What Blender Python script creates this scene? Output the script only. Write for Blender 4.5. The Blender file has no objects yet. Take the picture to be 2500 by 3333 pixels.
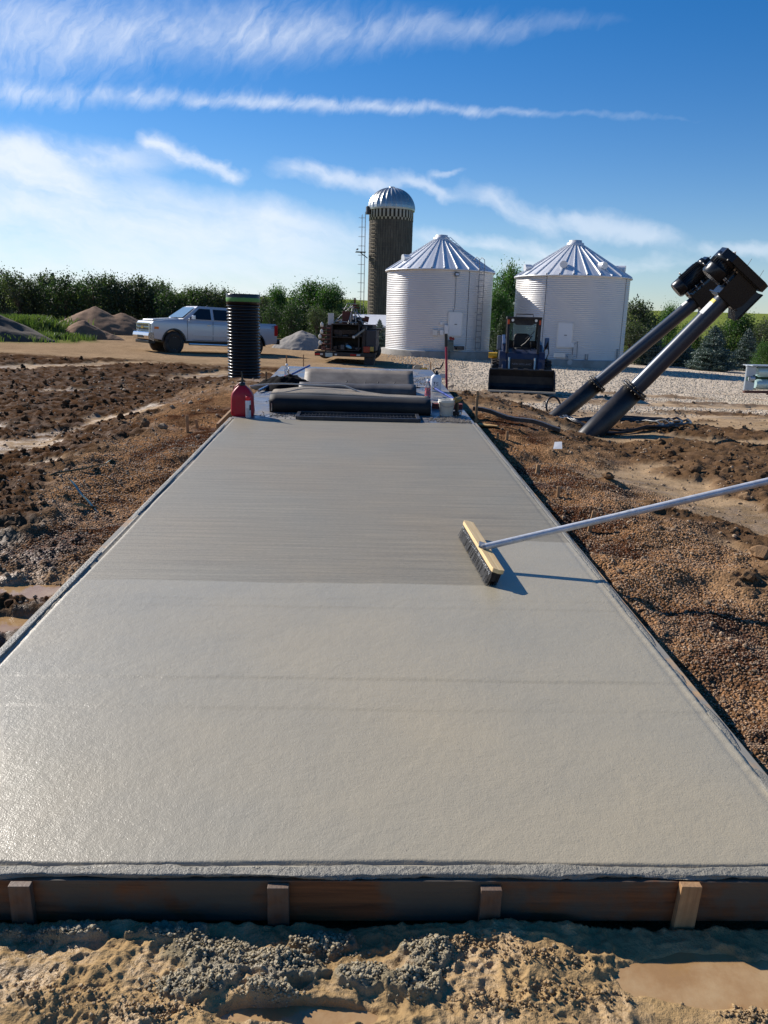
import bpy, math, random
import numpy as np
from mathutils import Vector, Matrix, Euler
R = math.radians
PI = math.pi
random.seed(7)
rng = np.random.default_rng(11)
scene = bpy.context.scene
COL = scene.collection

# ---------------------------------------------------------------- camera
CAM_H = 1.8
PITCH = R(14.04)
ROLL = R(1.6)
cam_data = bpy.data.cameras.new("camera")
cam = bpy.data.objects.new("camera", cam_data)
COL.objects.link(cam)
cam.location = (0, 0, CAM_H)
cam.matrix_world = Matrix.Translation((0, 0, CAM_H)) @ Matrix.Rotation(PI / 2 - PITCH, 4, 'X') @ Matrix.Rotation(ROLL, 4, 'Z')
cam_data.sensor_fit = 'VERTICAL'
cam_data.sensor_height = 24.0
cam_data.lens = 24.0 * 2504.0 / 3333.0
cam_data.clip_start = 0.05
cam_data.clip_end = 8000
scene.camera = cam

# ---------------------------------------------------------------- light, sky
SUN_EL = R(33)
SUN_DIR = Vector((-0.80 * math.cos(SUN_EL), 0.60 * math.cos(SUN_EL), math.sin(SUN_EL)))  # towards the sun
sun_data = bpy.data.lights.new("sun", 'SUN')
sun_data.energy = 5.0
sun_data.angle = R(0.53)
sun_data.color = (1.0, 0.94, 0.86)
sun = bpy.data.objects.new("sun", sun_data)
COL.objects.link(sun)
sun.rotation_euler = SUN_DIR.to_track_quat('Z', 'Y').to_euler()
sun.location = (-30, 20, 30)

world = bpy.data.worlds.new("World")
scene.world = world
world.use_nodes = True
wt = world.node_tree
wt.nodes.clear()


class NT:
    """small helper to write node maths compactly"""
    def __init__(s, tree):
        s.t = tree

    def n(s, typ, **kw):
        nd = s.t.nodes.new(typ)
        for k, v in kw.items():
            setattr(nd, k, v)
        return nd

    def put(s, sock, v):
        if isinstance(v, bpy.types.NodeSocket):
            s.t.links.new(v, sock)
        elif v is not None:
            sock.default_value = v

    def m(s, op, a, b=None, c=None, clamp=False):
        nd = s.n('ShaderNodeMath', operation=op, use_clamp=clamp)
        s.put(nd.inputs[0], a)
        if b is not None:
            s.put(nd.inputs[1], b)
        if c is not None:
            s.put(nd.inputs[2], c)
        return nd.outputs[0]

    def noise(s, vec, scale, detail=4, rough=0.5, dist=0.0, dims='3D', col=False):
        nd = s.n('ShaderNodeTexNoise', noise_dimensions=dims)
        s.put(nd.inputs['Vector'], vec)
        nd.inputs['Scale'].default_value = scale
        nd.inputs['Detail'].default_value = detail
        nd.inputs['Roughness'].default_value = rough
        nd.inputs['Distortion'].default_value = dist
        return nd.outputs['Color' if col else 'Fac']

    def voro(s, vec, scale, feature='F1', out='Distance', rand=1.0):
        nd = s.n('ShaderNodeTexVoronoi', feature=feature)
        s.put(nd.inputs['Vector'], vec)
        nd.inputs['Scale'].default_value = scale
        nd.inputs['Randomness'].default_value = rand
        return nd.outputs[out]

    def ramp(s, fac, stops, interp='LINEAR'):
        nd = s.n('ShaderNodeValToRGB')
        nd.color_ramp.interpolation = interp
        e = nd.color_ramp.elements
        while len(e) < len(stops):
            e.new(0.5)
        for el, (p, c) in zip(e, stops):
            el.position = p
            el.color = (c, c, c, 1) if isinstance(c, (int, float)) else (*c, 1)
        s.put(nd.inputs[0], fac)
        return nd.outputs[0]

    def mix(s, fac, a, b, mode='MIX'):
        nd = s.n('ShaderNodeMix', data_type='RGBA', blend_type=mode)
        s.put(nd.inputs[0], fac)
        for i, v in ((6, a), (7, b)):
            if isinstance(v, (tuple, list)) and len(v) == 3:
                v = (*v, 1)
            s.put(nd.inputs[i], v)
        return nd.outputs[2]

    def comb(s, x, y, z):
        nd = s.n('ShaderNodeCombineXYZ')
        for i, v in enumerate((x, y, z)):
            s.put(nd.inputs[i], v)
        return nd.outputs[0]

    def vm(s, op, a, b=None):
        nd = s.n('ShaderNodeVectorMath', operation=op)
        s.put(nd.inputs[0], a)
        if b is not None:
            s.put(nd.inputs[1], b)
        return nd.outputs[0]


SKY_STRENGTH = 0.073
w = NT(wt)
sky = w.n('ShaderNodeTexSky', sky_type='NISHITA')
sky.sun_disc = False
sky.sun_elevation = SUN_EL
sky.sun_rotation = math.atan2(SUN_DIR.x, SUN_DIR.y)
sky.altitude = 0
sky.air_density = 1.0
sky.dust_density = 0.15
sky.ozone_density = 3.5
hsv = w.n('ShaderNodeHueSaturation')
hsv.inputs['Saturation'].default_value = 1.40
w.put(hsv.inputs['Color'], sky.outputs[0])
skyc = w.mix(1.0, hsv.outputs[0], (0.90, 0.98, 1.14), 'MULTIPLY')
geo = w.n('ShaderNodeTexCoord').outputs['Generated']
sep = w.n('ShaderNodeSeparateXYZ')
w.put(sep.inputs[0], geo)
yy = w.m('MAXIMUM', w.m('ABSOLUTE', sep.outputs[1]), 0.12)
U_ = w.m('DIVIDE', sep.outputs[0], yy)
V_ = w.m('DIVIDE', sep.outputs[2], yy)
uvv = w.comb(U_, V_, 0.0)
warp = w.noise(uvv, 5.0, 4, 0.55, col=True)
warp2 = w.noise(uvv, 22.0, 4, 0.6, col=True)


def sepn(c):
    q = w.n('ShaderNodeSeparateXYZ')
    w.put(q.inputs[0], c)
    return q.outputs[0], q.outputs[1]


wx, wy = sepn(warp)
wx2, wy2 = sepn(warp2)
Uw = w.m('ADD', U_, w.m('ADD', w.m('MULTIPLY', w.m('SUBTRACT', wx, 0.5), 0.09), w.m('MULTIPLY', w.m('SUBTRACT', wx2, 0.5), 0.035)))
Vw = w.m('ADD', V_, w.m('ADD', w.m('MULTIPLY', w.m('SUBTRACT', wy, 0.5), 0.055), w.m('MULTIPLY', w.m('SUBTRACT', wy2, 0.5), 0.025)))

Us = w.m('ADD', U_, w.m('MULTIPLY', w.m('SUBTRACT', wx2, 0.5), 0.03))
Vs = w.m('ADD', V_, w.m('ADD', w.m('MULTIPLY', w.m('SUBTRACT', wy, 0.5), 0.012), w.m('MULTIPLY', w.m('SUBTRACT', wy2, 0.5), 0.022)))


def streak(ang, sx, sy, scale, seed):
    """fibrous noise drawn out along one bearing of the sky"""
    ca, sa = math.cos(ang), math.sin(ang)
    a = w.m('ADD', w.m('MULTIPLY', Uw, ca), w.m('MULTIPLY', Vw, sa))
    b = w.m('SUBTRACT', w.m('MULTIPLY', Vw, ca), w.m('MULTIPLY', Uw, sa))
    return w.noise(w.comb(w.m('MULTIPLY', a, sx), w.m('MULTIPLY', b, sy), seed), scale, 6, 0.62, 0.3)


fib1 = streak(R(50), 2.6, 11.0, 6.0, 1.3)     # oblique combed wisps
fib2 = streak(R(-14), 2.0, 7.0, 3.4, 7.7)    # gently falling wisps
soft = w.noise(uvv, 7.0, 5, 0.6)
patch = w.m('MULTIPLY_ADD', w.noise(w.vm('ADD', uvv, (4.0, 2.0, 1.0)), 6.0, 5, 0.65), 3.4, -0.75, clamp=True)


def dirc(px, py):
    """bearing (u,v) of a point of the sky given in the 1659 px wide view"""
    f_ = 1662.0
    X = (px - 829.5) / f_
    Y = -(py - 1106) / f_
    x = X * math.cos(ROLL) - Y * math.sin(ROLL)
    y = X * math.sin(ROLL) + Y * math.cos(ROLL)
    d = (x, math.cos(PITCH) + y * math.sin(PITCH), -math.sin(PITCH) + y * math.cos(PITCH))
    return d[0] / d[1], d[2] / d[1]


def band(x0, y0, x1, y1, th0, th1, amp, fib, lo, hi, soft_end=0.10, straight=False):
    """cloud band from one bearing to another, thickness th (px of the same view)"""
    (ua, va), (ub, vb) = dirc(x0, y0), dirc(x1, y1)
    L = math.hypot(ub - ua, vb - va)
    ca, sa = (ub - ua) / L, (vb - va) / L
    du = w.m('SUBTRACT', Us if straight else Uw, ua)
    dv = w.m('SUBTRACT', Vs if straight else Vw, va)
    t = w.m('DIVIDE', w.m('ADD', w.m('MULTIPLY', du, ca), w.m('MULTIPLY', dv, sa)), L)
    s = w.m('SUBTRACT', w.m('MULTIPLY', dv, ca), w.m('MULTIPLY', du, sa))
    k = 1 / 1662.0 * 1.05
    th = w.m('MAXIMUM', w.m('MULTIPLY_ADD', t, (th1 - th0) * k, th0 * k), 0.003)
    q = w.m('DIVIDE', s, th)
    g = w.m('EXPONENT', w.m('MULTIPLY', w.m('MULTIPLY', q, q), -1.0))
    e0 = w.m('MULTIPLY_ADD', t, 1 / soft_end, 0.5, clamp=True)
    e1 = w.m('MULTIPLY_ADD', t, -1 / soft_end, 0.5 + 1 / soft_end, clamp=True)
    f = w.n('ShaderNodeMapRange')
    w.put(f.inputs[0], w.m('ADD', fib, w.m('MULTIPLY', w.m('SUBTRACT', g, 0.55), 0.25)))
    f.inputs[1].default_value = lo
    f.inputs[2].default_value = hi
    m_ = w.m('MULTIPLY', w.m('MULTIPLY', g, e0), w.m('MULTIPLY', e1, f.outputs[0]))
    return w.m('MULTIPLY', m_, w.m('MULTIPLY', patch, amp))


clouds = [
    band(-260, 120, 1130, 50, 80, 22, 0.50, fib1, 0.24, 0.90, 0.35),
    band(-200, 50, 700, 60, 90, 60, 0.42, fib1, 0.22, 0.90, 0.4),
    band(-300, 190, 1000, 238, 26, 12, 0.54, fib1, 0.30, 0.80, 0.35, True),
    band(500, 222, 1340, 250, 13, 7, 0.34, fib1, 0.2, 0.75, 0.6, True),
    band(310, 298, 545, 388, 15, 14, 0.80, fib2, 0.2, 0.6, 0.15),
    band(600, 375, 860, 395, 24, 20, 0.62, fib2, 0.26, 0.65, 0.3),
    band(870, 392, 990, 425, 12, 12, 0.55, fib2, 0.2, 0.6, 0.4),
    band(930, 385, 1000, 372, 7, 6, 0.45, fib2, 0.2, 0.6, 0.5),
    band(1010, 410, 1200, 480, 30, 26, 0.58, fib2, 0.22, 0.62, 0.3),
    band(1190, 465, 1460, 530, 20, 26, 0.55, fib2, 0.26, 0.62, 0.3),
    band(900, 500, 1260, 545, 20, 26, 0.60, fib2, 0.22, 0.62, 0.3),
    band(1000, 560, 1500, 580, 24, 20, 0.50, fib2, 0.22, 0.62, 0.3),
    band(1480, 545, 1800, 530, 18, 24, 0.50, fib2, 0.25, 0.65, 0.3),
    band(-500, 300, 330, 345, 50, 26, 0.80, fib2, 0.20, 0.60, 0.25),
]
# the broad veil low on the left: bounded above by a falling line
(ua, va), (ub, vb) = dirc(0, 296), dirc(900, 475)
edge = w.m('SUBTRACT', w.m('MULTIPLY_ADD', w.m('SUBTRACT', Uw, ua), (vb - va) / (ub - ua), va), Vw)
veil = w.m('MULTIPLY', edge, 34.0, clamp=True)
fade = w.m('MULTIPLY_ADD', U_, -3.4, 0.50, clamp=True)
dens = w.n('ShaderNodeMapRange')
w.put(dens.inputs[0], w.m('MULTIPLY_ADD', fib2, 0.6, w.m('MULTIPLY', soft, 0.4)))
dens.inputs[1].default_value = 0.30
dens.inputs[2].default_value = 0.58
low = w.m('MULTIPLY_ADD', V_, 1.4, 0.66, clamp=True)
veil = w.m('MULTIPLY', w.m('MULTIPLY', veil, fade), w.m('MULTIPLY', w.m('MULTIPLY_ADD', dens.outputs[0], 0.60, 0.36), low))
tot = w.m('MULTIPLY', veil, 1.0)
for c_ in clouds:
    tot = w.m('SUBTRACT', 1.0, w.m('MULTIPLY', w.m('SUBTRACT', 1.0, tot), w.m('SUBTRACT', 1.0, c_, clamp=True)))
# thin haze close to the horizon
hz = w.m('MULTIPLY', w.m('EXPONENT', w.m('MULTIPLY', w.m('MAXIMUM', V_, 0.0), -9.0)), 0.26)
tot = w.m('MINIMUM', w.m('MAXIMUM', tot, hz), 0.92)
CLOUD = (9.4, 10.0, 11.0)
skyfin = w.mix(tot, skyc, CLOUD)
bg = w.n('ShaderNodeBackground')
w.put(bg.inputs[0], skyfin)
bg.inputs[1].default_value = SKY_STRENGTH
wo = w.n('ShaderNodeOutputWorld')
wt.links.new(bg.outputs[0], wo.inputs[0])

vs = scene.view_settings
vs.view_transform = 'Standard'
vs.look = 'None'
vs.gamma = 1.0
vs.use_curve_mapping = False
vs.exposure = 0.42

# ---------------------------------------------------------------- geometry of the view (used to find where things stand)
F_ = 2504.0


def ray(px, py):
    X = (px - 1250) / F_
    Y = -(py - 1666.5) / F_
    x = X * math.cos(ROLL) - Y * math.sin(ROLL)
    y = X * math.sin(ROLL) + Y * math.cos(ROLL)
    return Vector((x, math.cos(PITCH) + y * math.sin(PITCH), -math.sin(PITCH) + y * math.cos(PITCH)))


def P(px, py, d):
    """world point seen at a photo pixel, d metres ahead"""
    a = ray(px, py)
    return Vector((0, 0, CAM_H)) + a * (d / a.y)


# the slab's own frame: it rises gently away from the viewer
YAW_S, TILT_S = R(2.05), R(2.4)
SLAB_M = Matrix.Rotation(YAW_S, 4, 'Z') @ Matrix.Rotation(TILT_S, 4, 'X')
nrm = SLAB_M.to_3x3() @ Vector((0, 0, 1))
SLAB_M = Matrix.Translation(Vector((0, 0, CAM_H)) - nrm * 1.62) @ SLAB_M
VL, VR, U0, U1, U2 = -1.565, 1.43, 1.838, 9.42, 15.7


def S(px, py, h=0.0):
    """slab-frame (v, u) of a photo pixel on the plane h above the slab"""
    inv = SLAB_M.inverted()
    o = inv @ Vector((0, 0, CAM_H))
    d = inv.to_3x3() @ ray(px, py)
    t = (h - o.z) / d.z
    q = o + d * t
    return q.x, q.y


# ---------------------------------------------------------------- materials
MATS = {}


def lin(r, g, b):
    f = lambda v: ((v / 255 + 0.055) / 1.055) ** 2.4 if v > 10 else v / 255 / 12.92
    return (f(r), f(g), f(b))


def mat(name, col, rough=0.6, metal=0.0, var=0.15, vscale=6.0, bump=0.0, bscale=60.0, dirt=None, dscale=3.0, damt=0.5,
        trans=0.0, alpha=1.0, spec=0.5, rvar=0.15, coat=0.0, ior=1.45):
    if name in MATS:
        return MATS[name]
    m = bpy.data.materials.new(name)
    m.use_nodes = True
    t = NT(m.node_tree)
    b = m.node_tree.nodes['Principled BSDF']
    oc = t.n('ShaderNodeTexCoord').outputs['Object']
    nz = t.noise(oc, vscale, 5, 0.6)
    fac = t.m('MULTIPLY_ADD', nz, 2 * var, 1 - var)
    c = t.mix(1.0, (*col, 1), fac, 'MULTIPLY')
    if dirt:
        dn = t.noise(oc, dscale, 6, 0.65)
        dm = t.ramp(dn, [(0.42, 0.0), (0.68, 1.0)])
        c = t.mix(t.m('MULTIPLY', dm, damt), c, (*dirt, 1))
    t.put(b.inputs['Base Color'], c)
    r_ = t.m('MULTIPLY_ADD', t.noise(oc, vscale * 2.3, 4), 2 * rvar, rough - rvar, clamp=True)
    t.put(b.inputs['Roughness'], r_)
    b.inputs['Metallic'].default_value = metal
    b.inputs['Specular IOR Level'].default_value = spec
    b.inputs['Coat Weight'].default_value = coat
    b.inputs['IOR'].default_value = ior
    if trans:
        b.inputs['Transmission Weight'].default_value = trans
    if bump:
        bp = t.n('ShaderNodeBump')
        bp.inputs['Strength'].default_value = bump
        bp.inputs['Distance'].default_value = 0.01
        t.put(bp.inputs['Height'], t.noise(oc, bscale, 5, 0.6))
        t.put(b.inputs['Normal'], bp.outputs[0])
    MATS[name] = m
    return m


# ---------------------------------------------------------------- mesh builder
class MB:
    def __init__(s, smooth=False):
        s.v, s.f, s.sm, s.def_s = [], [], [], smooth

    def add(s, verts, faces, smooth=None, M=None):
        o = len(s.v)
        for p in verts:
            p = Vector(p)
            s.v.append(tuple(M @ p) if M is not None else tuple(p))
        for f in faces:
            s.f.append([i + o for i in f])
            s.sm.append(s.def_s if smooth is None else smooth)
        return s

    def box(s, c, size, rot=None, M=None, taper=None):
        x, y, z = [k / 2 for k in size]
        tx, ty = taper or (1, 1)
        vs_ = [(-x, -y, -z), (x, -y, -z), (x, y, -z), (-x, y, -z), (-x * tx, -y * ty, z), (x * tx, -y * ty, z), (x * tx, y * ty, z), (-x * tx, y * ty, z)]
        T = Matrix.Translation(c)
        if rot is not None:
            T = T @ (Euler(rot).to_matrix().to_4x4() if not isinstance(rot, Matrix) else rot)
        if M is not None:
            T = M @ T
        return s.add(vs_, [(0, 3, 2, 1), (4, 5, 6, 7), (0, 1, 5, 4), (1, 2, 6, 5), (2, 3, 7, 6), (3, 0, 4, 7)], False, T)

    def bar(s, a, b, w_, h_, up=(0, 0, 1)):
        """box beam from a to b"""
        a, b = Vector(a), Vector(b)
        d = (b - a)
        L = d.length
        d.normalize()
        upv = Vector(up)
        x = d.cross(upv)
        if x.length < 1e-4:
            x = d.cross(Vector((1, 0, 0)))
        x.normalize()
        z = x.cross(d)
        M = Matrix((x, d, z)).transposed().to_4x4()
        M.translation = (a + b) / 2
        return s.box((0, 0, 0), (w_, L, h_), M=M)

    def tube(s, pts, r, seg=10, caps=True, smooth=True, closed=False):
        pts = [Vector(p) for p in pts]
        n = len(pts)
        rs = r if isinstance(r, (list, tuple)) else [r] * n
        vs_, fs = [], []
        ref = None
        for i, p in enumerate(pts):
            if closed:
                d = pts[(i + 1) % n] - pts[i - 1]
            else:
                d = pts[min(i + 1, n - 1)] - pts[max(i - 1, 0)]
            d.normalize()
            if ref is None:
                ref = d.cross(Vector((0, 0, 1)))
                if ref.length < 1e-3:
                    ref = d.cross(Vector((0, 1, 0)))
            ref = (ref - d * ref.dot(d)).normalized()
            b = d.cross(ref)
            for k in range(seg):
                a = 2 * PI * k / seg
                vs_.append(p + (ref * math.cos(a) + b * math.sin(a)) * rs[i])
        m_ = n if closed else n - 1
        for i in range(m_):
            for k in range(seg):
                j = (i + 1) % n
                fs.append((i * seg + k, i * seg + (k + 1) % seg, j * seg + (k + 1) % seg, j * seg + k))
        s.add(vs_, fs, smooth)
        if caps and not closed:
            s.add([tuple(v) for v in vs_[:seg]], [tuple(range(seg))[::-1]], False)
            s.add([tuple(v) for v in vs_[-seg:]], [tuple(range(seg))], False)
        return s

    def cyl(s, a, b, r0, r1=None, seg=16, caps=True, smooth=True):
        return s.tube([a, b], [r0, r0 if r1 is None else r1], seg, caps, smooth)

    def lathe(s, prof, seg=24, M=None, smooth=True, sx=1.0, sy=1.0, sq=0.0):
        """prof: list of (radius, z); sq>0 squares the section off"""
        vs_, fs = [], []
        for r, z in prof:
            for k in range(seg):
                a = 2 * PI * k / seg
                c_, s_ = math.cos(a), math.sin(a)
                if sq:
                    e = 2 / (2 + sq)
                    c_ = math.copysign(abs(c_) ** e, c_)
                    s_ = math.copysign(abs(s_) ** e, s_)
                vs_.append((c_ * r * sx, s_ * r * sy, z))
        for i in range(len(prof) - 1):
            for k in range(seg):
                fs.append((i * seg + k, i * seg + (k + 1) % seg, (i + 1) * seg + (k + 1) % seg, (i + 1) * seg + k))
        s.add(vs_, fs, smooth, M)
        n = len(prof)
        if prof[0][0] > 1e-4:
            s.add(vs_[:seg], [tuple(range(seg))[::-1]], False, M)
        if prof[-1][0] > 1e-4:
            s.add(vs_[(n - 1) * seg:], [tuple(range(seg))], False, M)
        return s

    def prism(s, poly, y0, y1, M=None, smooth=False, axis='y'):
        """polygon in xz, extruded along y (or in xy, along z)"""
        n = len(poly)
        if axis == 'y':
            a = [(p[0], y0, p[1]) for p in poly]
            b = [(p[0], y1, p[1]) for p in poly]
        elif axis == 'x':
            a = [(y0, p[0], p[1]) for p in poly]
            b = [(y1, p[0], p[1]) for p in poly]
        else:
            a = [(p[0], p[1], y0) for p in poly]
            b = [(p[0], p[1], y1) for p in poly]
        s.add(a + b, [(i, (i + 1) % n, (i + 1) % n + n, i + n) for i in range(n)], smooth, M)
        s.add(a, [tuple(range(n))[::-1]], False, M)
        s.add(b, [tuple(range(n))], False, M)
        return s

    def build(s, name, m, parent=None, bevel=0.0, M=None):
        me = bpy.data.meshes.new(name)
        me.from_pydata(s.v, [], s.f)
        me.polygons.foreach_set('use_smooth', s.sm)
        me.update()
        import bmesh
        bm = bmesh.new()
        bm.from_mesh(me)
        bmesh.ops.recalc_face_normals(bm, faces=bm.faces)
        bm.to_mesh(me)
        bm.free()
        me.materials.append(m)
        o = bpy.data.objects.new(name, me)
        COL.objects.link(o)
        if M is not None:
            o.matrix_world = M
        if parent is not None:
            o.parent = parent
        if bevel:
            md = o.modifiers.new('bevel', 'BEVEL')
            md.width = bevel
            md.segments = 2
            md.limit_method = 'ANGLE'
            md.angle_limit = R(40)
        return o


def tag(o, label=None, cat=None, group=None, kind=None):
    if label:
        o['label'] = label
    if cat:
        o['category'] = cat
    if group:
        o['group'] = group
    if kind:
        o['kind'] = kind
    return o


def thing(name, label, cat, loc=(0, 0, 0), rz=0.0, group=None, M=None):
    o = bpy.data.objects.new(name, None)
    o.empty_display_size = 0.2
    COL.objects.link(o)
    if M is not None:
        o.matrix_world = M
    else:
        o.location = loc
        o.rotation_euler = (0, 0, rz)
    return tag(o, label, cat, group)


KIDS = {}


def copy_tree(o, parent=None):
    c = o.copy()
    COL.objects.link(c)
    if parent is not None:
        c.parent = parent
    for ch in [x for x in bpy.data.objects if x.parent == o]:
        copy_tree(ch, c)
    return c


def slab_at(v, u, h=0.0, rz=0.0):
    return SLAB_M @ Matrix.Translation((v, u, h)) @ Matrix.Rotation(rz, 4, 'Z')


# ---------------------------------------------------------------- numpy noise
def _hash(ix, iy, seed):
    h = (ix.astype(np.int64) * 374761393 + iy.astype(np.int64) * 668265263 + seed * 1274126177) & 0xFFFFFFFF
    h = ((h ^ (h >> 13)) * 1274126177) & 0xFFFFFFFF
    h = h ^ (h >> 16)
    return (h & 0xFFFFFF) / float(0xFFFFFF)


def vnoise(x, y, seed=0):
    ix, iy = np.floor(x), np.floor(y)
    fx, fy = x - ix, y - iy
    fx = fx * fx * fx * (fx * (fx * 6 - 15) + 10)
    fy = fy * fy * fy * (fy * (fy * 6 - 15) + 10)
    a = _hash(ix, iy, seed)
    b = _hash(ix + 1, iy, seed)
    c = _hash(ix, iy + 1, seed)
    d = _hash(ix + 1, iy + 1, seed)
    return (a * (1 - fx) + b * fx) * (1 - fy) + (c * (1 - fx) + d * fx) * fy


def fbm(x, y, oct=4, seed=0, gain=0.5):
    x = np.asarray(x, float)
    y = np.asarray(y, float)
    s, a, t = 0, 1.0, 0
    for i in range(oct):
        c, n = math.cos(0.7 * i), math.sin(0.7 * i)
        xx, yy_ = (x * c - y * n) * 2 ** i, (x * n + y * c) * 2 ** i
        s = s + a * vnoise(xx + 17.3 * i, yy_ - 9.1 * i, seed + i)
        t += a
        a *= gain
    return s / t


def ridged(x, y, oct=4, seed=0, gain=0.55):
    x = np.asarray(x, float)
    y = np.asarray(y, float)
    s, a, t = 0, 1.0, 0
    for i in range(oct):
        c, n = math.cos(0.9 * i), math.sin(0.9 * i)
        xx, yy_ = (x * c - y * n) * 2 ** i, (x * n + y * c) * 2 ** i
        s = s + a * (1 - np.abs(2 * vnoise(xx + 3.3 * i, yy_ + 5.1 * i, seed + i) - 1))
        t += a
        a *= gain
    return s / t


def sstep(a, b, x):
    t = np.clip((x - a) / (b - a), 0, 1)
    return t * t * (3 - 2 * t)


def bulk_mesh(name, verts, faces_n, faces, m, smooth=False, colors=None):
    """verts (N,3), faces flat index array of equal sized faces"""
    me = bpy.data.meshes.new(name)
    nf = len(faces) // faces_n
    me.vertices.add(len(verts))
    me.vertices.foreach_set('co', np.asarray(verts, np.float32).ravel())
    me.loops.add(len(faces))
    me.loops.foreach_set('vertex_index', np.asarray(faces, np.int32))
    me.polygons.add(nf)
    me.polygons.foreach_set('loop_start', np.arange(0, nf * faces_n, faces_n, dtype=np.int32))
    me.polygons.foreach_set('use_smooth', np.full(nf, smooth))
    if colors is not None:
        at = me.color_attributes.new('col', 'FLOAT_COLOR', 'POINT')
        at.data.foreach_set('color', np.asarray(colors, np.float32).ravel())
    me.update()
    me.validate()
    me.materials.append(m)
    o = bpy.data.objects.new(name, me)
    COL.objects.link(o)
    return o

# ---------------------------------------------------------------- the lie of the land
CA, SA = math.cos(YAW_S), math.sin(YAW_S)
# puddles: x, y, radius x, radius y, water level
PUD = []


def add_pud(px, py, z, rx, ry):
    a = ray(px, py)
    t = (z - CAM_H) / a.z
    PUD.append((a.x * t, a.y * t, rx, ry, z))


add_pud(110, 1925, 0.262, 0.24, 0.12)
add_pud(30, 2035, 0.232, 0.20, 0.13)
add_pud(330, 1470, 0.13, 0.0, 0.0) if False else None
add_pud(980, 3310, 0.124, 0.20, 0.036)
add_pud(2290, 3190, 0.108, 0.24, 0.085)


def base_h(x, y):
    f = sstep(8, 30, y)
    z = f * (-0.12 - 0.028 * np.clip(x, -26, 26))
    r = np.hypot(x, y)
    z = z + 11.0 * sstep(150, 430, y) * sstep(-0.25, 0.25, y / np.maximum(r, 1))
    z = z + 1.3 * sstep(400, 1200, y) * fbm(x * 0.004, y * 0.002, 2, 5)
    return z


def uv_slab(x, y):
    return x * CA + y * SA, -x * SA + y * CA


def worley(x, y, seed):
    ix, iy = np.floor(x), np.floor(y)
    best = np.full(x.shape, 9.0)
    for dx in (-1, 0, 1):
        for dy in (-1, 0, 1):
            cx, cy = ix + dx, iy + dy
            px = cx + _hash(cx, cy, seed)
            py = cy + _hash(cx, cy, seed + 77)
            k = 0.75 + 0.5 * _hash(cx, cy, seed + 33)
            best = np.minimum(best, np.hypot(x - px, y - py) / k)
    return np.minimum(best, 1.2)


def _gf(px, py, z=0.13):
    a = ray(px, py)
    t = (z - CAM_H) / a.z
    return a.x * t, a.y * t


# where slopped concrete lies grey on the tan mud: photo bearings, half sizes in metres
GREY = [(*_gf(180, 3050), .16, .018), (*_gf(560, 3050), .07, .02), (*_gf(700, 3110), .11, .045), (*_gf(620, 3220), .10, .035), (*_gf(900, 3150), .10, .04), (*_gf(1040, 3080), .08, .035), (*_gf(1400, 3110), .055, .055), (*_gf(1350, 3220), .05, .04), (*_gf(880, 3250), .06, .025), (*_gf(1180, 3190), .05, .03)]
RUBB = GREY + [(*_gf(180, 3260), .22, .06), (*_gf(500, 3310), .12, .03), (*_gf(1750, 3130), .16, .035), (*_gf(1850, 3230), .17, .04), (*_gf(1560, 3080), .08, .03), (*_gf(1620, 3290), .12, .03), (*_gf(2450, 3290), .06, .03)]


def front_zones(x, y):
    g = np.zeros_like(x)
    r = np.zeros_like(x)
    w_ = 0.9 * (fbm(x * 11, y * 11, 4, 121) - 0.5)
    for L_, out in ((GREY, g), (RUBB, r)):
        for (cx, cy, sx, sy) in L_:
            d = np.hypot((x - cx) / (sx * 1.2), (y - cy) / (sy * 1.2)) + w_ * 1.9
            np.maximum(out, 1 - sstep(0.75, 1.05, d), out=out)
    return g, r


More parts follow.
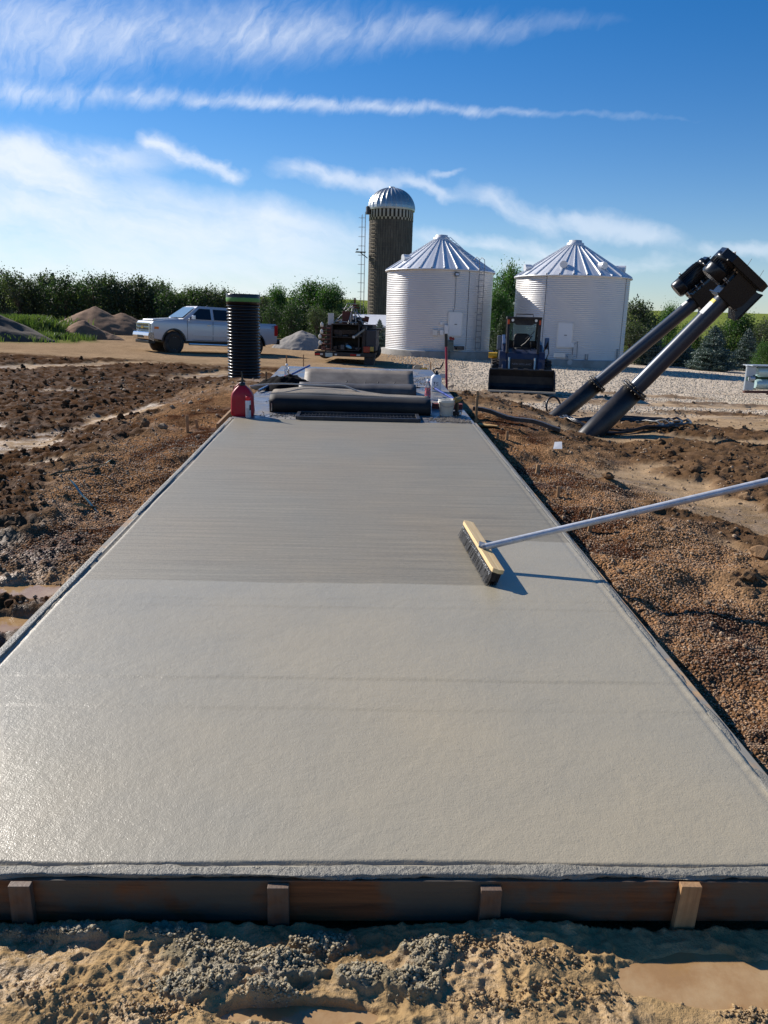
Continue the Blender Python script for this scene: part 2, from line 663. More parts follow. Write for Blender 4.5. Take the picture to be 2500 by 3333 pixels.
def terrain(x, y):
    x = np.asarray(x, float)
    y = np.asarray(y, float)
    v, u = uv_slab(x, y)
    zs = 0.1814 + np.clip(u, 0, U2) * 0.0419
    dl = VL - 0.04 - v
    dr = v - VR - 0.04
    dside = np.maximum(dl, dr)
    left = dl > dr
    z = base_h(x, y) + 0.02
    # the fill banked against the slab
    along = sstep(0.2, 1.6, u) * (1 - sstep(15.5, 17.5, u))
    bank_l = (zs - 0.10 - 0.16 * sstep(6, 10, u)) * (1 - sstep(0.5, 3.2, dl))
    bank_r = (zs - 0.13 - 0.26 * sstep(5, 9.5, u)) * (1 - sstep(0.5, 2.6 , dr))
    bank = np.where(left, bank_l, bank_r)
    z = np.where(bank > z, z * (1 - along) + bank * along, z)
    # zones -------------------------------------------------
    n1 = fbm(x * 0.9, y * 0.9, 4, 3)
    n2 = fbm(x * 0.35 + 9, y * 0.35, 3, 8)
    pea_r = (1 - sstep(-0.35, 0.35, dr - (1.25 + 0.03 * u + 0.9 * (n1 - 0.5) * 2))) * (~left) * (1 - sstep(12, 15, u)) * sstep(0.9, 1.6, u)
    pea_l = (1 - sstep(-0.3, 0.3, dl - (0.25 + 0.17 * np.clip(u - 3.5, 0, 20) + 0.8 * (n1 - 0.5) * 2))) * left * sstep(3.6, 5.0, u) * (1 - sstep(13, 16, u))
    front = (1 - sstep(1.9, 2.3, u)) * (dside < 0.25)
    pea = np.maximum(pea_r, pea_l) * (1 - front)
    # limestone chips further off on the right, thin on the left
    bound = 18.8 + 5 * (n2 - 0.5) - np.clip(x - 3, 0, 9) * 0.25
    lime = sstep(-2.2, 2.2, y - bound) * sstep(0.5, 3.0, x + (y - 22) * 0.09)
    rutn = fbm(x * 0.25 + 3, y * 0.9 + x * 0.12, 3, 21)
    lime = lime * (1 - 0.85 * sstep(0.50, 0.62, rutn) * (1 - sstep(23, 30, y)))
    drive = sstep(25, 30, y + 0.12 * x + 5 * (n2 - 0.5)) * (1 - sstep(-1, 2, x - 1 - (y - 22) * 0.09))
    # churned mud: left field and a band across the right
    q = 0.90 * x - 0.46 * y                  # the ruts run away from the viewer, bearing right
    rut = fbm(q * 0.85, (0.46 * x + 0.90 * y) * 0.16, 3, 31)
    rutr = ridged(q * 0.60, (0.46 * x + 0.90 * y) * 0.08, 2, 37)
    cl = sstep(0.435, 0.50, 0.45 * rut + 0.20 * rutr + 0.42 * fbm(x * 1.1, y * 1.1, 3, 41) - 0.02)
    qr = y + 0.10 * x
    rut_r = fbm(qr * 0.9, (x - 0.1 * y) * 0.16, 3, 51)
    cl_r = sstep(0.435, 0.50, 0.6 * rut_r + 0.4 * fbm(x * 0.9, y * 0.9, 3, 55))
    clod = np.where(x < 0, cl, cl_r)
    clod = clod * (1 - pea) * (1 - np.where(x > 0, lime, 0)) * (1 - drive) * (1 - front)
    clod = clod * np.where(x < 0, 1 - sstep(26, 30, y), 1 - sstep(26, 32, y))
    clod = clod * np.where(x > 0, 0.85, 1)
    near_l = left * (1 - sstep(4.6, 5.6, y)) * (1 - front)
    grass = sstep(0, 3, y - 51.5 - 0.10 * (x - 10) - 3 * (n2 - .5)) * sstep(1.0, 5.0, x) + sstep(0, 5, y - 60)
    gl = (1 - sstep(0.8, 1.25, np.hypot((x + 18.6 - 2 * (n1 - .5)) / 3.6, (y - 38.5) / 4.6)))
    grass = np.clip(grass + 0.8 * gl, 0, 1)
    field = sstep(150, 170, y)
    # relief ------------------------------------------------
    far = 1 - sstep(30, 90, y)
    lum = ridged(x * 3.1, y * 3.1, 4, 61)
    lum2 = ridged(x * 9.0, y * 9.0, 3, 67)
    fine = fbm(x * 24, y * 24, 3, 71)
    z = z + clod * far * (1 - 0.65 * near_l) * (0.150 * (lum - 0.45) + 0.06 * (lum2 - 0.5) + 0.028 * (ridged(x * 21, y * 21, 2, 68) - .5) + 0.12 * (rut - 0.35))
    z = z - 0.05 * (1 - clod) * (1 - pea) * far * (np.abs(x) < 16) * sstep(2.5, 4, y) * (rut - 0.4)
    z = z + (1 - clod) * far * sstep(2, 3.5, y) * 0.012 * (lum2 - 0.5)
    hum = fbm(x * 1.9, y * 1.9, 4, 81)
    z = z + pea * (0.20 * (hum - 0.52) + 0.05 * (lum - 0.5) + 0.014 * (fine - .5))
    z = z + near_l * (0.07 * (lum - 0.5) + 0.035 * (lum2 - 0.5) + .012 * (fine - .5))
    z = z + lime * far * 0.03 * (fbm(x * 3, y * 3, 4, 83) - 0.5)
    # stockpile left round the feet of the two tubes
    md = 0.10 * np.exp(-(((x - 3.1) / 1.0) ** 2 + ((y - 13.9) / 1.2) ** 2)) + 0.05 * np.exp(-(((x - 4.3) / 0.8) ** 2 + ((y - 13.0) / 0.6) ** 2))
    md = md * (1 - sstep(-0.6, 0.0, 0.3 - dr))
    z = z + md * (0.8 + 0.4 * hum)
    z = z - 0.15 * np.exp(-((x - 3.75) / 0.65) ** 2 - ((y - 13.7) / 1.9) ** 2)
    pea = np.maximum(pea, sstep(0.07, 0.14, md))
    clod = clod * (1 - sstep(0.07, 0.14, md))
    # mud thrown up at the front of the form
    fr = (front > 0) & (u < 1.9)
    hp = fbm(x * 4.0 + 2, y * 5.0, 4, 91)
    grey, rub = front_zones(x, y)
    zf = 0.128 + 0.060 * (hp - 0.46) + 0.028 * (ridged(x * 16, y * 18, 3, 93) - 0.5)
    zf = zf - 0.020 * sstep(0.35, 0.8, x)
    if fr.any():
        wx_ = x[fr] + .02 * (fbm(x[fr] * 40, y[fr] * 40, 3, 141) - .5)
        wy_ = y[fr] + .02 * (fbm(x[fr] * 40 + 9, y[fr] * 40, 3, 143) - .5)
        w1 = worley(wx_ * 62, wy_ * 62, 5)
        w2 = worley(wx_ * 130 + 3, wy_ * 130, 9)
        cr_ = np.zeros_like(x)
        cr_[fr] = grey[fr] * (0.006 * (0.9 - w1) + 0.003 * (0.9 - w2)) + 0.020 * (ridged(x[fr] * 38, y[fr] * 38, 5, 131, .65) - .55)
        zf = zf + cr_ * np.clip(rub, 0.25, 1) + 0.014 * grey
    z = np.where(front > 0, z * (1 - front) + zf * front, z)
    # puddle hollows
    for (cx, cy, rx, ry, wl) in PUD:
        if rx <= 0:
            continue
        d = np.hypot((x - cx) / rx, (y - cy) / ry) + 0.55 * (fbm(x * 9, y * 9, 3, 97) - 0.5) + 0.4 * (fbm(x * 3, y * 3, 2, 99) - 0.5)
        ring = (1 - sstep(1.7, 2.3, d)) * sstep(0.9, 1.2, d)
        z = np.where(ring > 0, z * (1 - ring) + np.maximum(z, wl + 0.004 + 0.006 * (d - 1)) * ring, z)
        k = 1 - sstep(0.75, 1.25, d)
        z = z * (1 - k) + (wl - 0.025) * k
        clod = clod * (1 - k)
    # sink the ground out of the way under the slab
    inside = (dside < -0.0) & (u > U0 + 0.0) & (u < U2)
    z = np.where(inside, np.minimum(z, zs - 0.25), z)
    # colour of the stuff itself -------------------------------
    def C(*a):
        return np.array(lin(*a))[None]
    zz = x.ravel()
    def f(a):
        return np.asarray(a, float).reshape(-1, 1)
    mud_dark = C(62, 42, 27)
    mud_mid = C(112, 82, 54)
    tan = C(166, 140, 108)
    peac = C(126, 97, 70)
    limec = C(196, 184, 166)
    nn = f(fbm(x * 2.2, y * 2.2, 4, 101))
    col = tan * (0.82 + 0.36 * nn)
    wetn = sstep(0.45, 0.62, fbm(x * 0.8, y * 1.6, 3, 103))
    col = col * (1 - f(wetn) * 0.35)
    m = f(clod)
    col = col * (1 - m) + (mud_dark * (0.75 + 0.5 * nn) * (1 - f(lum2) * 0.35) + mud_mid * f(lum2) * 0.35) * m
    rim = f(np.clip(sstep(0.05, 0.5, clod) * (1 - sstep(0.5, 0.95, clod)), 0, 1))
    col = col * (1 - 0.3 * rim) + mud_mid * 0.3 * rim
    m = f(np.clip(near_l, 0, 1) * sstep(0.40, 0.60, fbm(x * 1.5, y * 1.5, 3, 107)))
    col = col * (1 - m) + C(104, 88, 68) * m
    m = f(pea)
    pz = f(sstep(0.42, 0.66, fbm(x * 1.3, y * 1.3, 4, 109)))
    pc = peac * (1 - pz) + C(74, 50, 36) * pz
    col = col * (1 - m) + pc * (0.85 + 0.3 * nn) * m
    m = f(lime * 0.9)
    col = col * (1 - m) + limec * (0.8 + 0.4 * nn) * m
    m = f(drive * 0.8)
    col = col * (1 - m) + C(154, 130, 102) * (0.80 + 0.3 * nn) * m
    m = f(front)
    gy = f(grey)
    fc = C(164, 136, 96) * (0.75 + 0.5 * nn)
    fc = fc * (1 - gy) + C(132, 120, 96) * gy
    col = col * (1 - m) + fc * m
    m = f(grass)
    gcol = C(96, 104, 52) * (0.6 + 0.8 * nn)
    col = col * (1 - m) + gcol * m
    m = f(field)
    col = col * (1 - m) + C(112, 124, 62) * (0.8 + 0.4 * f(fbm(x * 0.02, y * 0.05, 3, 117))) * m
    wet = np.clip(0.20 + 0.45 * near_l + 0.30 * wetn * (1 - clod) + 0.6 * front - 0.1 * clod + 0.30 * (1 - clod) * (x < -1.5) * (1 - pea) + 0.06 * clod * (x < -1.5) - 0.3 * pea - 0.35 * lime - 0.3 * drive, 0, 1)
    wet = wet * (1 - sstep(20, 30, y)) * (1 - grass)
    peb = np.clip(pea + lime * 0.8 + 0.3 * drive, 0, 1)
    return z, col, wet, clod, pea, lime, peb


def ground_z(x, y):
    return float(terrain(np.array([x]), np.array([y]))[0][0])


def PG(px, py, dz=0.0):
    """where the sight line through a photo pixel meets the ground"""
    a = ray(px, py)
    t = -CAM_H / a.z if a.z < -0.004 else 60 / a.y
    for _ in range(12):
        x, y = a.x * t, a.y * t
        zg = float(base_h(np.array([x]), np.array([y]))[0]) if y > 18 else ground_z(x, y)
        t2 = (zg + dz - CAM_H) / a.z
        t = 0.5 * t + 0.5 * t2
    x, y = a.x * t, a.y * t
    return Vector((x, y, ground_z(x, y)))


# ---- one sheet of ground, fine near the viewer, out to the horizon
def make_ground():
    rs = [0.25, 0.6, 1.0, 1.3]
    while rs[-1] < 1.95:
        rs.append(rs[-1] * 1.0019)
    while rs[-1] < 2.3:
        rs.append(rs[-1] * 1.0032)
    while rs[-1] < 34:
        rs.append(rs[-1] * 1.0048)
    while rs[-1] < 3200:
        rs.append(rs[-1] * 1.035)
    a_in = np.arange(-33, 33.001, 0.16)
    a_out = np.arange(36, 324.1, 3.0)
    ang = np.radians(np.concatenate([a_in, a_out]))
    rs = np.array(rs)
    A, RR = np.meshgrid(ang, rs)
    x = (RR * np.sin(A)).ravel()
    y = (RR * np.cos(A)).ravel()
    z, col, wet, clod, pea, lime, peb = terrain(x, y)
    n = len(ang)
    verts = np.stack([x, y, z], 1)
    i = np.arange((len(rs) - 1))[:, None] * n
    k = np.arange(n)[None]
    k2 = (k + 1) % n
    faces = np.stack([i + k, i + k2, i + n + k2, i + n + k], -1).reshape(-1)
    # close the small hole under the viewer
    vc = np.array([[0, 0, 0.0]])
    verts = np.concatenate([verts, vc])
    ci = len(verts) - 1
    tri = np.stack([k[0], k2[0], np.full(n, ci), np.full(n, ci)], -1)
    cols = np.concatenate([np.concatenate([col, wet[:, None]], 1), [[0.3, 0.25, 0.2, 0.3]]])
    o = bulk_mesh('ground', verts, 4, faces, ground_mat(), True, cols)
    at = o.data.attributes.new('peb', 'FLOAT', 'POINT')
    at.data.foreach_set('value', np.concatenate([peb, [0]]).astype(np.float32))
    tag(o, 'muddy building site ground of clods, tan dirt and gravel', None, None, 'structure')
    return o


def ground_mat():
    m = bpy.data.materials.new('earth')
    m.use_nodes = True
    t = NT(m.node_tree)
    b = m.node_tree.nodes['Principled BSDF']
    a = t.n('ShaderNodeAttribute', attribute_name='col')
    pe = t.n('ShaderNodeAttribute', attribute_name='peb').outputs['Fac']
    oc = t.n('ShaderNodeTexCoord').outputs['Object']
    n1 = t.noise(oc, 26, 6, 0.65)
    n2 = t.noise(oc, 5, 5, 0.6)
    n3 = t.noise(oc, 110, 3, 0.6)
    fac = t.m('MULTIPLY_ADD', n1, 0.9, t.m('MULTIPLY_ADD', n2, 0.5, 0.30))
    c = t.mix(1.0, a.outputs['Color'], fac, 'MULTIPLY')
    # stones: each cell its own tone
    vc = t.voro(oc, 62, out='Color')
    vd = t.voro(oc, 62)
    s = t.n('ShaderNodeSeparateXYZ')
    t.put(s.inputs[0], vc)
    tone = t.m('MULTIPLY_ADD', s.outputs[0], 1.25, 0.42)
    st = t.mix(1.0, c, tone, 'MULTIPLY')
    warm = t.mix(t.m('MULTIPLY', s.outputs[1], 0.45), st, t.mix(1.0, st, (1.08, 0.92, 0.80), 'MULTIPLY'))
    c2 = t.mix(pe, c, warm)
    t.put(b.inputs['Base Color'], c2)
    wet = a.outputs['Alpha']
    r_ = t.m('SUBTRACT', 0.92, t.m('MULTIPLY', wet, t.m('MULTIPLY_ADD', n2, 0.55, 0.32)))
    t.put(b.inputs['Roughness'], r_)
    t.put(b.inputs['Specular IOR Level'], t.m('MULTIPLY', wet, t.ramp(n2, [(.46, .02), (.62, .65)])))
    h = t.m('MULTIPLY_ADD', n1, 1.0, t.m('MULTIPLY', n3, 0.25))
    hs = t.m('MULTIPLY', vd, -1.5)
    hh = t.m('ADD', t.m('MULTIPLY', h, t.m('SUBTRACT', 1.15, pe)), t.m('MULTIPLY', hs, pe))
    bp = t.n('ShaderNodeBump')
    bp.inputs['Strength'].default_value = 0.75
    bp.inputs['Distance'].default_value = 0.018
    t.put(bp.inputs['Height'], hh)
    t.put(b.inputs['Normal'], bp.outputs[0])
    return m


ground = make_ground()

# ---- loose lumps: clods, pebbles, chips
def blob_proto(sub, rough, seed):
    import bmesh
    bm = bmesh.new()
    bmesh.ops.create_icosphere(bm, subdivisions=sub, radius=1.0)
    v = np.array([p.co[:] for p in bm.verts])
    f = np.array([[p.index for p in q.verts] for q in bm.faces])
    bm.free()
    r_ = np.random.default_rng(seed)
    k = r_.uniform(1 - rough, 1 + rough, len(v))
    v = v * k[:, None] * np.array([1, r_.uniform(.7, 1), r_.uniform(.55, .8)])
    return v, f


def scatter(name, pos, size, protos, colr, m, label, smooth=False, sink=0.25, squash=1.0):
    """one mesh of many loose lumps; colr (N,3) is each lump's own colour"""
    n = len(pos)
    r_ = np.random.default_rng(n)
    pid = r_.integers(0, len(protos), n)
    V, Fc, Cc = [], [], []
    off = 0
    for p in range(len(protos)):
        idx = np.where(pid == p)[0]
        if len(idx) == 0:
            continue
        v, f = protos[p]
        k = len(idx)
        a = r_.uniform(0, 2 * PI, k)
        b = r_.uniform(-0.5, 0.5, k)
        ca, sa, cb, sb = np.cos(a), np.sin(a), np.cos(b), np.sin(b)
        x = v[None, :, 0] * cb[:, None] + v[None, :, 2] * sb[:, None]
        z = (-v[None, :, 0] * sb[:, None] + v[None, :, 2] * cb[:, None]) * squash
        y = np.broadcast_to(v[None, :, 1], x.shape)
        X = x * ca[:, None] - y * sa[:, None]
        Y = x * sa[:, None] + y * ca[:, None]
        s_ = size[idx][:, None]
        q = np.stack([X * s_ + pos[idx, 0:1], Y * s_ + pos[idx, 1:2], (z + (0.6 - sink) * 0) * s_ + pos[idx, 2:3] + s_ * (0.5 - sink)], -1)
        V.append(q.reshape(-1, 3))
        Fc.append((f[None] + (np.arange(k) * len(v))[:, None, None] + off).reshape(-1))
        cc = np.repeat(colr[idx], len(v), 0)
        Cc.append(np.concatenate([cc, np.ones((len(cc), 1))], 1))
        off += k * len(v)
    o = bulk_mesh(name, np.concatenate(V), 3, np.concatenate(Fc), m, smooth, np.concatenate(Cc))
    return tag(o, label, None, None, 'stuff')


def lump_mat(name, rough, bump, spec=0.4):
    m = bpy.data.materials.new(name)
    m.use_nodes = True
    t = NT(m.node_tree)
    b = m.node_tree.nodes['Principled BSDF']
    a = t.n('ShaderNodeAttribute', attribute_name='col')
    oc = t.n('ShaderNodeTexCoord').outputs['Object']
    n1 = t.noise(oc, 90, 4, 0.6)
    t.put(b.inputs['Base Color'], t.mix(1.0, a.outputs['Color'], t.m('MULTIPLY_ADD', n1, 0.8, 0.6), 'MULTIPLY'))
    t.put(b.inputs['Roughness'], t.m('MULTIPLY_ADD', n1, 0.4, rough - 0.2))
    b.inputs['Specular IOR Level'].default_value = spec
    bp = t.n('ShaderNodeBump')
    bp.inputs['Strength'].default_value = bump
    bp.inputs['Distance'].default_value = 0.006
    t.put(bp.inputs['Height'], t.noise(oc, 160, 4, 0.65))
    t.put(b.inputs['Normal'], bp.outputs[0])
    return m


def sample(n, dmin, dmax, amax=31, power=1.0):
    """random spots in the wedge of ground ahead, evenly spread over area times 1/d**power"""
    q = rng.uniform(0, 1, n)
    if power == 1.0:
        d = dmin + (dmax - dmin) * q
    else:
        d = dmin * (dmax / dmin) ** q
    a = np.radians(rng.uniform(-amax, amax, n))
    return d * np.sin(a) / np.cos(a), d


def pick(n, dmin, dmax, key, thr=0.5, amax=31, power=2.0):
    x, y = sample(n, dmin, dmax, amax, power)
    t = terrain(x, y)
    v, u = uv_slab(x, y)
    out = ((v < VL - 0.05) | (v > VR + 0.05) | (u < U0 - 0.05) | (u > U2 + .1))
    k = {'clod': t[3], 'pea': t[4], 'lime': t[5]}[key]
    ok = out & (k > rng.uniform(0.0, 1.0, n) * (1 - thr) + thr * 0.6)
    return np.stack([x[ok], y[ok], t[0][ok]], 1), t[1][ok], u[ok]


ico0 = [blob_proto(1, 0.18, s) for s in (1, 2, 3)]
ico1 = [blob_proto(2, 0.26, s) for s in (4, 5, 6, 7)]


def shade(c, lo, hi, tint=None, tv=0.0):
    k = rng.uniform(lo, hi, len(c))[:, None]
    o = c * k
    if tint is not None:
        w_ = rng.uniform(0, tv, len(c))[:, None]
        o = o * (1 - w_) + np.array(tint)[None] * w_
    return o


# pea gravel close to the slab
pos, colr, u_ = pick(95000, 2.0, 9.5, 'pea', 0.4)
sz = rng.uniform(0.0035, 0.0075, len(pos)) * (1 + 0.10 * np.clip(pos[:, 1] - 3, 0, 8))
base = colr * 1.2
scatter('pea_gravel', pos, sz, ico0, shade(base, 0.40, 1.30, lin(208, 176, 140), 0.5), lump_mat('pea_stone', 0.7, 0.2), 'reddish tan pea gravel banked beside the slab', True, 0.3)
# mud clods
pos, colr, u_ = pick(12000, 3.2, 26, 'clod', 0.45)
sz = rng.lognormal(0, 0.7, len(pos)) * 0.0062 * (0.8 + 0.13 * pos[:, 1])
sz = np.minimum(sz, 0.09)
scatter('mud_clods', pos, sz, ico1, shade(colr, 0.7, 1.4), lump_mat('clod_earth', 0.9, 0.8, 0.08), 'dark brown churned mud clods strewn over the site', False, 0.2)
# limestone chips
pos, colr, u_ = pick(42000, 13, 44, 'lime', 0.4)
sz = rng.uniform(0.012, 0.03, len(pos)) * (0.6 + pos[:, 1] / 40)
base = np.tile(np.array(lin(206, 192, 170)), (len(pos), 1))
scatter('limestone_chips', pos, sz, ico0, shade(base, 0.45, 1.1), lump_mat('chip_stone', 0.85, 0.2), 'pale limestone chips spread across the yard', False, 0.25)
# stray stones anywhere in the mud
x, y = sample(9000, 2.6, 20, 31, 2.0)
t_ = terrain(x, y)
v_, u_ = uv_slab(x, y)
ok = ((v_ < VL - 0.05) | (v_ > VR + 0.05))
pos = np.stack([x[ok], y[ok], t_[0][ok]], 1)
sz = rng.lognormal(0, 0.4, len(pos)) * 0.0055 * (0.8 + 0.15 * pos[:, 1])
scatter('stray_stones', pos, sz, ico0, shade(np.tile(np.array(lin(150, 126, 98)), (len(pos), 1)), 0.4, 1.4), MATS.get('x') or lump_mat('stray_stone', 0.7, 0.4), 'small stones scattered through the mud', False, 0.25)

# wet grey crumbs of concrete, and tan mud lumps, dropped in front of the form
def front_lumps(name, n, centres, cols, size, label, rough):
    P_, S_ = [], []
    for (cx, cy, sx, sy, k) in centres:
        m_ = int(n * k)
        x = rng.normal(cx, sx, m_)
        y = rng.normal(cy, sy, m_)
        P_.append(np.stack([x, y], 1))
    p = np.concatenate(P_)
    v, u = uv_slab(p[:, 0], p[:, 1])
    p = p[(u < U0 - 0.05) & (p[:, 1] > 1.28)]
    z = terrain(p[:, 0], p[:, 1])[0]
    sz = rng.lognormal(0, 0.45, len(p)) * size
    sz = np.minimum(sz, size * 3)
    # heap them up: closer to a centre means higher
    hh = np.zeros(len(p))
    for (cx, cy, sx, sy, k) in centres:
        hh = np.maximum(hh, np.exp(-(((p[:, 0] - cx) / sx) ** 2 + ((p[:, 1] - cy) / sy) ** 2) * 0.5))
    z = z + hh * rng.uniform(0, 1, len(p)) * size * 1.6 + size * .6
    pos = np.concatenate([p, z[:, None]], 1)
    base = np.tile(np.array(cols), (len(pos), 1))
    return scatter(name, pos, sz, ico1, shade(base, 0.6, 1.25), lump_mat(name + '_stuff', rough, 0.9, 0.5), label, True, 0.3)


front_lumps('concrete_crumbs', 5200, [(cx, cy, sx * .5, sy * .5, 1 / len(GREY)) for (cx, cy, sx, sy) in GREY],
            lin(160, 146, 116), 0.0028, 'grey wet concrete crumbs dropped in front of the form board', 0.5)
front_lumps('mud_lumps', 1100, [(cx, cy, sx * .5, sy * .5, 1 / 7) for (cx, cy, sx, sy) in RUBB[len(GREY):]],
            lin(160, 132, 92), 0.0028, 'tan mud lumps among the puddles in front of the form', 0.4)


# puddles
def puddle(cx, cy, rx, ry, wl, label):
    n = 40
    vs_ = []
    for k in range(n):
        a = 2 * PI * k / n
        vs_.append((cx + rx * 1.5 * math.cos(a), cy + ry * 1.5 * math.sin(a), wl))
    mb = MB()
    mb.add(vs_, [tuple(range(n))])
    o = mb.build('puddle', mat('muddy_water', lin(156, 122, 82), 0.06, 0, 0.15, 7, 0.12, 22, dirt=lin(184, 160, 122), dscale=7, damt=0.55, rvar=0.04))
    tag(o, label, None, 'puddles of muddy water', 'structure')


for i_, (cx, cy, rx, ry, wl) in enumerate([p for p in PUD if p[2] > 0]):
    puddle(cx, cy, rx, ry, wl, 'tan muddy water standing in a hollow of the ground')


# ---------------------------------------------------------------- the slab
def slab_mat():
    m = bpy.data.materials.new('fresh_concrete')
    m.use_nodes = True
    t = NT(m.node_tree)
    b = m.node_tree.nodes['Principled BSDF']
    oc = t.n('ShaderNodeTexCoord').outputs['Object']
    s = t.n('ShaderNodeSeparateXYZ')
    t.put(s.inputs[0], oc)
    V, U = s.outputs[0], s.outputs[1]
    n_edge = t.m('MULTIPLY', t.m('SUBTRACT', t.noise(oc, 3.0, 3), 0.5), 0.05)
    n_edge2 = t.m('MULTIPLY', t.m('SUBTRACT', t.noise(oc, 40.0, 2), 0.5), 0.02)
    Ue = t.m('ADD', U, t.m('ADD', n_edge, n_edge2))
    # brooming has reached u=4.05 left of the broom and u=4.85 right of it
    lim = t.m('MULTIPLY_ADD', t.m('MULTIPLY', t.m('SUBTRACT', V, 0.74), 200, clamp=True), 0.80, 4.04)
    br = t.m('MULTIPLY', t.m('SUBTRACT', Ue, lim), 45, clamp=True)
    # broom marks: fine lines across the slab
    lines = t.noise(t.comb(t.m('MULTIPLY', V, 1.6), t.m('MULTIPLY', U, 62), 0.0), 1.0, 4, 0.75)
    lines2 = t.noise(t.comb(t.m('MULTIPLY', V, 0.7), t.m('MULTIPLY', U, 26), 3.0), 1.0, 4, 0.75)
    wob = t.noise(oc, 22, 3, 0.55)
    big = t.noise(oc, 0.55, 4, 0.55)
    med = t.noise(oc, 2.2, 4, 0.6)
    grain = t.noise(oc, 260, 3, 0.7)
    c_sm = t.mix(t.ramp(big, [(0.38, 0.0), (0.62, 1.0)]), lin(156, 148, 128), lin(164, 152, 126))
    c_br = t.mix(t.ramp(big, [(0.38, 0.0), (0.64, 1.0)]), lin(134, 127, 109), lin(139, 127, 104))
    cg = t.noise(t.comb(t.m('MULTIPLY', V, 34), t.m('MULTIPLY', U, 90), 0.0), 1.0, 3, 0.7)
    c_br = t.mix(1.0, c_br, t.m('MULTIPLY_ADD', cg, 0.8, 0.6), 'MULTIPLY')
    c_br = t.mix(1.0, c_br, t.ramp(lines2, [(.36, .80), (.64, 1.06)]), 'MULTIPLY')
    c_br = t.mix(1.0, c_br, t.ramp(lines, [(.34, .80), (.66, 1.08)]), 'MULTIPLY')
    c = t.mix(br, c_sm, c_br)
    c = t.mix(1.0, c, t.m('MULTIPLY_ADD', med, 0.14, 0.93), 'MULTIPLY')
    c = t.mix(1.0, c, t.m('MULTIPLY_ADD', grain, 0.25, 0.87), 'MULTIPLY')
    # pock marks
    pk = t.voro(oc, 30)
    pm = t.m('MULTIPLY', t.m('LESS_THAN', pk, 0.07), t.m('GREATER_THAN', t.noise(oc, 6, 2), 0.52))
    c = t.mix(t.m('MULTIPLY', pm, 0.45), c, lin(70, 66, 60))
    t.put(b.inputs['Base Color'], c)
    rsm = t.m('MULTIPLY_ADD', t.noise(oc, 120, 2, 0.7), 0.40, 0.16)
    rbr = t.m('MULTIPLY_ADD', grain, 0.25, 0.42)
    mx = t.n('ShaderNodeMix', data_type='FLOAT')
    t.put(mx.inputs[0], br)
    t.put(mx.inputs[2], rsm)
    t.put(mx.inputs[3], rbr)
    t.put(b.inputs['Roughness'], mx.outputs[0])
    b.inputs['Specular IOR Level'].default_value = 0.7
    # relief
    drops = t.noise(oc, 65, 3, 0.6)
    sp = t.noise(oc, 210, 2, 0.6)
    h_sm = t.m('ADD', t.m('MULTIPLY', drops, 0.42), t.m('ADD', t.m('MULTIPLY', sp, 0.42), t.m('MULTIPLY', wob, 0.75)))
    h_sm = t.m('SUBTRACT', h_sm, t.m('MULTIPLY', pm, 0.5))
    h_br = t.m('ADD', t.m('MULTIPLY', lines, 0.55), t.m('ADD', t.m('MULTIPLY', grain, 0.35), t.m('MULTIPLY', drops, 0.3)))
    mh = t.n('ShaderNodeMix', data_type='FLOAT')
    t.put(mh.inputs[0], br)
    t.put(mh.inputs[2], h_sm)
    t.put(mh.inputs[3], h_br)
    bp = t.n('ShaderNodeBump')
    bp.inputs['Strength'].default_value = 0.6
    bp.inputs['Distance'].default_value = 0.005
    t.put(bp.inputs['Height'], mh.outputs[0])
    t.put(b.inputs['Normal'], bp.outputs[0])
    return m


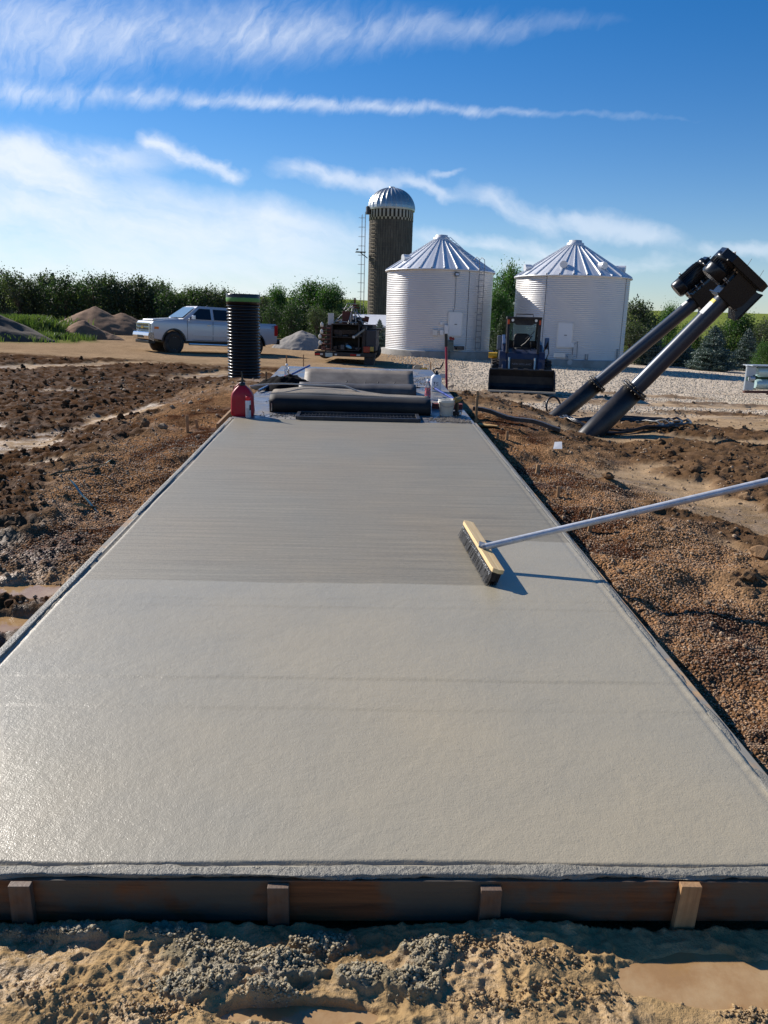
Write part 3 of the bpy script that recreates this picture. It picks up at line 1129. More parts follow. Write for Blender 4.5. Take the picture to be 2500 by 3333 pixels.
def make_slab():
    nv, nu = 260, 620
    V = np.linspace(VL, VR, nv)
    U = U0 + 0.0 + (U1 - U0) * np.linspace(0, 1, nu) ** 1.25
    A, B = np.meshgrid(V, U)
    v, u = A.ravel(), B.ravel()
    z = 0.0025 * (fbm(v * 1.2, u * 1.2, 3, 201) - 0.5)
    z = z + np.where(u < 4.05, 0.0016 * (fbm(v * 11, u * 11, 3, 203) - 0.5), 0)
    # screed marks left across the wet part
    for (uu, hgt, ph) in ((3.72, 0.0016, 1), (2.96, 0.0026, 2), (2.72, 0.0018, 4), (3.83, 0.0012, 6)):
        w_ = uu + 0.012 * (fbm(v * 1.3 + ph, v * 0, 2, 210 + ph) - 0.5) * 2 + 0.01 * np.sin(v * 1.5 + ph)
        z = z + hgt * sstep(-0.02, 0.0, u - w_) * (1 - sstep(0.0, 0.35, u - w_)) * (0.4 + fbm(v * 2 + ph, v * 0 + 1, 2, 220))
    # edging groove and the strip outside it
    gl_ = np.exp(-((v - (VL + 0.020 + 0.004 * np.sin(u * 3))) / 0.009) ** 2)
    gf = np.exp(-((u - (U0 + 0.022 + 0.006 * np.sin(v * 4 + 1) + 0.008 * (fbm(v * 6, v * 0, 3, 231) - .5))) / 0.006) ** 2)
    gr_ = np.exp(-((v - (VR - 0.035)) / 0.010) ** 2) * 0.35
    z = z - 0.014 * gl_ - 0.013 * gf - 0.010 * gr_
    lip = np.clip((u < U0 + 0.018) * 1.0 + (v < VL + 0.015) + (v > VR - 0.03), 0, 1)
    z = z + lip * 0.006 * (ridged(v * 22, u * 30, 4, 233) - 0.55)
    mb_v = np.stack([v, u, z], 1)
    i = np.arange(nu - 1)[:, None] * nv
    k = np.arange(nv - 1)[None]
    fc = np.stack([i + k, i + k + 1, i + nv + k + 1, i + nv + k], -1).reshape(-1)
    # skirt
    loop = list(range(nv)) + [r * nv + nv - 1 for r in range(1, nu)] + [(nu - 1) * nv + c for c in range(nv - 2, -1, -1)] + [r * nv for r in range(nu - 2, 0, -1)]
    low = mb_v[loop].copy()
    low[:, 2] = -0.18
    o0 = len(mb_v)
    n = len(loop)
    lp = np.array(loop)
    sk = np.stack([lp, o0 + np.arange(n), o0 + (np.arange(n) + 1) % n, np.roll(lp, -1)], -1).reshape(-1)
    o = bulk_mesh('concrete_slab', np.concatenate([mb_v, low]), 4, np.concatenate([fc, sk]), slab_mat(), True)
    o.matrix_world = SLAB_M
    tag(o, 'long grey freshly poured concrete slab, broomed at the far half', 'concrete slab')
    return o


slab = make_slab()

wood_form = mat('form_wood', lin(120, 84, 56), 0.6, 0, 0.35, 4, 0.5, 40, dirt=lin(96, 90, 80), dscale=2.2, damt=0.85)
wood_stake = mat('stake_wood', lin(176, 138, 96), 0.75, 0, 0.25, 9, 0.5, 60, dirt=lin(120, 100, 78), dscale=6, damt=0.5)
slop = mat('wet_concrete', lin(130, 125, 112), 0.42, 0, 0.2, 14, 0.9, 90, rvar=0.2)


def wood_mat(name, a, b_, ax='y', rough=0.65, dirt=None, damt=0.6):
    """boards with long grain along one axis"""
    m = bpy.data.materials.new(name)
    m.use_nodes = True
    t = NT(m.node_tree)
    bs = m.node_tree.nodes['Principled BSDF']
    oc = t.n('ShaderNodeTexCoord').outputs['Object']
    mp = t.n('ShaderNodeMapping')
    mp.inputs['Scale'].default_value = {'x': (1.2, 30, 30), 'y': (30, 1.2, 30), 'z': (30, 30, 1.2)}[ax]
    t.put(mp.inputs[0], oc)
    g = t.noise(mp.outputs[0], 1.6, 5, 0.65, 0.8)
    c = t.mix(t.ramp(g, [(0.3, 0.0), (0.7, 1.0)]), a, b_)
    if dirt:
        dn = t.ramp(t.noise(oc, 3.2, 5, 0.65), [(0.40, 0.0), (0.52, 1.0)])
        c = t.mix(t.m('MULTIPLY', dn, damt), c, dirt)
    t.put(bs.inputs['Base Color'], c)
    bs.inputs['Roughness'].default_value = rough
    bp = t.n('ShaderNodeBump')
    bp.inputs['Strength'].default_value = 0.4
    bp.inputs['Distance'].default_value = 0.004
    t.put(bp.inputs['Height'], g)
    t.put(bs.inputs['Normal'], bp.outputs[0])
    return m


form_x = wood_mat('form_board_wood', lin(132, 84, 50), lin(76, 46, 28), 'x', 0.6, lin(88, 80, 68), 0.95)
form_y = wood_mat('side_board_wood', lin(196, 160, 112), lin(150, 112, 76), 'y', 0.6, lin(132, 128, 118), 0.97)


def rough_bar(name, m, pts, w_, h_, amp, seed, n=160, M=None):
    """a long strip with a crusty uneven surface, along x or y of the slab frame"""
    a, b_ = pts
    V_, Fs = [], []
    k = 8
    L = math.hypot(b_[0] - a[0], b_[1] - a[1])
    dx, dy = (b_[0] - a[0]) / L, (b_[1] - a[1]) / L
    px_, py_ = -dy, dx
    prof = [(-.5, -0.5), (-.5, 0), (-.5, .45), (-.25, .5), (0.05, .5), (.3, .5), (.5, .4), (.5, -.5)]
    S_ = np.linspace(0, L, n)
    endf = lambda s: min(1.0, min(s, L - s) / 0.12) ** .6 * .9 + .1
    for i, s in enumerate(S_):
        for j, (q, z) in enumerate(prof):
            nz = float(ridged(np.array([s * 9 + j * .6]), np.array([j * 1.7]), 3, seed)[0]) - 0.5
            nw = float(fbm(np.array([s * 5 + j * .3]), np.array([j * 0.4 + 3]), 3, seed + 5)[0]) - 0.5
            am = amp if 0 < j < len(prof) - 1 else amp * 1.4
            e_ = endf(s) * (0.72 + 0.5 * float(fbm(np.array([s * 2.3]), np.array([7.0]), 2, seed + 9)[0]))
            qq = q * w_ * e_ + nw * am * 1.6
            V_.append((a[0] + dx * s + px_ * qq, a[1] + dy * s + py_ * qq, a[2] + (b_[2] - a[2]) * s / L + (z * h_ + nz * am) * e_ - (1 - e_) * h_ * .3))
    for i in range(n - 1):
        for j in range(k - 1):
            Fs.append((i * k + j, i * k + j + 1, (i + 1) * k + j + 1, (i + 1) * k + j))
    mb = MB(True)
    mb.add(V_, Fs, True)
    return mb


# front board, with a crust of slopped concrete on top
fb = MB()
fb.box(((VL + VR) / 2, U0 - 0.021, -0.075), (VR - VL + 0.10, 0.038, 0.14))
front_board = fb.build('form_board', form_x, None, 0.002, M=SLAB_M)
tag(front_board, 'stained plank form across the near end of the slab, in shade', 'form board', 'form boards round the slab')
cr = rough_bar('x', slop, ((VL - .04, U0 - 0.012, 0.0), (VR + .04, U0 - 0.012, 0.0)), 0.042, 0.012, 0.014, 5, 600)
tag(cr.build('slopped_concrete', slop, None, M=SLAB_M), 'crust of slopped wet concrete along the top of the near form board', None, None, 'stuff')
# side boards
for side, x_ in (('l', VL - 0.021), ('r', VR + 0.021)):
    b_ = MB()
    b_.box((x_, (U0 + U1) / 2 + 0.05, -0.075), (0.038, U1 - U0 + 0.12, 0.14))
    o = b_.build('form_board', form_y, None, 0.003, M=SLAB_M)
    tag(o, 'concrete smeared form board along the left edge of the slab' if side == 'l' else 'pale worn form board along the right edge of the slab beside the pea gravel', 'form board', 'form boards round the slab')
    sg = 1 if side == 'r' else -1
    for (ua, ub, w2, am, sd) in (((1.78, 4.6, 0.038, 0.006, 3), (5.2, 9.3, 0.036, 0.004, 9)) if side == 'l' else ((1.78, 2.35, 0.06, 0.007, 6), (2.45, 2.8, 0.03, 0.004, 8), (2.95, 3.1, 0.03, 0.004, 8), (3.3, 9.3, 0.028, 0.003, 11))):
        cr = rough_bar('x', slop, ((x_ - sg * 0.010, ua, -0.004), (x_ - sg * 0.010, ub, -0.004)), w2, 0.012, am, sd, 300)
        tag(cr.build('slopped_concrete', slop, None, M=SLAB_M), 'smear of wet concrete on the %s form board' % ('left' if side == 'l' else 'right'), None, None, 'stuff')


# stakes
def stake(loc, h, w_=0.038, t=0.019, tilt=(0, 0), rz=0.0, label='', group=None, m=None, point=False, depth=0.15, M=None):
    mb = MB()
    mb.box((0, 0, (h - depth) / 2), (w_, t, h + depth), taper=(0.96, 0.9))
    if point:
        mb.box((0, 0, -depth - 0.02), (w_ * .5, t, 0.04))
    o = mb.build('wooden_stake', m or stake_mat, None, 0.0015)
    if M is not None:
        o.matrix_world = M @ Matrix.Translation(loc) @ Euler((tilt[0], tilt[1], rz)).to_matrix().to_4x4()
    else:
        o.location = loc
        o.rotation_euler = (tilt[0], tilt[1], rz)
    return tag(o, label, 'stake', group)


stake_mat = wood_mat('stake_timber', lin(196, 154, 106), lin(150, 108, 70), 'z', 0.7, lin(120, 96, 70), 0.4)
stake_wet = wood_mat('stake_timber_wet', lin(118, 76, 44), lin(80, 50, 32), 'z', 0.6, lin(104, 98, 88), 0.6)
# four stakes nailed to the outside of the near board
for k, (px, lab, mm, h_, tl) in enumerate(((62, 'mud caked stake leftmost against the near form board', stake_wet, 0.0, 0.0),
                            (905, 'brown stake second from the left against the near form board', stake_wet, -0.004, 0.0),
                            (1600, 'orange brown stake right of centre against the near form board', stake_wet, -0.010, 0.0),
                            (2243, 'pale topped stake rightmost against the near form board, leaning slightly', stake_mat, 0.004, 0.03))):
    v_, u_ = S(px, 2900, -0.02)
    stake((v_, U0 - 0.053, -0.16), 0.155 + h_, 0.062, 0.024, (0, tl), 0, lab, 'stakes nailed to the near form board', mm, M=SLAB_M, depth=0.05)
    if False:
        c2 = MB(True)
        c2.lathe([(0.036, -0.012), (0.040, -0.002), (0.030, 0.008), (0.0, 0.012)], 14, Matrix.Translation((v_ - 0.0, U0 - 0.056, -0.002 + h_ * 0.6)), sx=1.0, sy=0.7, sq=2)
        for i in range(len(c2.v)):
            c2.v[i] = tuple(np.array(c2.v[i]) + rng.normal(0, 0.002, 3))
        tag(c2.build('slopped_concrete', slop, None, M=SLAB_M), 'dollop of wet concrete on top of a near stake', None, None, 'stuff')

# ================================================================ things
galv = mat('galvanised', lin(204, 202, 199), 0.42, 0.35, 0.06, 3, 0.05, 20)
galv_roof = mat('galvanised_roof', lin(218, 219, 220), 0.42, 0.30, 0.05, 3)
conc_old = mat('old_concrete', lin(150, 146, 138), 0.85, 0, 0.15, 4, 0.3, 30, dirt=lin(96, 90, 80), dscale=1.2, damt=0.5)
white_box = mat('white_enamel', lin(214, 214, 214), 0.5, 0, 0.05)
black_plastic = mat('black_plastic', (0.012, 0.013, 0.014), 0.35, 0, 0.1, 8)
dark_steel = mat('dark_steel', (0.03, 0.035, 0.045), 0.42, 0.3, 0.15, 8, 0, dirt=lin(110, 98, 84), dscale=5, damt=0.35)
grey_steel = mat('grey_steel', lin(120, 122, 124), 0.5, 0.6, 0.1, 6)


# ---------------------------------------------------------------- grain bins
def corrugated(r, z0, z1, pitch, amp, seg=144):
    mb = MB(True)
    n = int((z1 - z0) / pitch * 6)
    prof = []
    for i in range(n + 1):
        z = z0 + (z1 - z0) * i / n
        prof.append((r + amp * math.cos(2 * PI * (z - z0) / pitch), z))
    vs_, fs = [], []
    for rr, z in prof:
        for k in range(seg):
            a = 2 * PI * k / seg
            vs_.append((rr * math.cos(a), rr * math.sin(a), z))
    for i in range(n):
        for k in range(seg):
            fs.append((i * seg + k, i * seg + (k + 1) % seg, (i + 1) * seg + (k + 1) % seg, (i + 1) * seg + k))
    mb.add(vs_, fs, True)
    return mb


def cone_roof(r, z0, z1, rc, panels=28):
    """sheet metal cone of flat panels with raised standing ribs"""
    mb = MB(False)
    vs_, fs = [], []
    per = 6
    for k in range(panels):
        a0 = 2 * PI * k / panels
        da = 2 * PI / panels
        # cross profile: rib then flat
        offs = [(0.0, 0.0), (0.03, 0.075), (0.10, 0.075), (0.13, 0.0), (0.56, 0.012), (1.0, 0.0)]
        for f_, h in offs:
            a = a0 + da * f_
            for (rr, z) in ((r, z0), (rc, z1)):
                hh = h * (1 if rr == r else 0.55)
                vs_.append((rr * math.cos(a), rr * math.sin(a), z + hh))
        b = k * per * 2
        for j in range(per - 1):
            fs.append((b + 2 * j, b + 2 * j + 2, b + 2 * j + 3, b + 2 * j + 1))
    mb.add(vs_, fs, False)
    # eave drip edge
    mb.lathe([(r + 0.01, z0 - 0.05), (r + 0.02, z0 - 0.05), (r + 0.02, z0 + 0.01), (r - 0.05, z0 + 0.015)], 112)
    return mb


def on_wall(theta, r, z):
    """frame on the bin wall: x along wall, y outward"""
    return Matrix.Rotation(theta, 4, 'Z') @ Matrix.Translation((0, -r, z)) @ Matrix.Identity(4)


def ladder(mb, p0, p1, w_, step, rr=0.018, out=Vector((0, -1, 0))):
    p0, p1 = Vector(p0), Vector(p1)
    d = (p1 - p0).normalized()
    s_ = d.cross(out).normalized() * w_ / 2
    mb.cyl(p0 - s_, p1 - s_, rr, seg=6)
    mb.cyl(p0 + s_, p1 + s_, rr, seg=6)
    L = (p1 - p0).length
    k = 0.15
    while k < L:
        q = p0 + d * k
        mb.cyl(q - s_, q + s_, rr * 0.8, seg=5)
        k += step
    return mb


def grain_bin(loc, r, eave, apex, label, which):
    root = thing('grain_bin', label, 'grain bin', loc, 0, 'galvanised grain bins')
    MB(True).lathe([(r + 0.28, -0.9), (r + 0.28, 0.26), (r + 0.24, 0.30), (r - 0.2, 0.30)], 72).build('base', conc_old, root)
    corrugated(r, 0.30, eave, 0.098, 0.009).build('wall', galv, root)
    cone_roof(r + 0.10, eave - 0.02, apex, 0.42).build('roof', galv_roof, root)
    MB(True).lathe([(0.46, apex - 0.03), (0.46, apex + 0.10), (0.34, apex + 0.13), (0.34, apex + 0.24), (0.0, apex + 0.28)], 32).build('roof_cap', galv_roof, root)
    # bolted seam strips
    for th in ([R(28)] if which == 0 else [R(-38), R(52)]):
        st = MB()
        M = Matrix.Rotation(th, 4, 'Z')
        pr = []
        nseg = int((eave - 0.4) / 0.11)
        for i in range(nseg):
            z_ = .4 + i * .11
            pr += [(-r - .012, z_), (-r - .026, z_ + .01), (-r - .026, z_ + .04), (-r - .012, z_ + .05)]
        pr += [(-r + .02, .4 + nseg * .11), (-r + .02, .4)]
        st.prism(pr, -.015, .015, axis='x', M=M)
        st.build('bolt_seam', grey_steel, root)
    # door
    th = R(14) if which == 0 else R(-15.5)
    dz = 1.75 if which == 0 else 1.55
    M = Matrix.Rotation(th, 4, 'Z')
    fr = MB()
    for (cx, cz, sx, sz) in ((-.38, 0, .06, 1.28), (.38, 0, .06, 1.28), (0, .62, .82, .05), (0, -.62, .82, .05)):
        fr.box((cx, -r - 0.02, dz + cz), (sx, 0.07, sz), M=M)
    d = fr.build('door', galv, root, 0.005)
    MB().box((0, -r - 0.045, dz), (0.70, 0.05, 1.19), M=M).build('door_panel', white_box, d, 0.012)
    MB().box((0.03, -r - 0.085, dz + 0.0), (0.14, 0.03, 0.03), M=M).build('handle', dark_steel, d)
    # roof vents
    sl = math.atan2(apex - eave, r)
    for th2, k in (((-62, .75), (-118, .7)) if which == 0 else ((-24, .80), (24, .80), (-78, .86), (66, .84), (92, .8))):
        a = R(th2)
        M2 = Matrix.Rotation(a, 4, 'Z') @ Matrix.Translation((0, -r * k, eave + (apex - eave) * (1 - k) - 0.02))
        vb = MB(True)
        vb.cyl((0, 0.0, 0.0), (0, -0.02, 0.22), 0.13, seg=16)
        vb.cyl((0, 0.16, 0.22), (0, -0.20, 0.20), 0.17, 0.19, 18)
        for i in range(len(vb.v)):
            vb.v[i] = tuple(M2 @ Vector(vb.v[i]))
        vb.build('roof_vent', galv_roof, root)
    if which == 0:
        M = Matrix.Rotation(R(42), 4, 'Z')
        lb = MB(True)
        ladder(lb, (0, -r - 0.14, 0.35), (0, -r - 0.14, eave + 0.25), 0.42, 0.30)
        for s_ in (-.21, .21):
            pts = [(s_, -r - .14, eave + .25), (s_, -r - .10, eave + .55), (s_, -r + .10, eave + .68), (s_, -r + .30, eave + .50)]
            lb.tube(pts, 0.018, 6)
        for zz_ in (1.0, 2.4, 3.8):
            for s_ in (-.21, .21):
                lb.cyl((s_, -r - .14, zz_), (s_, -r + .01, zz_), 0.014, seg=5)
        for i in range(len(lb.v)):
            lb.v[i] = tuple(M @ Vector(lb.v[i]))
        lb.build('ladder', grey_steel, root)
        # ladder continues up the roof
        lr = MB(True)
        ladder(lr, (0, -r + .25, eave + .34), (0, -0.5, apex + .12), 0.38, 0.32, 0.015, Vector((0, 0, 1)))
        for i in range(len(lr.v)):
            lr.v[i] = tuple(M @ Vector(lr.v[i]))
        lr.build('roof_ladder', galv, root)
        M = Matrix.Rotation(R(13), 4, 'Z')
        lt = MB()
        lt.box((0, -r - 0.14, eave - 0.28), (0.24, 0.10, 0.17), rot=(R(-20), 0, 0), M=M)
        lt.box((0, -r - 0.06, eave - 0.36), (0.05, 0.14, 0.05), M=M)
        f_ = lt.build('floodlight', black_plastic, root)
        MB().box((0, -r - 0.195, eave - 0.29), (0.19, 0.01, 0.12), rot=(R(-20), 0, 0), M=M).build('lens', white_box, f_)
        cd = MB(True)
        cd.tube([(0, -r - .03, eave - .4), (0, -r - .03, 2.6), (-.25, -r - .03, 2.0)], 0.012, 5)
        for i in range(len(cd.v)):
            cd.v[i] = tuple(M @ Vector(cd.v[i]))
        cd.build('cable', grey_steel, root)
        for th3, z, sx, sz, m_ in ((-1, 1.45, .22, .50, white_box), (-5.5, 1.30, .20, .28, white_box), (-12, 1.28, .26, .30, galv), (-6.5, 1.78, .12, .16, white_box)):
            MB().box((0, -r - 0.09, z), (sx, 0.14, sz), M=Matrix.Rotation(R(th3 + 6), 4, 'Z')).build('electrical_box', m_, root, 0.01)
        M = Matrix.Rotation(R(8.5), 4, 'Z')
        mo = MB(True)
        mo.cyl((-0.12, -r - .35, .78), (0.16, -r - .35, .78), .14, seg=18)
        mo.box((0, -r - .3, .52), (.32, .45, .36), M=None)
        mo.cyl((0, -r - .3, -0.05), (0, -r - .3, .36), 0.03, seg=8)
        for i in range(len(mo.v)):
            mo.v[i] = tuple(M @ Vector(mo.v[i]))
        u_ = mo.build('unload_motor', mat('motor_green', lin(84, 96, 92), 0.5), root)
        kn = MB(True)
        kn.cyl((0, -r - .5, 1.0), (0, -r - .42, 1.02), .085, seg=14)
        kn.cyl((.13, -r - .5, .98), (.13, -r - .42, 1.0), .07, seg=14)
        for i in range(len(kn.v)):
            kn.v[i] = tuple(M @ Vector(kn.v[i]))
        kn.build('red_coupling', mat('coupling_red', lin(112, 32, 36), 0.5), u_)
        ap = MB()
        ap.box((.55, -r - .2, .58), (.50, .35, .05))
        ap.box((.60, -r - .2, .48), (.42, .30, .14))
        for i in range(len(ap.v)):
            ap.v[i] = tuple(M @ Vector(ap.v[i]))
        ap.build('unload_chute', dark_steel, root)
    else:
        MB().box((0, -r - 0.07, 1.05), (.17, 0.12, .22), M=Matrix.Rotation(R(-8), 4, 'Z')).build('electrical_box', white_box, root, 0.01)
        M = Matrix.Rotation(R(-7), 4, 'Z')
        cd = MB(True)
        cd.cyl((0, -r - .07, .5), (0, -r - .07, .95), 0.02, seg=6)
        cd.tube([(0.05, -r - .03, 1.1), (0.22, -r - .03, 1.25), (0.24, -r - .03, .4)], 0.012, 5)
        for i in range(len(cd.v)):
            cd.v[i] = tuple(M @ Vector(cd.v[i]))
        cd.build('cable', grey_steel, root)
        M = Matrix.Rotation(R(-9), 4, 'Z')
        mt = MB(True)
        mt.cyl((0, -r - .10, .46), (0, -r - .30, .46), .13, seg=18)
        mt.cyl((0.0, -r - .10, .18), (0.0, -r - .28, .18), .13, seg=18)
        mt.box((0, -r - .12, .3), (.2, .12, .5))
        for i in range(len(mt.v)):
            mt.v[i] = tuple(M @ Vector(mt.v[i]))
        mt.build('meter', mat('meter_grey', lin(170, 172, 172), 0.4), root)
        ap = MB()
        ap.box((-.9, -r - .12, .52), (.62, .06, .22), M=Matrix.Rotation(R(-3), 4, 'Z'))
        ap.build('access_cover', galv, root)
        for th4 in (46, 7):
            lb = MB(True)
            M = Matrix.Rotation(R(th4), 4, 'Z')
            for s_ in (-.06, .06):
                a = M @ Vector((s_, -r - .05, .32))
                b = M @ Vector((s_, -r - .05, .9 if th4 == 46 else .62))
                lb.cyl(a, b, 0.018, seg=6)
            lb.cyl(a, M @ Vector((-.06, -r - .05, .34)), 0.018, seg=6)
            lb.build('pipe_stub', grey_steel, root)
    return root


for (px, ey_, ay_, by_, d, rr_, lab, wh) in ((1428, 873, 768, 1162, 46.0, 3.02, 'left corrugated grain bin with a ladder and a floodlight under its eave', 0),
                                       (1856, 893, 785, 1191, 44.3, 3.06, 'right corrugated grain bin with roof vents, behind the skid steer', 1)):
    g_ = P(px, by_, d - rr_ - .3).z
    grain_bin((P(px, 1000, d).x, d, g_), rr_, P(px, ey_, d - rr_).z - g_, P(px, ay_, d).z - g_ - .2, lab, wh)


# ---------------------------------------------------------------- stave silo
def stave_mat():
    m = bpy.data.materials.new('concrete_staves')
    m.use_nodes = True
    t = NT(m.node_tree)
    b = m.node_tree.nodes['Principled BSDF']
    oc = t.n('ShaderNodeTexCoord').outputs['Object']
    s = t.n('ShaderNodeSeparateXYZ')
    t.put(s.inputs[0], oc)
    ang = t.m('ARCTAN2', s.outputs[0], s.outputs[1])
    col = t.m('MULTIPLY', ang, 52 / (2 * PI))
    ci = t.m('FLOOR', col)
    row = t.m('FLOOR', t.m('ADD', t.m('DIVIDE', s.outputs[2], 0.76), t.m('MULTIPLY', ci, 0.5)))
    wn = t.n('ShaderNodeTexWhiteNoise', noise_dimensions='3D')
    t.put(wn.inputs[0], t.comb(ci, row, 0.0))
    mp = t.comb(t.m('MULTIPLY', ang, 14), t.m('MULTIPLY', s.outputs[2], 0.35), 0.0)
    st = t.noise(mp, 2.2, 5, 0.65)
    c = t.mix(wn.outputs[0], lin(92, 84, 72), lin(116, 106, 90))
    c = t.mix(t.ramp(st, [(0.38, 0), (0.66, 1)]), c, lin(74, 66, 58))
    fr = t.m('FRACT', col)
    gap = t.m('LESS_THAN', t.m('ABSOLUTE', t.m('SUBTRACT', fr, 0.5)), 0.44)
    c = t.mix(gap, lin(52, 46, 40), c)
    t.put(b.inputs['Base Color'], c)
    b.inputs['Roughness'].default_value = 0.9
    return m


def cheq_mat(top):
    m = bpy.data.materials.new('chequer_paint')
    m.use_nodes = True
    t = NT(m.node_tree)
    b = m.node_tree.nodes['Principled BSDF']
    oc = t.n('ShaderNodeTexCoord').outputs['Object']
    s = t.n('ShaderNodeSeparateXYZ')
    t.put(s.inputs[0], oc)
    col = t.m('FRACT', t.m('MULTIPLY', t.m('ARCTAN2', s.outputs[0], s.outputs[1]), 34 / (2 * PI)))
    a = t.m('GREATER_THAN', col, 0.5)
    low = t.m('LESS_THAN', s.outputs[2], top - .80)
    k = t.m('ABSOLUTE', t.m('SUBTRACT', a, low))
    n = t.noise(oc, 2.5, 4)
    t.put(b.inputs['Base Color'], t.mix(1.0, t.mix(k, lin(46, 40, 36), lin(176, 170, 160)), t.m('MULTIPLY_ADD', n, .6, .7), 'MULTIPLY'))
    b.inputs['Roughness'].default_value = .85
    return m


def silo():
    d = 83.0
    c = P(1264, 1050, d)
    r = 2.22
    top = P(1264, 676, d - 2.2).z - .2
    root = thing('stave_silo', 'tall brown stave silo with a ribbed silver dome, behind the left bin', 'silo', (c.x, d, 0.2), 0)
    MB(True).lathe([(r, -1.5), (r, top)], 96).build('wall', stave_mat(), root)
    z = 0.5
    hb = MB(True)
    while z < top - 1.0:
        hb.lathe([(r + 0.002, z - .012), (r + 0.02, z), (r + .002, z + .012)], 72)
        z += 0.36 if z < 7 else 0.44
    hb.build('hoops', mat('hoop_rust', lin(104, 88, 74), 0.7, 0.3), root)
    # chequered band
    MB(True).lathe([(r + .004, top - 1.02), (r + .03, top - 1.02), (r + .03, top + .02)], 104).build('chequer_band', cheq_mat(top), root)
    # dome with ribs
    nr = 28
    vs_, fs = [], []
    hd = P(1264, 608, d).z - .2 - top - .2
    rr_ = r + 0.12
    ns = 12
    for i in range(ns + 1):
        t = i / ns * PI / 2
        rad, zz_ = rr_ * math.cos(t) + 0.02, top + 0.1 + hd * math.sin(t)
        for k in range(nr * 4):
            a = 2 * PI * k / (nr * 4)
            kk = [0.05, 0.0, 0.0, 0.0][k % 4] * (0.25 + 0.75 * math.cos(t))
            vs_.append(((rad + kk) * math.cos(a), (rad + kk) * math.sin(a), zz_ + kk * math.sin(t)))
    n = nr * 4
    for i in range(ns):
        for k in range(n):
            fs.append((i * n + k, i * n + (k + 1) % n, (i + 1) * n + (k + 1) % n, (i + 1) * n + k))
    db = MB()
    db.add(vs_, fs, False)
    db.lathe([(rr_ + 0.03, top - 0.05), (rr_ + 0.05, top + 0.12)], 96)
    db.lathe([(0.3, top + hd + .05), (0.3, top + hd + .18), (0.0, top + hd + .24)], 16)
    db.build('dome', mat('dome_steel', lin(176, 178, 174), 0.36, 0.75, 0.12, 2), root)
    # outside chute ladder and its cage on the left
    M = Matrix.Rotation(R(-80), 4, 'Z')
    lb = MB(True)
    ladder(lb, (0, -r - .42, 1.0), (0, -r - .42, top - .2), 0.42, 0.40, 0.02)
    z = 1.6
    while z < top - .3:
        pts = [Vector((.36 * math.sin(a), -r - .42 - .36 * (1 - math.cos(a)) - 0.0, z)) for a in [R(q) for q in range(-150, 151, 30)]]
        lb.tube(pts, 0.012, 4)
        z += 0.9
    for s_ in (-.34, 0, .34):
        lb.cyl((s_, -r - .75, 1.4), (s_, -r - .75, top - .5), 0.012, seg=4)
    for i in range(len(lb.v)):
        lb.v[i] = tuple(M @ Vector(lb.v[i]))
    lb.build('caged_ladder', mat('ladder_grey', lin(128, 128, 130), 0.6, 0.4), root)
    pf = MB()
    pf.box((0, -r - .85, 8.2), (.7, 1.0, .08), M=M)
    pf.box((0, -r - 1.2, 8.45), (.9, .12, .12), M=M)
    pf.box((0, -r - .5, 7.9), (.08, .9, .08), rot=(R(-35), 0, 0), M=M)
    pf.build('platform', dark_steel, root)
    # inner chute of rungs on the near left face
    M = Matrix.Rotation(R(-52), 4, 'Z')
    ch = MB(True)
    z = 0.8
    while z < top - 1.4:
        ch.tube([M @ Vector((x_, -r - .10, z)) for x_ in (-.42, -.2, 0.2, .42)], 0.028, 5)
        z += 0.36
    ch.build('rungs', mat('rung_tan', lin(138, 126, 104), 0.7, 0.2), root)
    sp = MB()
    sp.box((0, -r - .22, top - .1), (.5, .35, .75), M=Matrix.Rotation(R(-74), 4, 'Z'))
    sp.build('filler_spout', dark_steel, root, 0.03)


silo()


# ---------------------------------------------------------------- low farm buildings behind
def shed(x0, x1, y0, y1, z, h, ridge, wallm, roofm, label):
    root = thing('farm_shed', label, 'shed', ((x0 + x1) / 2, (y0 + y1) / 2, z))
    a, b = (x1 - x0) / 2, (y1 - y0) / 2
    MB().box((0, 0, h / 2), (2 * a, 2 * b, h)).build('wall', wallm, root)
    rb = MB()
    t = 0.12
    rb.prism([(-b - .4, h - .05), (0, ridge), (b + .4, h - .05), (b + .4, h + t - .05), (0, ridge + t), (-b - .4, h + t - .05)], -a - .3, a + .3, axis='x')
    rb.build('roof', roofm, root)
    return root


roof_white = mat('sheet_roof_white', lin(216, 216, 216), 0.5, 0.2, 0.08, 2)
roof_blue = mat('sheet_roof_blue', lin(112, 142, 178), 0.5, 0.2, 0.08, 2)
q0 = P(1150, 1040, 62)
q1 = P(1262, 1040, 62)
shed(q0.x - 0.5, q1.x + 3.2, 60, 70, -0.2, 1.45, 2.25, mat('shed_wall', lin(150, 150, 148), 0.7), roof_white, 'low farm shed with a white sheet roof, left of the left bin')
q0 = P(1585, 1060, 66)
q1 = P(1690, 1060, 66)
shed(q0.x - 3, q1.x + 1, 64, 72, -0.5, 1.5, 2.0, mat('shed_wall2', lin(160, 160, 156), 0.7), roof_white, 'low shed with a white roof seen between the two bins')
shed(q0.x - 3.5, q1.x + 1.5, 76, 84, -0.5, 2.2, 3.3, mat('shed_wall3', lin(104, 132, 168), 0.6), roof_blue, 'blue sheeted shed rising behind the white roof between the bins')

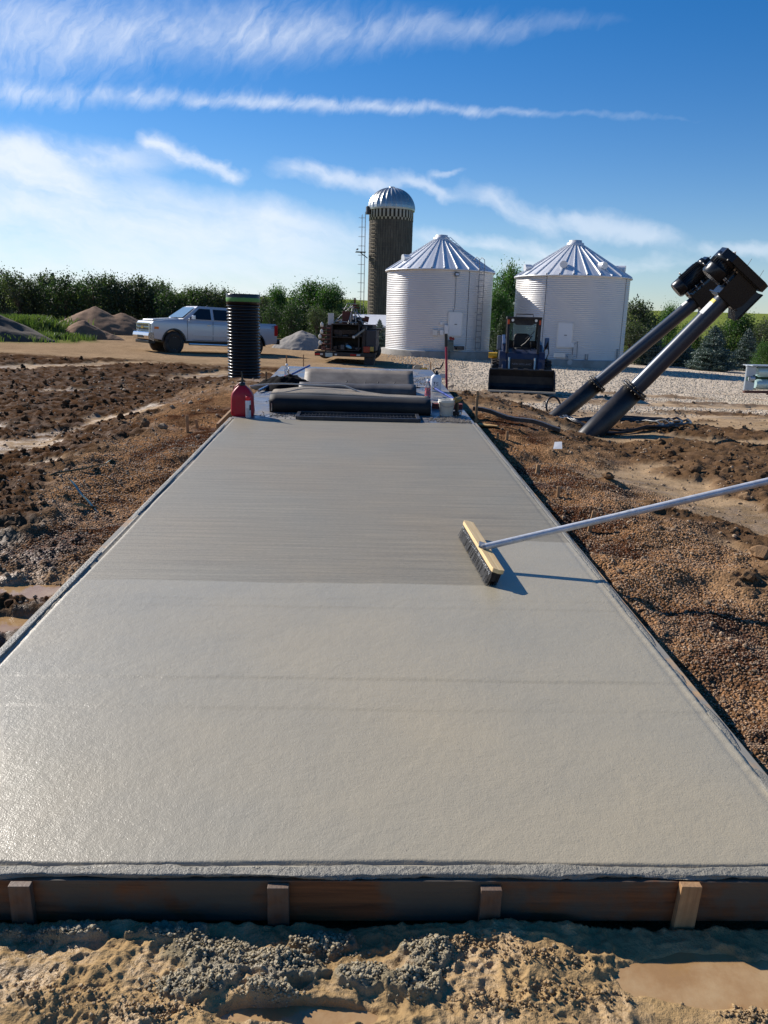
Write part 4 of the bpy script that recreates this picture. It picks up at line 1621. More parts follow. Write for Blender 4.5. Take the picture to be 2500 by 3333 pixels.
# ---------------------------------------------------------------- black ribbed culvert pipe on end
def culvert():
    b = P(796, 1245, 20.5)
    gz = ground_z(b.x, 20.5)
    root = thing('culvert_pipe', 'tall black ribbed plastic culvert pipe standing on end with a green stripe near its top', 'pipe', (b.x, 20.5, gz))
    top = P(800, 958, 20.5).z - gz
    r = 0.425
    prof = []
    n = 25
    p = (top - 0.22) / n
    for i in range(n):
        z = -0.05 + i * p
        prof += [(r - .032, z), (r - .032, z + p * .28), (r - 0.008, z + p * .38), (r, z + p * .5), (r, z + p * .78), (r - 0.008, z + p * .9)]
    prof += [(r - .032, top - .27)]
    m = mat('culvert_plastic', (0.006, 0.006, 0.007), 0.24, 0, 0.15, 5, 0, spec=0.5, rvar=.05)
    body = MB(True)
    body.lathe(prof, 64)
    body.lathe([(r - .05, -0.05), (r - .05, top)], 64)
    body.build('barrel', m, root)
    MB(True).lathe([(r - .01, top - .27), (r + .006, top - .262), (r + .006, top - 0.19), (r + .006, top - .02), (r, top), (r - .05, top), (r - .05, top - .3)], 64).build('collar', m, root)
    MB(True).lathe([(r + .008, top - .19), (r + .010, top - .185), (r + .010, top - .10), (r + .008, top - .095)], 64).build('green_stripe', mat('stripe_green', lin(96, 150, 70), 0.5), root)


culvert()


# ---------------------------------------------------------------- two conveyor tubes with motors
tube_paint = mat('tube_paint', (0.030, 0.040, 0.058), 0.33, 0.15, 0.08, 4, 0, dirt=lin(110, 100, 88), dscale=3, damt=0.10, rvar=0.05, coat=0.2)
sleeve_paint = mat('sleeve_paint', (0.020, 0.020, 0.022), 0.42, 0.1, 0.1, 4, 0, dirt=lin(130, 116, 98), dscale=2, damt=0.25, rvar=0.05)
motor_paint = mat('motor_black', (0.010, 0.012, 0.015), 0.28, 0.2, 0.1, 8, 0, rvar=0.05)
bolt_m = mat('bolt_steel', lin(180, 176, 168), 0.35, 0.9)
label_w = mat('white_label', lin(225, 225, 220), 0.5)
label_y = mat('yellow_label', lin(214, 196, 70), 0.5)


def frame_from(p0, axis, upish):
    z = axis.normalized()
    x = (upish - z * upish.dot(z)).normalized()
    y = z.cross(x)
    M = Matrix((x, y, z)).transposed().to_4x4()
    M.translation = p0
    return M          # local z along the tube, local x the upper-left side


def conveyor(bot, mid, top, rs, rt, label, near):
    ax = (top - mid)
    M = frame_from(bot, top - bot, Vector((-1, 0, 0.8)))
    L = (top - bot).length
    Lm = (mid - bot).length
    root = thing('conveyor_tube', label, 'conveyor tube', group='leaning conveyor tubes', M=M)
    b = MB(True)
    b.lathe([(rs, -0.45), (rs, Lm), (rt, Lm + 0.004)], 40)
    b.build('sleeve', sleeve_paint, root)
    t = MB(True)
    t.lathe([(rt, Lm), (rt, L + 0.1)], 40)
    t.build('tube', tube_paint, root)
    fl = MB(True)
    fl.lathe([(rt + .0, Lm - 0.03), (rs + .055, Lm - .03), (rs + .055, Lm + .012), (rt, Lm + .014)], 40)
    fl.lathe([(rt + .0, Lm + 0.03), (rs + .045, Lm + .03), (rs + .045, Lm + .05), (rt, Lm + .052)], 40)
    fo = fl.build('flange', sleeve_paint, root)
    for k in range(16):
        a = 2 * PI * k / 16
        bl = MB()
        bl.cyl(((rs + .028) * math.cos(a), (rs + .028) * math.sin(a), Lm - .045), ((rs + .028) * math.cos(a), (rs + .028) * math.sin(a), Lm + .062), 0.009, seg=6)
        bl.build('bolt', mat('bolt_dull', lin(120, 112, 100), .5, .6), fo)
    # the pipe's white sticker, wrapped on the lit side
    for (m_, za, zb, a0, a1) in ((label_w, L - .36, L - .14, -60, 40), (label_y, L - .14, L - .08, -60, 40)) if near else ((label_w, L - .22, L - .10, -30, 30),):
        st = MB(True)
        vs_, n = [], 14
        for z in (za, zb):
            for k in range(n + 1):
                a = R(a0 + (a1 - a0) * k / n)
                vs_.append(((rt + .003) * math.cos(a), (rt + .003) * math.sin(a), z))
        st.add(vs_, [(k, k + 1, n + 2 + k, n + 1 + k) for k in range(n)], True)
        st.build('sticker', m_, root)
    # head: gearbox / transition box, back plate, spout
    W = rt * 1.28
    h0 = L - 0.02
    K = .56 if near else .70
    hb = MB()
    hb.prism([(-W * 1.0, h0), (W * 1.05, h0), (W * 1.05, h0 + .78 * K), (-W * 1.25, h0 + .78 * K), (-W * 1.8, h0 + .45 * K)], -W, W)
    head = hb.build('head_box', motor_paint, root, 0.01)
    # flange plates across the head
    pl = MB()
    pl.box((0, 0, h0 + 0.02), (W * 2.5, W * 2.5, 0.02))
    pl.box((W * .15, 0, h0 + 0.80 * K), (W * 3.3, W * 2.5, 0.02))
    pl.build('flange_plate', motor_paint, head)
    # discharge spout on the underside
    sp = MB()
    s0 = -W * 1.0
    n_ = len(sp.v)
    vs_ = [(s0, -W * .9, h0 + .06 * K), (s0, W * .9, h0 + .06 * K), (s0, W * .9, h0 + .72 * K), (s0, -W * .9, h0 + .72 * K),
           (s0 - .15, -W * 1.15, h0 - .10), (s0 - .15, W * 1.15, h0 - .10), (s0 - .16, W * 1.15, h0 + .74 * K), (s0 - .16, -W * 1.15, h0 + .74 * K)]
    sp.add(vs_, [(0, 1, 5, 4), (1, 2, 6, 5), (2, 3, 7, 6), (3, 0, 4, 7)], False)
    sp.box((s0 - .155, 0, h0 + .32 * K), (0.02, W * 2.6, .90 * K))
    sp.build('spout', motor_paint, root)
    # grey inspection plate
    ip = MB()
    ip.box((-W * .9, -W - .008, h0 + .36 * K), (.17, .008, .36 * K))
    ip.build('inspection_plate', mat('plate_grey', lin(92, 92, 104), 0.4, 0.2), head)
    # belt guard: a tall plate with cut corners across the top end
    bx0, bx1 = -W * 1.75, W * 1.05 + (.40 if near else .36)
    hw = W * 1.5
    bg_ = MB()
    poly = [(bx0, -hw * .75), (bx0 + .10, -hw), (bx1 - .18, -hw), (bx1, -hw * .55), (bx1, hw * .55), (bx1 - .18, hw), (bx0 + .10, hw), (bx0, hw * .75)]
    bg_.prism(poly, h0 + .815 * K, h0 + .815 * K + (.12 if near else .08), axis='z')
    bgo = bg_.build('belt_guard', motor_paint, root, 0.008)
    for (bx_, by_) in ((bx0 + .08, -hw * .8), (bx1 - .12, -hw * .8), (bx1 - .05, 0), (bx1 - .12, hw * .8), ((bx0 + bx1) / 2, -hw * .93)):
        MB(True).cyl((bx_, by_, h0 + .78 * K), (bx_, by_, h0 + .815 * K + .15), 0.010, seg=6).build('bolt', bolt_m, bgo)
    for k in (0.15, 0.42):
        MB(True).cyl((bx0 + k, 0, h0 + .815 * K + .15), (bx0 + k + .03, 0, h0 + .815 * K + .27), 0.004, seg=5).build('wire_end', dark_steel, bgo)
    # motor lies along the tube above the head
    mr = 0.195 if near else 0.165
    mx = W * 1.05 + mr + (.03 if near else .07)
    m0, m1 = (h0 + .13, h0 + .52) if near else (h0 - 0.12, h0 + .60)
    mt = MB(True)
    mt.lathe([(mr * .86, m0), (mr * .97, m0 + .03), (mr, m0 + .16), (mr, m0 + .17), (mr * .94, m0 + .175), (mr * .94, m1 - .12), (mr * 1.02, m1 - .115), (mr * 1.02, m1 - .02), (mr * .7, m1)], 32, Matrix.Translation((mx, 0, 0)))
    mo = mt.build('motor', motor_paint, root)
    fn = MB()
    for k in range(28):
        a = 2 * PI * k / 28
        fn.box((mx + mr * .97 * math.cos(a), mr * .97 * math.sin(a), (m0 + m1) / 2 + .03), (0.03, 0.008, m1 - m0 - .32), rot=(0, 0, a))
    fn.build('cooling_fins', motor_paint, mo)
    cb = MB()
    cb.box((mx + mr * .45, -mr * .98, (m0 + m1) / 2 + .12), (.14, .10, .18))
    cb.build('terminal_box', motor_paint, mo, 0.01)
    MB().box((mx + mr * .05, -mr * 1.04, (m0 + m1) / 2 - .02), (.075, .012, .09)).build('nameplate', mat('plate_silver', lin(150, 158, 176), 0.4, 0.5), mo)
    ey = MB(True)
    ey.tube([(mx + mr * .98 + .03 * (1 - math.cos(q)), .03 * math.sin(q), (m0 + m1) / 2 - .12) for q in [R(x_) for x_ in range(0, 330, 30)]], 0.008, 6)
    ey.build('lifting_eye', bolt_m, mo)
    sh = MB(True)
    sh.cyl((mx, 0, m1 - .02), (mx, 0, m1 + .16 if not near else m1 + .1), 0.028, seg=14)
    sh.build('shaft', bolt_m, mo)
    # slotted motor base with bolts
    mb_ = MB()
    mb_.box((W * 1.05 + .045, 0, (m0 + m1) / 2 + .04), (.02, .30, .46))
    for zz_ in (m0 + .16, m1 - .16):
        mb_.box((W * 1.05 + .075, 0, zz_), (.06, .24, .09))
    base = mb_.build('motor_base', motor_paint, root)
    for zz_ in (m0 + .12, m0 + .3, m1 - .3, m1 - .10):
        for y_ in (-.13, .13):
            MB(True).cyl((W * 1.05 - .03, y_, zz_), (W * 1.05 + .11, y_, zz_), 0.014, seg=8).build('bolt', bolt_m, base)
    return root


conveyor(P(1935, 1400, 13.3), P(2061, 1266, 13.15), P(2354, 977, 12.85), 0.186, 0.137,
         'nearer of two black leaning conveyor tubes, its drive head hooded and reaching farthest right', True)
conveyor(P(1820, 1352, 15.6), P(1942, 1250, 15.5), P(2262, 983, 15.2), 0.160, 0.126,
         'farther of two black leaning conveyor tubes, its motor perched up on the left', False)


# ---------------------------------------------------------------- the hopper deck at the end of the slab
def diamond_mat():
    m = bpy.data.materials.new('tread_plate')
    m.use_nodes = True
    t = NT(m.node_tree)
    b = m.node_tree.nodes['Principled BSDF']
    oc = t.n('ShaderNodeTexCoord').outputs['Object']
    mp = t.n('ShaderNodeMapping')
    mp.inputs['Rotation'].default_value = (0, 0, R(45))
    t.put(mp.inputs[0], oc)
    s = t.n('ShaderNodeSeparateXYZ')
    t.put(s.inputs[0], mp.outputs[0])
    a = t.m('ABSOLUTE', t.m('SINE', t.m('MULTIPLY', s.outputs[0], 90)))
    c_ = t.m('ABSOLUTE', t.m('SINE', t.m('MULTIPLY', s.outputs[1], 45)))
    h = t.m('GREATER_THAN', t.m('MULTIPLY', a, c_), 0.5)
    n = t.noise(oc, 2.6, 5, 0.65)
    dirt = t.ramp(n, [(0.44, 0), (0.60, 1)])
    t.put(b.inputs['Base Color'], t.mix(dirt, lin(112, 116, 124), lin(132, 126, 118)))
    t.put(b.inputs['Metallic'], t.m('MULTIPLY_ADD', dirt, -0.3, 0.4))
    t.put(b.inputs['Roughness'], t.m('MULTIPLY_ADD', dirt, 0.35, 0.30))
    bp = t.n('ShaderNodeBump')
    bp.inputs['Strength'].default_value = 0.6
    bp.inputs['Distance'].default_value = 0.004
    t.put(bp.inputs['Height'], h)
    t.put(b.inputs['Normal'], bp.outputs[0])
    return m


tread = diamond_mat()
rubber = mat('black_rubber', (0.005, 0.005, 0.006), 0.68, 0, 0.2, 3, 0.1, 30, dirt=lin(80, 76, 70), dscale=2.4, damt=0.16)
dusty = mat('dusty_rubber', lin(112, 106, 98), 0.85, 0, 0.35, 40, 0.6, 90, dirt=lin(150, 134, 112), dscale=4, damt=0.7)

deck = thing('hopper_deck', 'steel tread plate deck with a black grated trough at the far end of the slab', 'steel deck', M=SLAB_M @ Matrix.Translation((0, U1, 0)))
D0 = U1
dk = MB()
dk.box(((VL + VR) / 2, (U2 - U1) / 2 + .01, -0.10), (VR - VL + .02, U2 - U1, 0.20))
dk.build('deck_plate', tread, deck)


def Sd(px, py, h=0.0):
    v, u = S(px, py, h)
    return v, u - D0


# trough frame in front
a, b_ = Sd(962, 1372), Sd(1362, 1372)
c_, d_ = Sd(975, 1346), Sd(1345, 1350)
fm = MB()
y0, y1 = 0.03, 0.42
x0, x1 = a[0] + 0.01, b_[0]
for (p, q) in (((x0, y0), (x1, y0)), ((x0, y1), (x1, y1)), ((x0, y0), (x0, y1)), ((x1, y0), (x1, y1))):
    fm.bar((p[0], p[1], 0.02), (q[0], q[1], 0.02), 0.045, 0.045)
trough = fm.build('trough_frame', dark_steel, deck, 0.004)
gm = MB()
gm.box(((x0 + x1) / 2, (y0 + y1) / 2, 0.006), (x1 - x0 - .04, y1 - y0 - .04, 0.008))
k = x0 + .03
while k < x1 - .03:
    gm.bar((k, y0 + .02, 0.016), (k, y1 - .02, 0.016), 0.006, 0.014)
    k += 0.045
gm.bar((x0, y0 + .2, 0.022), (x1, y0 + .2, 0.022), 0.02, 0.016)
gm.build('grate', dark_steel, trough)
# patches of gravel fines on the deck
px_, pu_, pz_, pc_ = [], [], [], []
for (cv, cu, sv, su, n) in ((1.12, U1 + .25, .12, .10, 500), (1.30, U1 + .12, .1, .06, 300), (-.95, U1 + .28, .18, .1, 120), (0.05, U1 + 1.5, .5, .12, 1200), (.9, U1 + 4.3, .4, .5, 500)):
    px_ += list(rng.normal(cv, sv, n))
    pu_ += list(rng.normal(cu, su, n))
pp = np.stack([np.array(px_), np.array(pu_)], 1)
ok = (pp[:, 0] > VL + .03) & (pp[:, 0] < VR - .03) & (pp[:, 1] > U1 + .01)
pp = pp[ok]
W3 = np.array([(SLAB_M @ Vector((p[0], p[1], 0.004)))[:] for p in pp])
scatter('spilled_fines', W3, rng.uniform(.004, .011, len(W3)), ico0, shade(np.tile(np.array(lin(128, 118, 106)), (len(W3), 1)), .5, 1.3), lump_mat('fines', .8, .3), 'grit and fines spilled over the steel deck', True, 0.3)


def sheet(prof, x0, x1, thick, m, name, parent=None, nx=24, wob=0.01, seed=1, M=None, taper=None):
    """a bent sheet: profile in (y,z), swept along x with a little unevenness"""
    vs_, fs = [], []
    n = len(prof)
    for s_, side in ((0, 0.0), (1, thick)):
        for i in range(nx + 1):
            f_ = i / nx
            x_ = x0 + (x1 - x0) * f_
            for j, (y, z) in enumerate(prof):
                k = taper(f_, j / (n - 1)) if taper else 1.0
                w1 = wob * (float(fbm(np.array([x_ * 2.0 + seed]), np.array([j * .35 + seed]), 3, seed)[0]) - .5) * 2
                # normal estimate
                ya, za = prof[max(j - 1, 0)]
                yb, zb = prof[min(j + 1, n - 1)]
                ty, tz = yb - ya, zb - za
                l_ = math.hypot(ty, tz) or 1
                ny, nz = -tz / l_, ty / l_
                vs_.append((x_, y + ny * (side + w1), (z * k) + nz * (side + w1)))
    m_ = (nx + 1) * n
    for s_ in (0, 1):
        for i in range(nx):
            for j in range(n - 1):
                a = s_ * m_ + i * n + j
                q = (a, a + 1, a + n + 1, a + n)
                fs.append(q if s_ else q[::-1])
    for i in range(nx):
        for j in (0, n - 1):
            a = i * n + j
            fs.append((a, a + n, a + n + m_, a + m_))
    for i in (0, nx):
        for j in range(n - 1):
            a = i * n + j
            fs.append((a, a + 1, a + 1 + m_, a + m_))
    mb = MB(True)
    mb.add(vs_, fs, True)
    return mb.build(name, m, parent, 0, M)


# front rubber flap: a low half drum
vL_, uA = S(880, 1338)
vR_, _ = S(1392, 1345)
uf = U1 + .55
hh = 0.30
LOWER = .86
prof = [(0.0, 0.0), (-0.03, 0.07), (-0.035, 0.13), (-0.02, 0.175), (0.02, 0.215), (0.08, 0.238), (0.15, 0.248), (0.28, 0.262), (0.45, 0.278), (0.62, 0.285), (0.80, 0.25), (0.95, 0.12)]
belt = thing('rubber_belt', 'front black rubber belt bulging up across the deck', 'rubber belt', group='rubber belts over the hopper', M=SLAB_M @ Matrix.Translation((0, uf, 0.002)))
prof = [(y_, z_ * LOWER) for y_, z_ in prof]
sheet(prof[:7], vL_, vR_ + .02, 0.012, rubber, 'belt_face', belt, 26, .010, 3, taper=lambda f_, j: 1 - 0.12 * f_)
sheet(prof[6:], vL_, vR_ + .02, 0.012, dusty, 'belt_back', belt, 26, .012, 4, taper=lambda f_, j: (1 - 0.12 * f_) * (1 - .45 * j * float(sstep(.50, .75, f_)) - .35 * j * float(sstep(.22, 0.0, f_))))
clip = MB(True)
clip.tube([(vL_ + .03, -.045, .02), (vL_ + .03, -.05, .12)], 0.008, 6)
clip.build('pin', bolt_m, belt)

# rolled edge strip lying on it
ln = MB(True)
pts = []
for f_ in np.linspace(0, 1, 22):
    x_ = vL_ - .28 + f_ * (1.72)
    y_ = .18 + .38 * math.sin(f_ * PI * .9)
    pts.append((x_, y_, .30 - .20 * max(0, f_ - .7) / .3 + .015 * math.sin(f_ * 9)))
st = ln.tube(pts, 0.011, 6).build('edge_strip', mat('strip_grey', lin(176, 172, 164), .7), belt)

# second belt behind
v2L, u2 = S(965, 1300, .0)
v2R, _ = S(1356, 1300)
belt2 = thing('rubber_belt', 'second grey dusty rubber belt lying behind the front black one', 'rubber belt', group='rubber belts over the hopper', M=SLAB_M @ Matrix.Translation((0, U1 + 2.15, 0.002)))
sheet([(0, 0), (-.03, .06), (-.01, .11), (.07, .15), (.2, .165), (.4, .14), (.6, .08), (.8, .02)], v2L, v2R, .012, mat('dusty_black', lin(62, 60, 60), .6, 0, .3, 3, .2, 60, dirt=lin(112, 104, 96), dscale=3, damt=.5), 'belt_face', belt2, 22, .014, 8)

# upright steel sheet
va, ua = S(990, 1252)
vb, ub = S(1350, 1262)
us = U1 + 3.25
panel = thing('steel_panel', 'scuffed grey steel sheet propped upright across the deck', 'steel panel', M=SLAB_M @ Matrix.Translation((0, us, 0.002)))
scuff = mat('scuffed_steel', lin(98, 90, 81), 0.6, 0.05, 0.2, 2.5, 0.05, 20, dirt=lin(150, 140, 128), dscale=1.6, damt=0.7)
sheet([(0, 0.0), (.10, .05), (.22, .11), (.34, .17), (.46, .23)], va, vb - .02, .008, scuff, 'sheet', panel, 16, .004, 12)
for (xx, kk) in ((va + .7, 1), (va + 1.0, 0), (vb - .62, 1), (vb - .35, 1)):
    hk = MB(True)
    hk.tube([(xx, -.03, .01), (xx, -.05, .07), (xx + .01, -.04, .10 if kk else .06), (xx + .015, -.02, .09)], .008, 6)
    hk.build('hook', dark_steel, panel)
cable_ = MB(True)
pts = [(va - .05 + f_ * (vb - va + .12), -.06 - .03 * math.sin(f_ * 13), .018 + .012 * math.sin(f_ * 7)) for f_ in np.linspace(0, 1, 26)]
tag(cable_.tube(pts, .012, 6).build('black_cable', black_plastic, None, M=SLAB_M @ Matrix.Translation((0, us, 0.002))), 'black cable lying along the foot of the upright steel sheet', 'cable')


# ---------------------------------------------------------------- small things on the deck
def on_deck(px, py, rz=0.0, h=0.0):
    v, u = S(px, py, h)
    return SLAB_M @ Matrix.Translation((v, u, h)) @ Matrix.Rotation(rz - YAW_S * 0, 4, 'Z')


def fuel_can():
    M = on_deck(791, 1352)
    root = thing('fuel_can', 'red plastic fuel can with a black spout at the left corner of the deck', 'fuel can', M=M)
    red = mat('red_plastic', lin(178, 22, 40), 0.42, 0, 0.1, 8, 0.05, 60, dirt=lin(120, 60, 56), dscale=12, damt=0.3)
    b = MB(True)
    w_, t_ = 0.142, 0.095
    b.lathe([(0.90, 0.0), (1.0, 0.02), (1.02, .06), (1.0, .10), (.97, .18), (.96, .24), (.88, .285), (.62, .335), (.34, .372), (.20, .385)], 40, Matrix.Scale(1, 4), sx=w_, sy=t_, sq=2.2)
    b.build('body', red, root)
    h = MB(True)
    h.tube([(-.10, 0, .285), (-.085, 0, .345), (-.03, 0, .395), (.02, 0, .39)], [.017, .016, .016, .02], 10)
    h.build('handle', red, root)
    c = MB(True)
    c.lathe([(.038, .375), (.038, .405), (.030, .412), (0, .412)], 20)
    c.build('cap', black_plastic, root)
    s = MB(True)
    s.tube([(0, 0, .40), (.002, .0, .46), (.0, .0, .50), (-.004, 0, .54)], [.014, .012, .010, .008], 10)
    s.build('spout', black_plastic, root)


fuel_can()


def spray_can():
    M = on_deck(809, 1357)
    root = thing('spray_can', 'white spray can with a bright red cap standing against the red fuel can', 'spray can', M=M @ Matrix.Translation((0, -0.02, 0)))
    MB(True).lathe([(.030, 0), (.034, .004), (.034, .20), (.030, .215), (.024, .22)], 24).build('body', mat('can_white', lin(226, 224, 222), .3, .1), root)
    MB(True).lathe([(.031, .205), (.032, .21), (.031, .252), (.027, .258), (0, .258)], 24).build('cap', mat('cap_red', lin(240, 30, 36), .35), root)
    lb = MB(True)
    n = 8
    for (m_, z0, z1, a0, a1, nm) in ((mat('print_black', lin(48, 48, 52), .5), .09, .155, -55, 0, 'label_patch'), (mat('print_grey', lin(130, 130, 134), .5), .03, .075, -115, -60, 'label_text')):
        q = MB(True)
        if nm == 'label_text':
            for zz_ in (.03, .045, .06, .075, .09, .105):
                vs_ = [(.0346 * math.cos(R(a0 + (a1 - a0) * i / n)), .0346 * math.sin(R(a0 + (a1 - a0) * i / n)), z) for z in (zz_, zz_ + .006) for i in range(n + 1)]
                q.add(vs_, [(i, i + 1, n + 2 + i, n + 1 + i) for i in range(n)], True)
        else:
            vs_ = [(.0346 * math.cos(R(a0 + (a1 - a0) * i / n)), .0346 * math.sin(R(a0 + (a1 - a0) * i / n)), z) for z in (z0, z1) for i in range(n + 1)]
            q.add(vs_, [(i, i + 1, n + 2 + i, n + 1 + i) for i in range(n)], True)
        q.build(nm, m_, root)


spray_can()
clear = mat('clear_plastic', (0.85, 0.87, 0.88), 0.08, 0, 0.02, trans=0.9, rvar=0.02)
pink = mat('pink_liquid', lin(236, 130, 140), 0.1, 0, 0.02, trans=0.5, rvar=0.02)


def bottle(px, py, sc, fill, label):
    root = thing('bottle', label, 'bottle', group='clear plastic bottles', M=on_deck(px, py))
    s = sc
    MB(True).lathe([(.030 * s, 0), (.036 * s, .008 * s), (.036 * s, .06 * s), (.033 * s, .09 * s), (.036 * s, .12 * s), (.034 * s, .155 * s), (.018 * s, .19 * s), (.013 * s, .20 * s)], 24).build('body', clear, root)
    MB(True).lathe([(.031 * s, .003), (.033 * s, .01), (.033 * s, fill * s), (0, fill * s)], 20).build('drink', pink, root)
    MB(True).lathe([(.016 * s, .198 * s), (.016 * s, .218 * s), (0, .22 * s)], 16).build('cap', mat('cap_white', lin(232, 232, 232), .4), root)


bottle(934, 1236, 1.25, .06, 'clear bottle of pink drink left of the upright sheet, under the blue pole')
bottle(1391, 1300, 1.35, .13, 'tall clear bottle with pale pink liquid at the right end of the front belt')


def jug():
    root = thing('sprayer_jug', 'white plastic sprayer jug with a black trigger top on the right of the deck', 'jug', M=on_deck(1418, 1274))
    wj = mat('jug_white', lin(228, 228, 230), .4, 0, .04)
    MB(True).lathe([(.078, 0), (.088, .012), (.088, .20), (.08, .235), (.045, .268), (.03, .275)], 28, sx=1, sy=.85, sq=.8).build('body', wj, root)
    MB(True).lathe([(.036, .27), (.036, .30), (.02, .305), (.02, .33)], 18).build('pump', black_plastic, root)
    h = MB(True)
    h.tube([(-.03, 0, .30), (-.06, 0, .34), (.0, 0, .37), (.05, 0, .36)], .012, 8)
    h.tube([(.05, 0, .36), (.085, 0, .42), (.10, 0, .47)], [.012, .014, .008], 8)
    h.build('trigger', black_plastic, root)
    m = MB(True)
    ink = mat('marker_blue', lin(44, 50, 92), .5)
    y = -.0765
    m.tube([(-.05, y, .155), (-.015, y, .158)], .004, 5)
    m.tube([(-.032, y, .157), (-.036, y, .10)], .004, 5)
    m.tube([(.03, y, .155), (.003, y, .153), (.0, y, .132), (.022, y, .130), (.024, y, .106), (-.002, y, .102)], .004, 5)
    m.build('marker_writing', ink, root)


jug()


def bucket():
    root = thing('bucket', 'white plastic bucket at the right front corner of the deck', 'bucket', M=on_deck(1452, 1352))
    wm = mat('bucket_white', lin(226, 220, 204), .45, 0, .05, 6, 0, dirt=lin(160, 150, 134), dscale=8, damt=.3)
    MB(True).lathe([(.080, 0), (.084, .004), (.104, .178), (.110, .180), (.112, .188), (.104, .190), (.110, .196), (.112, .21), (.106, .212), (.102, .205), (.098, .18), (.080, .01), (0, .01)], 36).build('pail', wm, root)
    h = MB(True)
    h.tube([(.113 * math.cos(a), -.115 * abs(math.sin(a)) - .005, .185 - .06 * abs(math.sin(a))) for a in [R(q) for q in range(0, 181, 15)]], .003, 5)
    h.build('handle', bolt_m, root)


bucket()


def drill():
    root = thing('cordless_drill', 'dark cordless drill with a tan body standing on its battery beside the bucket', 'drill', M=on_deck(1488, 1352, R(60)))
    MB().box((0, 0, .03), (.12, .08, .06)).build('battery', black_plastic, root, .008)
    b = MB(True)
    b.cyl((-.09, 0, .21), (.05, 0, .21), .036, .034, 16)
    b.build('motor_body', mat('drill_tan', lin(132, 110, 60), .5), root)
    g = MB()
    g.bar((-.02, 0, .05), (-.03, 0, .19), .04, .05, (1, 0, 0))
    g.build('grip', black_plastic, root, .008)
    c = MB(True)
    c.cyl((.05, 0, .21), (.10, 0, .21), .024, .018, 12)
    c.build('chuck', black_plastic, root)
    MB().box((0.0, -.042, .03), (.04, .004, .035)).build('battery_label', label_w, root)


drill()

# stack of red-edged boards behind the bucket
rb_ = MB()
mmr = on_deck(1455, 1330)
for k in range(3):
    rb_.box((0.0, 0, .012 + k * .025), (.42, .10, .018))
tag(rb_.build('board_stack', mat('red_edge', lin(120, 60, 52), .7), None, .002, M=mmr), 'short stack of reddish boards lying behind the white bucket', 'boards')

# black cloth
def cloth():
    n = 34
    X, Y = np.meshgrid(np.linspace(-1, 1, n), np.linspace(-1, 1, n))
    x, y = X.ravel(), Y.ravel()
    rr = np.hypot(x, y) + .25 * (fbm(x * 2 + 3, y * 2, 3, 301) - .5)
    h = (1 - sstep(.35, 1.0, rr)) * (.09 + .14 * (ridged(x * 1.7 + 5, y * 1.9, 3, 303) - .45))
    v = np.stack([x * .62, y * .5, np.maximum(h * 1.35, 0.004)], 1)
    i = np.arange(n - 1)[:, None] * n
    k = np.arange(n - 1)[None]
    f = np.stack([i + k, i + k + 1, i + n + k + 1, i + n + k], -1).reshape(-1, 4)
    f = f[np.max(rr[f], 1) < 0.98]
    o = bulk_mesh('jacket', v, 4, f.reshape(-1), mat('black_cloth', (0.005, 0.005, 0.006), .95, 0, .2, spec=.1), True)
    o.matrix_world = on_deck(938, 1262)
    md = o.modifiers.new('s', 'SOLIDIFY')
    md.thickness = .006
    tag(o, 'crumpled black jacket on the left of the deck', 'jacket')


cloth()
bluepole = mat('blue_pole', lin(44, 60, 132), .35, .2)


def pole(a, b, r, m, name, label, cat, tip=None, ends=None):
    root = thing(name, label, cat, a)
    v = b - a
    MB(True).cyl((0, 0, 0), v, r, seg=12).build('shaft', m, root)
    if ends:
        MB(True).cyl(v * ends[0], v * ends[1], r * 1.25, seg=12).build(ends[3], ends[2], root)
    return root


def SP(px, py, h):
    v, u = S(px, py, h)
    return SLAB_M @ Vector((v, u, h))


pole(SP(842, 1272, .03), SP(1008, 1190, .16), .017, bluepole, 'float_pole', 'long blue pole lying slantwise on the left of the deck', 'pole', ends=(0.0, .30, mat('alu', lin(190, 192, 196), .3, .8), 'end_sleeve'))
pole(SP(1412, 1262, .12), SP(1478, 1300, .10), .018, bluepole, 'float_pole', 'short blue pole end between the white jug and the drill', 'pole', ends=(0.0, .08, black_plastic, 'end_sleeve'))
# upright digging bar
base = P(1456, 1285, 15.0)
gz = ground_z(base.x, 15.0)
topb = P(1452, 1090, 15.0)
root = thing('digging_bar', 'upright red bar with a black grip right of the deck', 'bar', (base.x, 15.0, gz))
tp = topb - Vector((base.x, 15.0, gz))
MB(True).cyl((0, 0, -.2), tp, .022, seg=12).build('shaft', mat('bar_red', lin(168, 40, 62), .45), root)
MB(True).cyl(tp * .80, tp * 1.02, .030, seg=12).build('grip', black_plastic, root)

